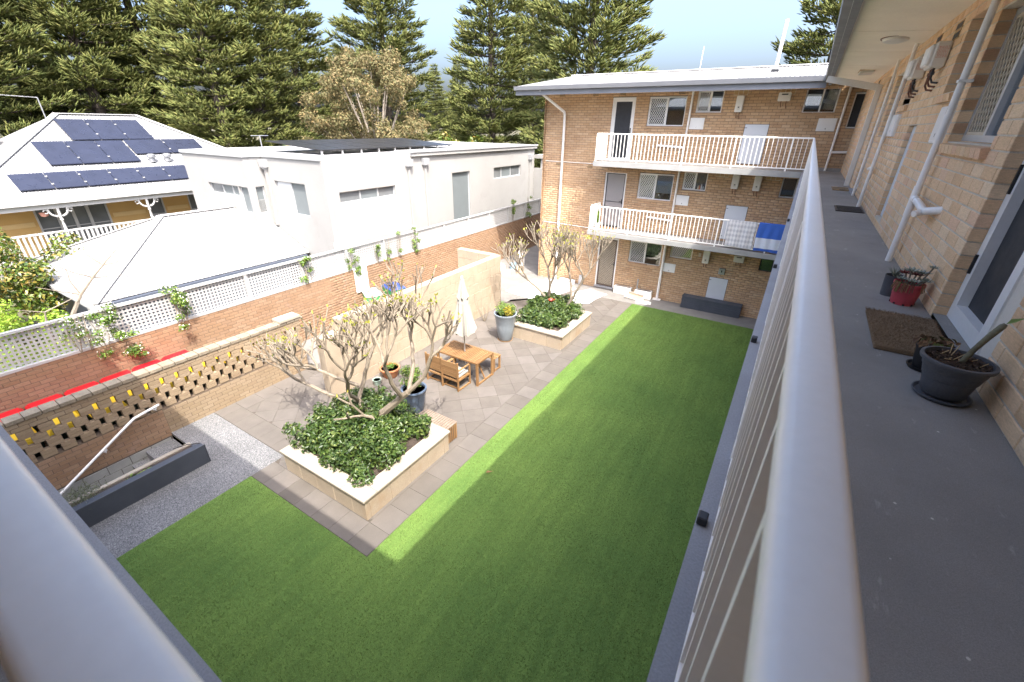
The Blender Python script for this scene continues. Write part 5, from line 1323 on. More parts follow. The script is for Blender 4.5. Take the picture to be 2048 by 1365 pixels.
MB().tube([(0, 0, -0.02), (0.028, 0.005, 0.08), (0.052, 0.01, 0.145), (0.074, 0.01, 0.200), (0.080, 0.01, 0.212)], [0.012, 0.011, 0.0125, 0.013, 0.008], 12).build('stem', P('mossy_bark', (0.20, 0.19, 0.12), 0.8, 0.3, 18, 60, 0.15, 0.3), cut, True)
lf_ = MB(); lf_.add([(0.080, 0.01, 0.212), (0.092, 0.022, 0.235), (0.128, 0.01, 0.252), (0.10, 0.0, 0.228)], [(0, 1, 2), (0, 2, 3)]); lf_.build('leaf', M['leaf_jas'], cut)
tw = MB(); rr = random.Random(4)
for i in range(9):
    a = rr.uniform(0, 6.28); q = rr.uniform(0.015, 0.08); p = Vector((q*math.cos(a), q*math.sin(a), 0.012)); tw.tube([p, p+Vector((rr.uniform(-.05, .05), rr.uniform(-.05, .05), rr.uniform(0.005, 0.045)))], 0.002, 5)
tw.build('twigs', P('straw', (0.50, 0.36, 0.19), 0.8), cut)
bp = thing('plant_pot', 'small black plastic pot with a saucer half hidden behind the grey pot', 'pot', (0.80, 2.87, F2))
MB().lathe([(0, 0.01), (0.048, 0.01), (0.064, 0.12), (0.068, 0.122), (0.068, 0.132), (0.06, 0.132), (0.058, 0.115), (0, 0.115)], 26).build('body', M['black'], bp, True)
MB().lathe([(0, 0), (0.064, 0), (0.074, 0.017), (0.067, 0.017), (0.06, 0.006), (0, 0.006)], 26).build('saucer', M['black'], bp, True)
M['leaf_dead'] = leaf_mat('dry_leaf', [(0.20, 0.10, 0.05), (0.30, 0.18, 0.09), (0.13, 0.07, 0.04), (0.16, 0.20, 0.06)], 0.8, 0.1)
plant_in('withered_plant', 'withered brown plant with a few green leaves in the black pot', (0.80, 2.87, F2+0.12), [(0.0, 0.0, 0.02, .075, .075, .03), (0.05, 0.03, 0.03, .055, .055, .025), (-0.03, 0.03, 0.025, .05, .05, .025)], 1300, 0.042, 0.024, 'leaf_dead', 71)
rp = thing('plant_pot', 'red plastic pot of succulents by the walkway wall', 'pot', (0.853, 4.05, F2))
MB().lathe([(0, 0.0), (0.068, 0.0), (0.070, 0.01), (0.087, 0.142), (0.092, 0.144), (0.092, 0.158), (0.085, 0.158), (0.082, 0.13), (0, 0.13)], 32).build('body', M['red_plastic'], rp, True)
for i in range(8):
    a = i*math.pi/4; MB().box(-0.006, 0.006, -0.004, 0.004, 0, 0.012).build('drain_notch', M['black'], rp); o = bpy.context.scene.objects[-1] if False else rp.children[-1]; o.location = (0.0695*math.cos(a), 0.0695*math.sin(a), 0.002); o.rotation_euler = (0, 0, a+math.pi/2)
MB().lathe([(0, 0.137), (0.082, 0.137)], 24).build('soil', M['soil'], rp)
M['succ'] = leaf_mat('succulent_leaf', [(0.16, 0.19, 0.13), (0.25, 0.28, 0.22), (0.36, 0.38, 0.33), (0.20, 0.23, 0.17)], 0.5, 0.1)
M['succ_red'] = leaf_mat('red_succulent', [(0.17, 0.035, 0.03), (0.24, 0.06, 0.045), (0.12, 0.03, 0.025)], 0.5, 0.1)
su = thing('succulents', 'grey-green succulents trailing from the red pot', 'plant', (0.853, 4.05, F2+0.135))
def rosette(p, R, mat, n=14, lift=0.6):
    mb = MB()
    for i in range(n):
        a = i*2.39996; f = 0.35+0.65*i/n; d = Vector((math.cos(a), math.sin(a), lift*(1.2-f))).normalized(); e = d.cross(Vector((0, 0, 1))).normalized()*R*0.26*f; o = Vector(p); L = R*f
        mb.add([o, o+d*L*0.6+e, o+d*L+Vector((0, 0, 0.01)), o+d*L*0.6-e, o+d*L*0.55-Vector((0, 0, R*0.08))], [(0, 1, 4), (1, 2, 4), (2, 3, 4), (3, 0, 4), (0, 1, 2, 3)])
    mb.build('rosette', M[mat], su)
for i, (x, y, z, R, m_) in enumerate(((-0.02, 0.02, 0.14, 0.085, 'succ'), (0.06, 0.02, 0.13, 0.07, 'succ'), (-0.07, -0.02, 0.06, 0.06, 'succ'), (0.09, -0.04, 0.07, 0.06, 'succ'), (0.10, 0.06, 0.05, 0.055, 'succ'), (0.0, -0.07, 0.06, 0.06, 'succ'), (0.03, 0.05, 0.10, 0.075, 'succ_red'), (-0.04, 0.07, 0.10, 0.075, 'succ_red'), (0.11, 0.0, 0.20, 0.045, 'succ'))):
    x, y, z, R = x*0.8, y*0.8, z*0.72, R*0.85; rosette((x, y, z), R, m_); MB().tube([(x*0.4, y*0.4, -0.01), (x*0.8, y*0.8, z*0.6), (x, y, z)], 0.006, 5).build('stalk', M['twig'], su)
tw = MB(); rr = random.Random(8)
for i in range(22):
    a = rr.uniform(3.4, 5.6); tw.tube([(0.06*math.cos(a), 0.06*math.sin(a), 0.0), (0.092*math.cos(a), 0.092*math.sin(a), 0.035), (0.105*math.cos(a), 0.105*math.sin(a), -0.01-rr.random()*0.03)], 0.003, 4)
tw.build('trailing_stem', M['leaf_dead'], su)
kp = thing('plant_pot', 'slim dark grey pot with a spiky plant hidden behind the red pot', 'pot', (0.79, 4.22, F2))
MB().lathe([(0, 0), (0.05, 0), (0.06, 0.15), (0.064, 0.155), (0.057, 0.155), (0.054, 0.13), (0, 0.13)], 24).build('body', M['pot_grey'], kp, True)
sp = MB()
for i in range(26):
    a = i*2.4; d = Vector((math.cos(a), math.sin(a), 1.0+0.3*(i % 3))).normalized(); e = d.cross(Vector((0, 0, 1))).normalized()*0.008; o = Vector((0, 0, 0.14)); sp.add([o-e, o+e, o+d*0.10], [(0, 1, 2)])
sp.build('spikes', M['succ'], kp)
# mats
def coir_mat(name, cols):
    m, t, b = mat_new(name); f = noise(t, 240, 3, vec=pos(t)); g = noise(t, 6, 3, vec=pos(t))
    base = ramp(t, f, [(0.3, cols[0]), (0.7, cols[1])]); base = mixc(t, 1.0, base, ramp(t, g, [(0.3, (0.85,)*3), (0.7, (1.1,)*3)]), 'MULTIPLY')
    t.links.new(base, b.inputs['Base Color']); b.inputs['Roughness'].default_value = 0.95; bump(t, b, f, 0.8, 0.01); return m
M['coir'] = coir_mat('coir', ((0.17, 0.105, 0.055), (0.36, 0.25, 0.15)))
dm = thing('doormat', 'thick brown coir doormat in front of the walkway door', 'doormat', (0.80, 3.35, F2), RAD(-1))
MB().cbox(-0.195, 0.165, -0.34, 0.34, 0, 0.028, 0.006).build('pad', M['coir'], dm)
r_ = np.random.default_rng(3); n = 9000; C = np.c_[r_.uniform(-.20, .168, n), r_.uniform(-.345, .345, n), r_.uniform(.022, .036, n)]
V, F = leaf_arrays(C, r_.normal(size=(n, 3)), 0.016, 0.0022, r_); np_obj('pile', V, F, M['coir'], dm, 'stuff')
m2 = thing('doormat', 'black ribbed rubber doormat farther along the walkway', 'doormat', (0.775, 8.92, F2))
MB().cbox(-0.185, 0.185, -0.31, 0.31, 0, 0.012, 0.003).build('pad', M['black'], m2)
for i in range(8): MB().box(-0.16, 0.16, -0.275+i*0.075, -0.235+i*0.075, 0.012, 0.017).build('rib', M['dark'], m2)
m3 = thing('doormat', 'patterned brown doormat at the far end of the walkway', 'doormat', (0.83, 12.05, F2))
MB().cbox(-0.2, 0.14, -0.32, 0.32, 0, 0.014, 0.003).build('pad', M['coir'], m3)
for i in range(5):
    for k in range(3): MB().box(-0.18+k*0.105, -0.095+k*0.105, -0.29+i*0.12, -0.20+i*0.12, 0.014, 0.019).build('tuft', M['dark'] if (i+k) % 2 else M['vent_tan'], m3)

# ------------------------------------------------------------------ towels on the middle rail
def towel(label, x0, x1, ztop, zbot, matf, seed):
    r = random.Random(seed); mb = MB(); n = 40; rows = 26
    prof = []
    back = 0.35
    for i in range(rows):
        f = i/(rows-1)
        s = f*(ztop-zbot+back+0.06)
        if s < back: prof.append((0.034, ztop-back+s))
        elif s < back+0.06: t = (s-back)/0.06*math.pi; prof.append((0.034*math.cos(t), ztop+0.02*math.sin(t)))
        else: prof.append((-0.036, ztop-(s-back-0.06)))
    ph = r.uniform(0, 6)
    for i, (dy, z) in enumerate(prof):
        for k in range(n):
            u = k/(n-1); w = 0.016*math.sin(u*17+ph+i*0.05)*min(1, max(0, (ztop-z)*3)); side = -1 if dy < 0 else 1
            mb.v.append((x0+(x1-x0)*u+0.01*math.sin(i*0.3), 16.36+dy+w*side*0.8-(0.012 if dy < 0 else 0), z+0.012*math.sin(u*5+ph)*(ztop-z)))
    for i in range(rows-1):
        for k in range(n-1): mb.f.append((i*n+k, i*n+k+1, (i+1)*n+k+1, (i+1)*n+k))
    o = mb.build('towel', matf, None, True); tag(o, label, 'towel', 'towels drying on the middle balcony rail'); return o
def towel_blue():
    m, t, b = mat_new('striped_towel'); sp = nd(t, 'ShaderNodeSeparateXYZ'); t.links.new(pos(t), sp.inputs[0])
    mr = nd(t, 'ShaderNodeMapRange'); mr.inputs[1].default_value = 2.70; mr.inputs[2].default_value = 3.60; t.links.new(sp.outputs[2], mr.inputs[0])
    c = ramp(t, mr.outputs[0], [(0.0, (0.04, 0.11, 0.42)), (0.10, (0.62, 0.66, 0.74)), (0.47, (0.05, 0.14, 0.52))], 'CONSTANT')
    f = noise(t, 120, 2, vec=pos(t)); c = mixc(t, 1.0, c, ramp(t, f, [(0.3, (0.85,)*3), (0.7, (1.1,)*3)]), 'MULTIPLY')
    t.links.new(c, b.inputs['Base Color']); b.inputs['Roughness'].default_value = 0.95; return m
def towel_plaid():
    m, t, b = mat_new('plaid_towel'); sp = nd(t, 'ShaderNodeSeparateXYZ'); t.links.new(pos(t), sp.inputs[0]); outs = []
    for ax, k in ((0, 62), (2, 40)):
        mu = nd(t, 'ShaderNodeMath', operation='MULTIPLY'); mu.inputs[1].default_value = k; t.links.new(sp.outputs[ax], mu.inputs[0])
        si = nd(t, 'ShaderNodeMath', operation='SINE'); t.links.new(mu.outputs[0], si.inputs[0]); outs.append(si.outputs[0])
    ad = nd(t, 'ShaderNodeMath', operation='ADD'); t.links.new(outs[0], ad.inputs[0]); t.links.new(outs[1], ad.inputs[1])
    mr = nd(t, 'ShaderNodeMapRange'); mr.inputs[1].default_value = -2; mr.inputs[2].default_value = 2; t.links.new(ad.outputs[0], mr.inputs[0])
    c = ramp(t, mr.outputs[0], [(0.15, (0.44, 0.44, 0.47)), (0.5, (0.58, 0.58, 0.60)), (0.75, (0.70, 0.69, 0.69))])
    t.links.new(c, b.inputs['Base Color']); b.inputs['Roughness'].default_value = 0.95; return m
towel('grey and white plaid towel hung over the middle balcony rail', -1.65, -0.82, 3.59, 2.74, towel_plaid(), 1)
towel('blue towel with a broad white band on the middle balcony rail', -0.76, -0.03, 3.59, 2.70, towel_blue(), 2)
wp = pot('white_pot', 'white pot at the corner of the middle balcony', (-6.38, 16.62, ZL[1]), [(0, 0), (0.09, 0), (0.13, 0.28), (0.12, 0.28), (0.11, 0.22), (0, 0.22)], 'cream_white', 0.24, 0.11, 18)
sn = thing('snake_plant', 'tall narrow green snake plant in the white balcony pot', 'plant', (-6.38, 16.62, ZL[1]+0.24)); sm = MB()
for i in range(7):
    a = i*0.9; x, y = 0.04*math.cos(a), 0.04*math.sin(a); h_ = 0.45+0.06*(i % 3); sm.add([(x-0.025, y, 0), (x+0.025, y, 0), (x+0.028, y, h_*0.6), (x, y, h_), (x-0.028, y, h_*0.6)], [(0, 1, 2, 3, 4)])
sm.build('leaf', M['leaf_jas'], sn)

# ------------------------------------------------------------------ things along the far wall
bx = thing('storage_bench', 'long charcoal slatted storage bench against the far wall', 'bench', (-1.71, 17.15, 0))
MB().box(-1.04, 1.04, -0.15, 0.165, 0.0, 0.45).build('body', M['dark'], bx)
for i in range(5): MB().cbox(-1.05, 1.05, -0.17, -0.151, 0.012+i*0.088, 0.092+i*0.088, 0.005).build('slat', M['charcoal'], bx)
for i in range(3): MB().cbox(-1.06, 1.06, -0.185+i*0.12, -0.069+i*0.12, 0.452, 0.48, 0.005).build('lid_board', M['charcoal'], bx)
MB().box(1.041, 1.052, -0.15, 0.165, 0.0, 0.45).build('end_panel', M['charcoal'], bx)
M['wrap'] = P('white_wrap', (0.72, 0.72, 0.70), 0.4, 0.08, 8, 30, 0.05, 0.2, stains=(14, (0.5, 0.51, 0.52), 0.6, 0.75))
for k, (x0, x1, lab) in enumerate(((-5.55, -4.83, 'white wrapped pack of blocks by the wall, nearer the ground-floor door'), (-4.65, -3.98, 'white wrapped pack of blocks by the wall, nearer the downpipe'))):
    t = thing('wrapped_pack', lab, 'package', ((x0+x1)/2, 17.2, 0.006), 0, 'white packs against the far wall'); w = (x1-x0)/2
    for i in range(3): MB().cbox(-w, w, -0.13, 0.13, 0.105*i, 0.105*i+0.10, 0.008).build('slab', M['wrap'], t)
    MB().box(-w*0.8, w*0.8, -0.10, 0.10, 0.31, 0.318).build('strap', M['metal_grey'], t)
cb = thing('cardboard_box', 'open shallow cardboard tray tilted on the path by the white packs', 'box', (-4.55, 16.85, 0.05), RAD(-8))
cb.rotation_euler = (RAD(28), 0, RAD(-12))
M['card'] = P('cardboard', (0.52, 0.36, 0.22), 0.85, 0.08, 4, 60, 0.04, 0.05); M['card_w'] = P('white_card', (0.72, 0.70, 0.66), 0.8, 0.06)
MB().box(-0.36, 0.36, -0.17, 0.17, 0, 0.008).build('base', M['card'], cb)
for a, b, e, f in ((-0.36, 0.36, -0.178, -0.17), (-0.36, 0.36, 0.17, 0.178), (-0.368, -0.36, -0.178, 0.178), (0.36, 0.368, -0.178, 0.178)): MB().box(a, b, e, f, 0, 0.11).build('side', M['card_w'], cb)
for k, (x, y, s, rz, lab) in enumerate(((-4.12, 16.62, 0.30, 0.2, 'flat white packaging sheet lying under the cardboard tray'), (-5.90, 16.60, 0.22, -0.1, 'flat white paper sheet on the path near the ground-floor door'))):
    o = MB().cbox(-s, s, -s*0.55, s*0.55, 0, 0.012, 0.003).build('packaging_sheet', M['card_w']); o.location = (x, y, 0.009); o.rotation_euler = (0, 0, rz); tag(o, lab, 'sheet', 'white sheets on the paving')
tp = thing('tap_post', 'short grey tap post against the far wall behind the cardboard tray', 'tap', (-4.63, 17.29, 0)); MB().tube([(0, 0, 0), (0, 0, 0.72)], 0.03, 10).build('post', M['metal_grey'], tp, True); MB().tube([(0, 0, 0.66), (0, -0.08, 0.66), (0, -0.09, 0.62)], 0.012, 8).build('spout', M['metal_grey'], tp, True)
o = MB().cbox(-0.10, 0.10, -0.025, 0.025, 0, 0.42, 0.004).build('grey_board', M['metal_grey']); o.location = (-7.15, 17.28, 0.0); o.rotation_euler = (RAD(-6), 0, 0); tag(o, 'short grey board leaning on the wall left of the mesh door', 'board')
# drop sheets and rubbish at the far corner
M['sheet'] = P('white_drop_sheet', (0.74, 0.74, 0.72), 0.6, 0.06, 3, 20, 0.03, 0.1)
def drop_sheet(poly, label, seed):
    r = random.Random(seed); mb = MB(); c = (sum(p[0] for p in poly)/len(poly), sum(p[1] for p in poly)/len(poly)); n = 10; k0 = 0
    rings = []
    for f in (1.0, 0.8, 0.55, 0.3, 0.0):
        ring = []
        for i in range(len(poly)):
            for s in range(5):
                a, b = poly[i], poly[(i+1) % len(poly)]; x = a[0]+(b[0]-a[0])*s/5; y = a[1]+(b[1]-a[1])*s/5
                ring.append((c[0]+(x-c[0])*f+r.uniform(-.02, .02), c[1]+(y-c[1])*f+r.uniform(-.02, .02), 0.014+r.uniform(0, 0.025)*(f > 0)))
        rings.append(ring)
    m_ = len(rings[0]); mb.v = [p for q in rings for p in q]
    for j in range(len(rings)-1):
        for i in range(m_): mb.f.append((j*m_+i, j*m_+(i+1) % m_, (j+1)*m_+(i+1) % m_, (j+1)*m_+i))
    o = mb.build('drop_sheet', M['sheet'], None, True); tag(o, label, 'sheet', 'white drop sheets behind the far planter')
drop_sheet([(-9.4, 14.6), (-7.7, 14.35), (-7.0, 16.6), (-8.4, 17.2), (-9.2, 16.6)], 'large white drop sheet behind the far planter towards the boundary wall', 1)
drop_sheet([(-6.55, 14.9), (-5.9, 15.2), (-5.75, 16.5), (-6.5, 16.9), (-6.95, 16.0)], 'smaller white drop sheet between the far planter and the mesh door', 2)
o = MB().cbox(-0.35, 0.35, -0.12, 0.12, 0, 0.16, 0.006).build('paint_crate', M['hatch']); o.location = (-7.75, 17.15, 0.0); tag(o, 'pale grey crate against the wall behind the far frangipani', 'crate')
can = thing('canister', 'tall white canister standing by the boundary wall', 'canister', (-10.9, 18.4, 0)); MB().lathe([(0, 0), (0.17, 0), (0.17, 0.62), (0.15, 0.66), (0, 0.66)], 20).build('body', M['white'], can, True); MB().lathe([(0, 0.66), (0.15, 0.66), (0.15, 0.70), (0, 0.70)], 20).build('lid', M['white'], can, True)
rr = random.Random(6); cols = [(0.7, 0.7, 0.7), (0.12, 0.22, 0.5), (0.75, 0.74, 0.7), (0.55, 0.4, 0.25), (0.3, 0.45, 0.55), (0.7, 0.7, 0.72)]
names = ['white cardboard carton', 'blue printed carton', 'crumpled cream carton', 'brown timber offcut', 'pale blue tub', 'white paint tub']
for i, (x, y) in enumerate(((-11.4, 17.2), (-11.75, 17.5), (-10.7, 16.6), (-10.3, 17.3), (-10.9, 17.6), (-11.1, 16.3))):
    a, b, c = rr.uniform(.12, .25), rr.uniform(.12, .22), rr.uniform(.12, .3); mb = MB()
    if 'tub' in names[i]: mb.lathe([(0, 0), (0.13, 0), (0.15, 0.26), (0.16, 0.27), (0.14, 0.27), (0.13, 0.05), (0, 0.05)], 18)
    else: mb.cbox(-a, a, -b, b, 0, c, 0.01)
    o = mb.build('rubbish', P('rubbish_%d' % i, cols[i], 0.6)); o.location = (x, y, 0.0); o.rotation_euler = (0, 0, rr.uniform(0, 3)); tag(o, names[i]+' in the rubbish pile by the boundary wall', 'rubbish', 'rubbish pile by the boundary wall')
# leaf on the lawn
lm = MB(); lm.add([(-0.05, 0, 0.03), (-0.01, 0.035, 0.045), (0.05, 0.01, 0.035), (0.11, 0.0, 0.03), (0.0, -0.03, 0.05)], [(0, 1, 4), (1, 2, 4), (2, 3, 4)])
o = lm.build('fallen_leaf', P('dry_brown_leaf', (0.36, 0.18, 0.08), 0.8)); o.location = (-3.87, 5.42, 0.01); o.rotation_euler = (0, 0, 0.9); tag(o, 'single curled brown leaf on the shaded lawn edge', 'leaf')

# ------------------------------------------------------------------ wheelie bins
def bin_(loc, lid, body, label, group, rz=0.0, h=1.0):
    t = thing('wheelie_bin', label, 'bin', loc, rz, group)
    MB().add([(-0.22, -0.26, 0.06), (0.22, -0.26, 0.06), (0.22, 0.22, 0.06), (-0.22, 0.22, 0.06), (-0.28, -0.36, h-0.06), (0.28, -0.36, h-0.06), (0.28, 0.34, h-0.06), (-0.28, 0.34, h-0.06)],
             [(3, 2, 1, 0), (0, 1, 5, 4), (1, 2, 6, 5), (2, 3, 7, 6), (3, 0, 4, 7), (4, 5, 6, 7)]).build('body', body, t)
    l = MB(); l.add([(-0.29, -0.38, h-0.06), (0.29, -0.38, h-0.06), (0.29, 0.36, h-0.05), (-0.29, 0.36, h-0.05), (-0.23, -0.30, h+0.02), (0.23, -0.30, h+0.02), (0.23, 0.28, h+0.035), (-0.23, 0.28, h+0.035)],
                    [(0, 1, 5, 4), (1, 2, 6, 5), (2, 3, 7, 6), (3, 0, 4, 7), (4, 5, 6, 7), (3, 2, 1, 0)]); l.build('lid', lid, t)
    MB().tube([(-0.24, 0.40, h-0.04), (0.24, 0.40, h-0.04)], 0.016, 8).build('handle', body, t)
    for x in (-0.24, 0.24): MB().tube([(x-0.025, 0.24, 0.1), (x+0.025, 0.24, 0.1)], 0.1, 14).build('wheel', M['black'], t)
    return t
red = P('red_lid', (0.60, 0.012, 0.022), 0.35, 0.08); yel = P('yellow_lid', (0.72, 0.46, 0.015), 0.4, 0.06); dg_ = P('dark_green_bin', (0.02, 0.045, 0.03), 0.5); bk = P('bin_black', (0.02, 0.022, 0.024), 0.5)
words = ['first', 'second', 'third', 'fourth', 'fifth', 'sixth']
for i in range(6): bin_((-11.86, 0.62+i*0.605, 0), red, bk, words[i]+' red-lidded bin from the shaded end of the bin row', 'red-lidded bins behind the slotted wall', RAD(-90), 1.09)
for i in range(7): bin_((-11.21, 0.55+i*0.66, 0), yel, dg_, 'yellow-lidded bin showing only through the wall slots', 'yellow-lidded bins behind the slotted wall', RAD(90), 0.97)
gr_ = P('green_bin', (0.05, 0.30, 0.10), 0.45); grl = P('pale_green_lid', (0.50, 0.62, 0.55), 0.45); blu = P('blue_bin', (0.03, 0.06, 0.22), 0.45)
bin_((-11.55, 9.45, 0), grl, gr_, 'green bin with a pale lid behind the limestone wall', None, RAD(60), 1.12)
bin_((-11.45, 10.35, 0), blu, gr_, 'green bin with a dark blue lid behind the limestone wall', None, RAD(75), 1.10)
o = MB().cbox(-0.012, 0.012, -0.28, 0.28, 0, 0.85, 0.004).build('wall_board', M['card_w']); o.location = (-12.22, 9.62, 0.95); tag(o, 'white notice board fixed to the boundary wall under the jasmine', 'board')
MB().box(0.012, 0.016, -0.1, 0.1, 0.74, 0.79).build('print', M['hatch'], o)
# ------------------------------------------------------------------ white neighbour house
M['render'] = P('white_render', (0.305, 0.299, 0.286), 0.85, 0.05, 0.6, 60, 0.03, 0.08, stains=(1.1, (0.26, 0.25, 0.235), 0.55, 0.85))
M['render_trim'] = P('grey_white_cap', (0.36, 0.367, 0.375), 0.5, 0.05)
M['frost'] = P('frosted_glass', (0.15, 0.17, 0.175), 0.35, 0.06, 2, 50, 0.02, 0)
M['glass_dim'] = P('dim_glass', (0.15, 0.16, 0.165), 0.12, 0.2, 1.5, 40, 0.05, 0)
M['pv'] = P('solar_glass', (0.022, 0.026, 0.045), 0.3, 0.15, 2, 40, 0.05, 0)
M['pv_black'] = P('solar_glass_black', (0.02, 0.02, 0.022), 0.35, 0.15, 2, 40, 0.05, 0)
wh = thing('white_house', 'flat-roofed white rendered house beyond the boundary wall', 'house', (-18, 17, -0.06), world=True)
foot = [(-14.0, 10.07), (-14.0, 24.9), (-22.2, 24.9), (-22.2, 9.36), (-17.6, 9.36), (-17.6, 10.07)]
WOP = {'e': [(10.6, 13.35, 3.655, 4.055), (17.02, 18.42, 1.9, 4.265), (20.52, 23.32, 3.705, 4.28)], 's': [(-17.05, -15.18, 3.12, 4.305)], 'w': [(-20.6, -18.40, 3.665, 4.07), (-18.36, -17.72, 3.08, 4.07)], 'j': [(9.60, 9.95, 3.07, 4.08)]}
TE, TSo, TW, TJ = T_px(-14.0), T_my(10.07), T_my(9.36), T_px(-17.6)
wl_ = backing(TE, 10.275, 24.9, -0.1, 5.15, WOP['e'], 0, 0.2, 0).build('wall', M['render'], wh)
backing(TSo, -17.6, -14.0, -0.1, 5.15, WOP['s'], 0, 0.2, 0).build('wall', M['render'], wh)
backing(TW, -22.2, -17.6, -0.1, 5.15, WOP['w'], 0, 0.2, 0).build('wall', M['render'], wh)
backing(TJ, 9.565, 10.07, -0.1, 5.15, WOP['j'], 0, 0.2, 0).build('wall', M['render'], wh)
MB().box(-22.2, -14.25, 24.6, 24.89, -0.1, 5.15).build('wall', M['render'], wh)
def hwin(T, o, splits, mats, fr=0.04, d=0.10):
    u0, u1, z0, z1 = o; mb = MB(T); frame_bars(mb, u0, u1, z0, z1, fr, -d-0.03, -d+0.02); us = [u0]+[u0+(u1-u0)*s for s in splits]+[u1]
    for u in us[1:-1]: mb.box(u-fr*0.6, u+fr*0.6, -d-0.03, -d+0.02, z0+fr, z1-fr)
    w = mb.build('window', M['alu'], wh)
    for i in range(len(us)-1): MB(T).box(us[i]+fr*0.6, us[i+1]-fr*0.6, -d-0.02, -d-0.008, z0+fr, z1-fr).build('pane', M[mats[i % len(mats)]], w)
    return w
hwin(TE, WOP['e'][0], (0.36, 0.68), ('glass_dim', 'frost', 'glass_dim')); hwin(TE, WOP['e'][1], (), ('frost',)); hwin(TE, WOP['e'][2], (0.3, 0.64), ('glass_dim', 'frost', 'glass_dim'))
hwin(TSo, WOP['s'][0], (0.5,), ('blind', 'frost')); hwin(TW, WOP['w'][0], (0.42, 0.75), ('glass_dim', 'frost', 'frost')); hwin(TW, WOP['w'][1], (), ('frost',)); hwin(TJ, WOP['j'][0], (), ('frost',))
for k in range(14):
    MB(TJ).box(9.65, 9.90, -0.09, -0.08, 3.12+k*0.035, 3.13+k*0.035).build('louvre', M['lattice'], wh)
rp_ = MB(); rp_.prism([(-14.05, 10.02), (-14.05, 24.95), (-22.25, 24.95), (-22.25, 9.31), (-17.55, 9.31), (-17.55, 10.02)], 5.13, 5.24)
rf3 = rp_.build('roof', M['render_trim'], wh)
rp_ = MB(); rp_.prism([(-14.25, 10.3), (-14.25, 24.7), (-22.0, 24.7), (-22.0, 9.6), (-17.8, 9.6), (-17.8, 10.3)], 5.2, 5.255); rp_.build('roof_sheet', M['lattice'], rf3)
MB().box(-14.10, -13.88, 14.35, 25.0, 5.10, 5.30).build('fascia', M['render'], rf3)
MB().box(-13.93, -13.84, 14.30, 25.05, 5.245, 5.32).build('capping', M['render_trim'], rf3)
MB().box(-22.0, -14.1, 14.35, 24.95, 5.24, 5.30).build('roof_sheet', M['lattice'], rf3)
def rainhead(x, y, axis, parent, zt=5.0, zb=1.0):
    t = MB()
    if axis == 'x':
        t.add([(x, y-0.17, zt), (x+0.2, y-0.17, zt), (x+0.2, y+0.17, zt), (x, y+0.17, zt), (x, y-0.15, zt-0.26), (x+0.17, y-0.15, zt-0.26), (x+0.17, y+0.15, zt-0.26), (x, y+0.15, zt-0.26), (x, y-0.06, zt-0.36), (x+0.1, y-0.06, zt-0.36), (x+0.1, y+0.06, zt-0.36), (x, y+0.06, zt-0.36)],
              [(0, 1, 2, 3)]+[(a, (a+1) % 4, 4+(a+1) % 4, 4+a) for a in range(4)]+[(4+a, 4+(a+1) % 4, 8+(a+1) % 4, 8+a) for a in range(4)])
        o = t.build('rain_head', M['render_trim'], parent); MB().box(x+0.005, x+0.085, y-0.05, y+0.05, zb, zt-0.36).build('downpipe', M['render'], o)
    else:
        t.add([(x-0.17, y, zt), (x-0.17, y-0.2, zt), (x+0.17, y-0.2, zt), (x+0.17, y, zt), (x-0.15, y, zt-0.26), (x-0.15, y-0.17, zt-0.26), (x+0.15, y-0.17, zt-0.26), (x+0.15, y, zt-0.26), (x-0.06, y, zt-0.36), (x-0.06, y-0.1, zt-0.36), (x+0.06, y-0.1, zt-0.36), (x+0.06, y, zt-0.36)],
              [(0, 1, 2, 3)]+[(a, (a+1) % 4, 4+(a+1) % 4, 4+a) for a in range(4)]+[(4+a, 4+(a+1) % 4, 8+(a+1) % 4, 8+a) for a in range(4)])
        o = t.build('rain_head', M['render_trim'], parent); MB().box(x-0.05, x+0.05, y-0.085, y-0.005, zb, zt-0.36).build('downpipe', M['render'], o)
rainhead(-14.0, 14.15, 'x', wh); rainhead(-14.0, 15.15, 'x', wh); rainhead(-14.0, 24.3, 'x', wh, 4.78); rainhead(-17.38, 10.07, 'y', wh, 5.03, 2.6)
MB().box(-14.0, -13.2, 24.9, 27.0, 4.55, 4.75).build('porch_roof', M['render'], wh); MB().box(-13.6, -13.4, 25.0, 25.2, -0.1, 4.55).build('porch_post', M['render'], wh)
MB().box(-14.0, -13.0, 24.91, 25.1, -0.1, 4.0).build('porch_wall', M['render'], wh)
sc2 = MB(); sc2.prism([(-14.0, 10.0), (-13.55, 10.9), (-13.55, 13.9), (-14.0, 14.0)], 2.05, 2.35); sc2.build('low_parapet', M['render'], wh)
for i in range(7):
    for k in range(2):
        y0 = 10.75+i*1.08; x0 = -14.85-k*1.72
        p = MB(); za, zb = 5.40+k*0.11, 5.40+(k+1)*0.11; p.add([(x0, y0, za), (x0, y0+1.05, za), (x0-1.68, y0+1.05, zb), (x0-1.68, y0, zb), (x0, y0, za+0.03), (x0, y0+1.05, za+0.03), (x0-1.68, y0+1.05, zb+0.03), (x0-1.68, y0, zb+0.03)],
              [(3, 2, 1, 0), (4, 5, 6, 7), (0, 1, 5, 4), (1, 2, 6, 5), (2, 3, 7, 6), (3, 0, 4, 7)]); o = p.build('solar_panel', M['pv_black'], rf3)
for i in range(9): MB().box(-14.95, -14.90, 10.8+i*0.9, 10.86+i*0.9, 5.25, 5.40).build('panel_foot', M['lattice'], rf3)
an = thing('tv_antenna', 'thin television antenna on the flat white roof', 'antenna', (-19.3, 11.2, 5.2)); MB().tube([(0, 0, 0), (0, 0, 0.62)], 0.02, 6).build('mast', M['metal_grey'], an)
MB().tube([(0, -0.35, 0.6), (0, 0.35, 0.6)], 0.010, 5).build('boom', M['metal_grey'], an)
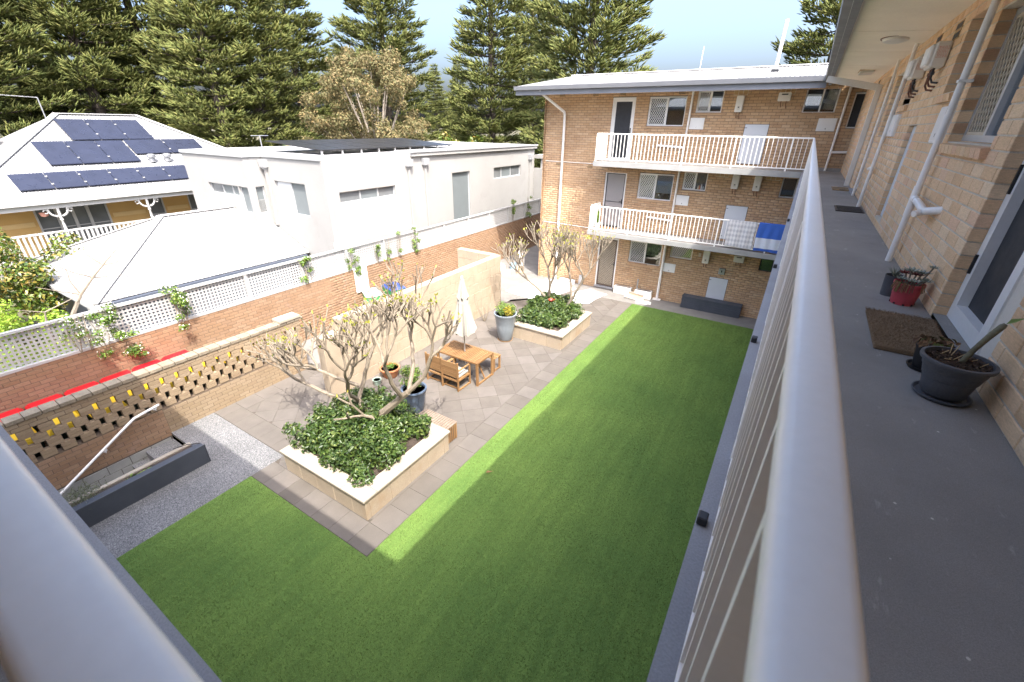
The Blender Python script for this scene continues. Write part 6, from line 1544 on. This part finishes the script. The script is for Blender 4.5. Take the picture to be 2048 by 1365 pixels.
for i in range(6): MB().tube([(-0.14, -0.3+i*0.12, 0.6), (0.14, -0.3+i*0.12, 0.6)], 0.006, 4).build('element', M['metal_grey'], an)

# ------------------------------------------------------------------ outbuilding with white hip roof
sh = thing('outbuilding', 'low outbuilding with a white corrugated hip roof behind the lattice', 'outbuilding', (-19, 6, -0.06), world=True)
x0, x1, y0, yz, ze, zr_ = -22.5, -15.6, 3.32, 10.05, 1.74, 3.24
xm = (x0+x1)/2
for name, vs_, mt in (('roof', [(x1, y0, ze), (x1, yz, ze), (-17.62, yz, ze+(x1+17.62)/(x1-xm)*(zr_-ze)), (-17.62, 9.34, ze+(x1+17.62)/(x1-xm)*(zr_-ze)), (xm, 9.34, zr_), (xm, y0+(x1-x0)/2, zr_)], 'roof_white_y'),):
    r0 = MB().add(vs_, [(0, 1, 2, 3, 4, 5)]).build('roof', M[mt], sh)
MB().add([(x0, y0, ze), (x1, y0, ze), (xm, y0+(x1-x0)/2, zr_)], [(0, 1, 2)]).build('hip_sheet', M['roof_white'], r0)
MB().add([(x0, y0, ze), (x0, 9.3, ze), (xm, 9.3, zr_), (xm, y0+(x1-x0)/2, zr_)], [(0, 1, 2, 3)]).build('back_sheet', M['roof_white_y'], r0)
top = (xm, y0+(x1-x0)/2, zr_+0.02)
for p in ((x1, y0, ze+0.02), (x0, y0, ze+0.02), (xm, 9.3, zr_+0.02)): MB().bar(p, top, 0.22, 0.03).build('ridge_cap', M['lattice'], r0)
M['gutter_blue'] = P('slate_gutter', (0.085, 0.10, 0.13), 0.45, 0.08)
g = MB(); g.box(x1-0.01, x1+0.11, y0+0.35, yz-0.2, ze-0.15, ze-0.03); g.build('gutter', M['gutter_blue'], r0)
MB().box(x1-0.02, x1+0.12, y0, y0+0.34, ze-0.15, ze-0.03).build('gutter_end', M['lattice'], r0)
MB().box(x0, x1, y0-0.09, y0, ze-0.12, ze-0.01).build('gutter_front', M['lattice'], r0)
MB().box(x0+0.4, x1-0.35, y0+0.3, 9.3, -0.1, ze-0.16).build('wall', M['gutter_blue'], sh)
MB().box(x0+0.02, x1-0.05, y0+0.02, 9.3, ze-0.16, ze-0.15).build('soffit', M['lattice'], sh)
for yy in (3.3, 4.2): pass
MB().tube([(x1-0.2, y0+0.28, ze-0.16), (x1-0.2, y0+0.28, -0.05)], 0.05, 8).build('downpipe', M['lattice'], sh)
for i in range(6): MB().box(x1-1.8+i*0.26, x1-1.62+i*0.26, y0+0.22, y0+0.295, 0.0, ze-0.18).build('door_board', M['cream_white'], sh)

# ------------------------------------------------------------------ yellow verandah house
M['ochre'] = P('ochre_render', (0.52, 0.335, 0.125), 0.9, 0.08, 1.0, 40, 0.04, 0.05)
M['ochre_pale'] = P('pale_ochre_band', (0.60, 0.43, 0.20), 0.9, 0.06, 1.0, 40, 0.04, 0.05)
yh = thing('verandah_house', 'ochre house with a white verandah and solar panels on its corrugated roof', 'house', (-33, 10, -0.06), world=True)
EX, EZ, RX, RZ = -28.0, 3.05, -34.0, 6.55
rA = MB().add([(EX, 3.04, EZ), (EX, 18.5, EZ), (RX, 12.56, RZ), (RX, 9.04, RZ)], [(0, 1, 2, 3)]).build('roof', M['roof_white_y'], yh)
MB().add([(EX, 3.04, EZ), (RX, 9.04, RZ), (RX-6, 3.04, EZ)], [(0, 1, 2)]).build('hip_sheet', M['roof_white'], rA)
MB().add([(EX, 18.5, EZ), (RX, 12.56, RZ), (RX-6, 18.5, EZ)], [(0, 1, 2)]).build('hip_sheet', M['roof_white'], rA)
MB().add([(RX-6, 3.04, EZ), (RX-6, 18.5, EZ), (RX, 12.56, RZ), (RX, 9.04, RZ)], [(0, 1, 2, 3)]).build('back_sheet', M['roof_white_y'], rA)
for a, b in (((EX, 3.04, EZ+.03), (RX, 9.04, RZ+.03)), ((EX, 18.5, EZ+.03), (RX, 12.56, RZ+.03)), ((RX, 9.0, RZ+.03), (RX, 12.6, RZ+.03))): MB().bar(a, b, 0.3, 0.04).build('ridge_cap', M['lattice'], rA)
# lower left wing of the roof
MB().add([(-36, -4, 3.3), (-30.5, 2.2, 3.3), (-34.2, 6.5, 6.0), (-40, 6.5, 6.0), (-44, -2, 3.3)], [(0, 1, 2, 3, 4)]).build('side_roof', M['roof_white'], rA)
for i, a in enumerate((0, 1)):
    MB().add([(-33.0+a*1.1, 3.4-a*0.9, 4.55-a*0.55), (-32.2+a*1.1, 4.3-a*0.9, 4.55-a*0.5), (-34.2+a*1.1, 6.2-a*0.9, 5.6-a*0.5), (-35.0+a*1.1, 5.3-a*0.9, 5.6-a*0.5)], [(0, 1, 2, 3)]).build('hot_water_panel', M['metal_grey'], rA)
sl_ = (RZ-EZ)/(EX-RX)
def pvp(xa, xb, ya, yb):
    off = 0.09; f = lambda x: EZ+(EX-x)*sl_+off
    o = MB().add([(xa, ya, f(xa)), (xa, yb, f(xa)), (xb, yb, f(xb)), (xb, ya, f(xb)), (xa, ya, f(xa)+.035), (xa, yb, f(xa)+.035), (xb, yb, f(xb)+.035), (xb, ya, f(xb)+.035)], [(3, 2, 1, 0), (4, 5, 6, 7), (0, 1, 5, 4), (1, 2, 6, 5), (2, 3, 7, 6), (3, 0, 4, 7)]).build('solar_panel', M['pv'], rA)
    for q in (0.25, 0.75):
        xx = xa+(xb-xa)*q; MB().box(xx-0.04, xx+0.04, yb-0.02, yb+0.06, f(xx)+0.02, f(xx)+0.06).build('clamp', M['lattice'], o)
for i in range(3): pvp(-31.80, -33.38, 8.68+i*1.205, 8.68+i*1.205+1.18); pvp(-30.07, -31.68, 7.08+i*1.205, 7.08+i*1.205+1.18)
for i in range(2): pvp(-30.63, -31.72, 10.76+i*1.78, 10.76+i*1.78+1.75)
for i in range(6): pvp(-28.57, -29.57, 5.40+i*1.175, 5.40+i*1.175+1.15)
for y in (11.2, 11.95):
    vv = MB(); vv.lathe([(0.0, 0), (0.14, 0), (0.14, 0.2), (0.21, 0.26), (0.21, 0.36), (0.1, 0.42), (0, 0.42)], 14); o = vv.build('roof_vent', M['metal_grey'], rA, True); o.location = (-30.1, y, EZ+2.1*sl_); 
MB().lathe([(0, 0), (0.35, 0), (0.3, 0.5), (0.36, 0.55), (0, 0.55)], 10, (-37, 13, 6.0)).build('chimney', M['terracotta'], rA)
MB().box(EX-0.02, EX+0.14, 3.0, 18.5, EZ-0.12, EZ+0.02).build('gutter', M['lattice'], rA)
MB().box(EX-0.12, EX-0.02, 3.0, 18.4, EZ-0.34, EZ-0.12).build('verandah_beam', M['lattice'], yh)
MB().box(EX-1.8, EX-0.1, 3.0, 18.4, EZ-0.13, EZ-0.11).build('verandah_ceiling', M['cream_white'], yh)
MB().box(EX-1.8, EX, 3.0, 18.4, -0.05, 0.45).build('verandah_floor', M['concrete'], yh)
TY = T_px(-29.8)
YO = [(5.72, 8.45, 0.45, 2.70), (10.15, 10.95, 1.62, 2.68), (12.2, 13.0, 1.62, 2.68)]
backing(TY, 3.0, 18.4, 0, 2.95, YO, 0, 0.25, 0).build('wall', M['ochre'], yh)
for a, b in ((3.0, 5.6), (8.58, 10.0), (11.05, 12.1), (13.1, 18.4)): MB(TY).box(a, b, 0.0, 0.03, 1.78, 1.98).build('string_course', M['ochre_pale'], yh)
for a, b in ((3.0, 5.6), (8.58, 10.0)): MB(TY).box(a, b, 0.0, 0.02, 0.4, 1.0).build('plinth', M['ochre_pale'], yh)
# french doors with side windows
f = MB(TY); frame_bars(f, 5.72, 8.45, 0.45, 2.70, 0.07, -0.12, 0.02)
for u in (6.50, 7.08, 7.66): f.box(u-0.06, u+0.06, -0.12, 0.02, 0.52, 2.63)
dd = f.build('door', M['lattice'], yh)
for a, b in ((5.79, 6.44), (6.56, 7.02), (7.14, 7.60), (7.72, 8.38)):
    MB(TY).box(a, b, -0.08, -0.07, 0.52, 2.63).build('pane', M['glass_dim'], dd); MB(TY).box(a, b, -0.07, -0.04, 1.58, 1.62).build('glazing_bar', M['lattice'], dd)
    for k in range(7): MB(TY).box(a+(b-a)*k/7, a+(b-a)*(k+0.4)/7, -0.09, -0.082, 0.52, 1.6).build('curtain', M['blind'], dd)
MB(TY).box(7.03, 7.13, 0.02, 0.05, 1.35, 1.38).build('handle', M['dark'], dd)
for o_ in YO[1:]:
    f = MB(TY); frame_bars(f, *o_, 0.06, -0.1, 0.02); w = f.build('window', M['lattice'], yh); MB(TY).box(o_[0]+.06, o_[1]-.06, -0.06, -0.05, o_[2]+.06, o_[3]-.06).build('pane', M['glass_dim'], w); MB(TY).box(o_[0]-.05, o_[1]+.05, -0.1, 0.08, o_[2]-0.08, o_[2]).build('sill', M['lattice'], w)
def scroll(y, s):
    mb = MB(); pts = []
    for i in range(15):
        a = i/14; th = a*4.2; rr_ = 0.30*(1-a*0.75); pts.append((EX-0.07, y+s*(0.08+0.32*a+0.08*math.sin(th)), EZ-0.36-0.34*(1-a)**1.6-0.05*math.sin(th*1.3)))
    mb.tube(pts, [0.045]*8+[0.038]*7, 6)
    cpt = [(EX-0.07, y+s*(0.42+0.09*math.cos(t)*0.8), EZ-0.45+0.08*math.sin(t)) for t in np.linspace(0, 5.4, 10)]; mb.tube(cpt, 0.026, 6); return mb
for y in (6.2, 9.62, 13.1, 16.5):
    pp = MB(); pp.lathe([(0.055, 0.45), (0.07, 0.5), (0.07, 1.3), (0.05, 1.36), (0.075, 1.42), (0.05, 1.48), (0.06, 1.9), (0.045, 2.15), (0.075, 2.2), (0.05, 2.26), (0.06, 2.4), (0.06, EZ-0.34)], 10, (EX-0.07, y, 0))
    o = pp.build('verandah_post', M['lattice'], yh, True)
    for s in (-1, 1): scroll(y, s).build('bracket', M['lattice'], o, True)
MB().box(EX-0.10, EX-0.03, 3.0, 18.4, 1.66, 1.74).build('balustrade_rail', M['lattice'], yh); MB().box(EX-0.09, EX-0.04, 3.0, 18.4, 0.56, 0.62).build('balustrade_rail', M['lattice'], yh)
bm = MB().box(-0.018, 0.018, -0.045, 0.045, 0.62, 1.66).mesh('baluster', M['lattice'])
for i in range(62):
    inst('baluster', bm, (EX-0.065, 3.1+i*0.18, 0), yh)
an2 = thing('tv_antenna', 'bent mast television antenna on the ochre house roof', 'antenna', (-36.5, 9.2, 5.6)); MB().tube([(0, 0, 0), (0, 0, 1.75)], 0.03, 6).build('mast', M['metal_grey'], an2); MB().tube([(0, 0, 1.75), (-0.7, -1.9, 1.85)], 0.02, 5).build('boom', M['metal_grey'], an2)
for i in range(8):
    f_ = i/8; MB().tube([(-0.7*f_-0.2, -1.9*f_+.05, 1.76+.1*f_), (-0.7*f_+0.2, -1.9*f_-.05, 1.76+.1*f_)], 0.012, 4).build('element', M['metal_grey'], an2)
M['clay'] = P('pink_clay', (0.5, 0.25, 0.2), 0.8)
hb = thing('hanging_basket', 'pink clay basket hanging under the verandah beam', 'basket', (EX-0.3, 5.75, 2.35)); MB().lathe([(0, 0), (0.13, 0.05), (0.17, 0.2), (0, 0.2)], 12).build('bowl', M['clay'], hb, True)
MB().tube([(0, 0, 0.2), (0, 0, 0.58)], 0.006, 4).build('hanger', M['dark'], hb)

# ------------------------------------------------------------------ Norfolk-pine-like conifers
M['pine'] = leaf_mat('conifer_spray', [(0.13, 0.165, 0.055), (0.19, 0.22, 0.068), (0.255, 0.265, 0.085), (0.15, 0.185, 0.06), (0.31, 0.30, 0.105)], 0.75, 0.42, 0.2)
def pine_mesh(seed, H=24.0, R=5.4, z0=2.0, dens=1.0, sparse=0.0):
    r = np.random.default_rng(seed); P0 = []; P1 = []; Wd = []; wood = []
    z = z0
    while z < H-0.5:
        f = (z-z0)/(H-z0); L = R*(1-f)**0.62*(0.75+0.25*min(1, f*5))
        nb = r.integers(5, 8); a0 = r.uniform(0, 6.28)
        for b in range(nb):
            if r.random() < sparse: continue
            a = a0+2*np.pi*b/nb+r.normal(0, 0.16); Lb = L*r.uniform(0.72, 1.12); d = np.array([np.cos(a), np.sin(a), 0.0]); s = np.array([-np.sin(a), np.cos(a), 0.0])
            rise = r.uniform(-0.14, 0.20)
            cur = lambda t: np.array([0, 0, z])+d*Lb*t+np.array([0, 0, Lb*(rise*t+0.20*t*t-0.10*t)])
            wood.append(([tuple(cur(t)) for t in (0, 0.35, 0.7, 1.0)], [0.055*Lb/5+0.02, 0.04, 0.025, 0.01]))
            n = int(Lb*40*dens)
            ts = 0.16+0.84*r.random(n)**0.75
            side = np.where(r.random(n) < 0.5, -1, 1)
            wmax = 1.05*(0.45+0.55*np.sin(np.pi*np.clip(ts, 0, 1)**0.8))*min(1.0, Lb/4+0.35)
            base = np.array([cur(t) for t in ts])+s*(side*wmax*r.random(n)*0.75)[:, None]+r.normal(0, 0.10, (n, 3))
            dirn = d*r.uniform(0.35, 1.0, (n, 1))+s*(side*r.uniform(0.1, 0.8, n))[:, None]+np.array([0, 0, 1.0])*r.uniform(0.15, 0.75, (n, 1))
            dirn /= np.linalg.norm(dirn, axis=1, keepdims=True); ln = r.uniform(0.32, 0.78, n)
            P0.append(base); P1.append(base+dirn*ln[:, None]); Wd.append(r.uniform(0.032, 0.066, n))
        z += r.uniform(0.45, 0.75)*(1+0.25*(1-f))
    p0 = np.concatenate(P0); p1 = np.concatenate(P1); w = np.concatenate(Wd)[:, None]; n = len(p0)
    d = p1-p0; d /= np.linalg.norm(d, axis=1, keepdims=True); ref = np.where(np.abs(d[:, 2:3]) < 0.9, np.array([[0, 0, 1.0]]), np.array([[1.0, 0, 0]]))
    a = np.cross(d, ref); a /= np.linalg.norm(a, axis=1, keepdims=True); b = np.cross(d, a); m = p0+(p1-p0)*0.45
    V = np.stack([p0, m+a*w, m-a*w*0.5+b*w*0.87, m-a*w*0.5-b*w*0.87, p1], 1).reshape(-1, 3); i = np.arange(n)*5
    F = np.concatenate([np.c_[i, i+1, i+2], np.c_[i, i+2, i+3], np.c_[i, i+3, i+1], np.c_[i+4, i+2, i+1], np.c_[i+4, i+3, i+2], np.c_[i+4, i+1, i+3]])
    tr = MB(); tr.tube([(0, 0, 0), (0.05, 0, H*0.3), (-0.04, 0.05, H*0.65), (0, 0, H)], [0.42, 0.33, 0.2, 0.03], 9)
    for p_, r_ in wood: tr.tube(p_, r_, 4, cap=False)
    return np_mesh('crown', V, F, M['pine']), tr.mesh('trunk', M['bark_dark'], True)
PM = [pine_mesh(1, 24, 5.2), pine_mesh(2, 26, 5.7, 2.2), pine_mesh(3, 22.5, 4.8, 1.8), pine_mesh(4, 23, 4.2, 3.0, 0.3, 0.45)]
def pine(dirx, diry, dist, kind, scale, rz, label):
    t = thing('norfolk_pine', label, 'tree', (dirx*dist, diry*dist, -0.1), rz, 'tall conifers beyond the houses'); t.scale = (scale,)*3
    c, w = PM[kind]
    inst('crown', c, (0, 0, 0), t); inst('trunk', w, (0, 0, 0), t); return t
pine(-0.983, 0.182, 44, 0, 1.0, 0.3, 'dense conifer at the extreme left behind the ochre house')
pine(-0.966, 0.258, 60, 3, 1.0, 1.0, 'thin half-bare conifer showing sky in the gap at the upper left')
pine(-0.972, 0.234, 50, 2, 0.85, 4.0, 'short bushy conifer below the half-bare one at the left')
pine(-0.952, 0.306, 47, 1, 1.0, 2.1, 'broad conifer rising above the left hip of the ochre roof')
pine(-0.925, 0.379, 50, 0, 1.08, 3.3, 'dense conifer directly above the ochre house ridge')
pine(-0.890, 0.456, 44, 2, 1.0, 0.9, 'conifer between the ochre house ridge and the thin antenna')
pine(-0.860, 0.510, 46, 1, 1.0, 5.0, 'large dark-trunked conifer behind the flat roof antenna')
pine(-0.822, 0.569, 55, 0, 1.0, 1.7, 'conifer just left of the brown-leaved tree, lighter and farther off')
pine(-0.722, 0.692, 54, 1, 1.10, 4.4, 'conifer standing up behind the brown-leaved tree')
pine(-0.566, 0.824, 46, 2, 1.08, 2.6, 'slender conifer in the middle, left of the far wing')
pine(-0.500, 0.866, 58, 0, 1.0, 0.2, 'farther conifer squeezed between the two middle ones')
pine(-0.398, 0.917, 37, 1, 1.0, 3.9, 'open-crowned conifer rising behind the left end of the far wing roof')
pine(-0.005, 1.000, 47, 2, 1.12, 5.6, 'conifer showing between the far wing roof and the walkway gutter')
for k, (dx, dy, dist, kind, sc, lab) in enumerate(((-0.655, 0.756, 80, 0, 0.62, 'small distant conifer in the gap right of the brown-leaved tree'), (-0.62, 0.785, 84, 2, 0.7, 'distant conifer seen low beside the middle conifer'),
        (-0.78, 0.626, 82, 1, 0.66, 'distant conifer low behind the left side of the brown-leaved tree'), (-0.445, 0.895, 80, 0, 0.66, 'distant conifer low behind the far wing gutter end'), (-0.94, 0.34, 84, 2, 0.8, 'distant conifer glimpsed through the upper left trees'))):
    pine(dx, dy, dist, kind, sc, k*1.3, lab)
# brown-leaved broad tree
M['leaf_brown'] = leaf_mat('brown_green_leaf', [(0.11, 0.115, 0.05), (0.17, 0.155, 0.072), (0.21, 0.16, 0.085), (0.095, 0.11, 0.045), (0.26, 0.185, 0.085), (0.14, 0.145, 0.065)], 0.7, 0.25, 0.2)
M['bark_pale'] = P('pale_bark', (0.42, 0.36, 0.29), 0.9, 0.2, 2, 30, 0.1, 0.2)
BC = np.array([-0.742*36, 0.670*36, 0.0])
bt2 = thing('broadleaf_tree', 'bushy brown and olive broadleaf tree with pale branches behind the flat white roof', 'tree', tuple(BC), world=True)
r = random.Random(77); bl = []; segs = []
for i in range(120):
    a = r.uniform(0, 6.28); q = math.sqrt(r.random()); zz = r.uniform(2.5, 10.4); rad = 4.9*math.sqrt(max(0.05, 1-((zz-4.6)/6.1)**2)) if zz > 4.6 else 4.9
    p = (BC[0]+rad*q*math.cos(a), BC[1]+rad*q*math.sin(a), zz); bl.append((*p, r.uniform(0.45, 0.85), r.uniform(0.45, 0.85), r.uniform(0.4, 0.75)))
    if i % 3 == 0:
        m_ = (BC[0]+(p[0]-BC[0])*0.45, BC[1]+(p[1]-BC[1])*0.45, 1.5+(zz-1.5)*0.6); segs.append(([(BC[0], BC[1], 1.2), m_, p], [0.13, 0.07, 0.02]))
v, f = blob_leaves(bl, 105, 0.17, 0.075, 78, 0.2, 0.25, 0.15); np_obj('crown', v, f, M['leaf_brown'], bt2)
segs.append(([(BC[0], BC[1], -0.1), (BC[0], BC[1], 1.5)], [0.35, 0.25])); branch_mesh(segs, 6).build('trunk', M['bark_pale'], bt2, True)
# understorey behind the white house
for k, (dx, dy, dist, w, h, lab) in enumerate(((-0.63, 0.777, 42, 4.0, 5.0, 'low dark shrubbery between the brown tree and the middle conifer'), (-0.45, 0.893, 40, 4.0, 5.0, 'low dark shrubbery at the far end of the flat white roof'), (-0.84, 0.54, 42, 5.0, 4.4, 'low green shrubbery right of the thin roof antenna'), (-0.93, 0.36, 50, 7.0, 5.0, 'low green shrubbery behind the ochre house ridge'))):
    c = (dx*dist, dy*dist); t = thing('shrubbery', lab, 'shrub', (c[0], c[1], -0.06), group='shrubbery beyond the houses', world=True); bl = []
    for i in range(46):
        bl.append((c[0]+r.uniform(-w, w), c[1]+r.uniform(-w, w)*0.7, r.uniform(0.3, h), r.uniform(0.6, 1.0), r.uniform(0.6, 1.0), r.uniform(0.5, 0.8)))
    v, f = blob_leaves(bl, 30, 0.30, 0.15, 90+k, 0.4, 0.5); np_obj('foliage', v, f, M['leaf_hedge'], t)
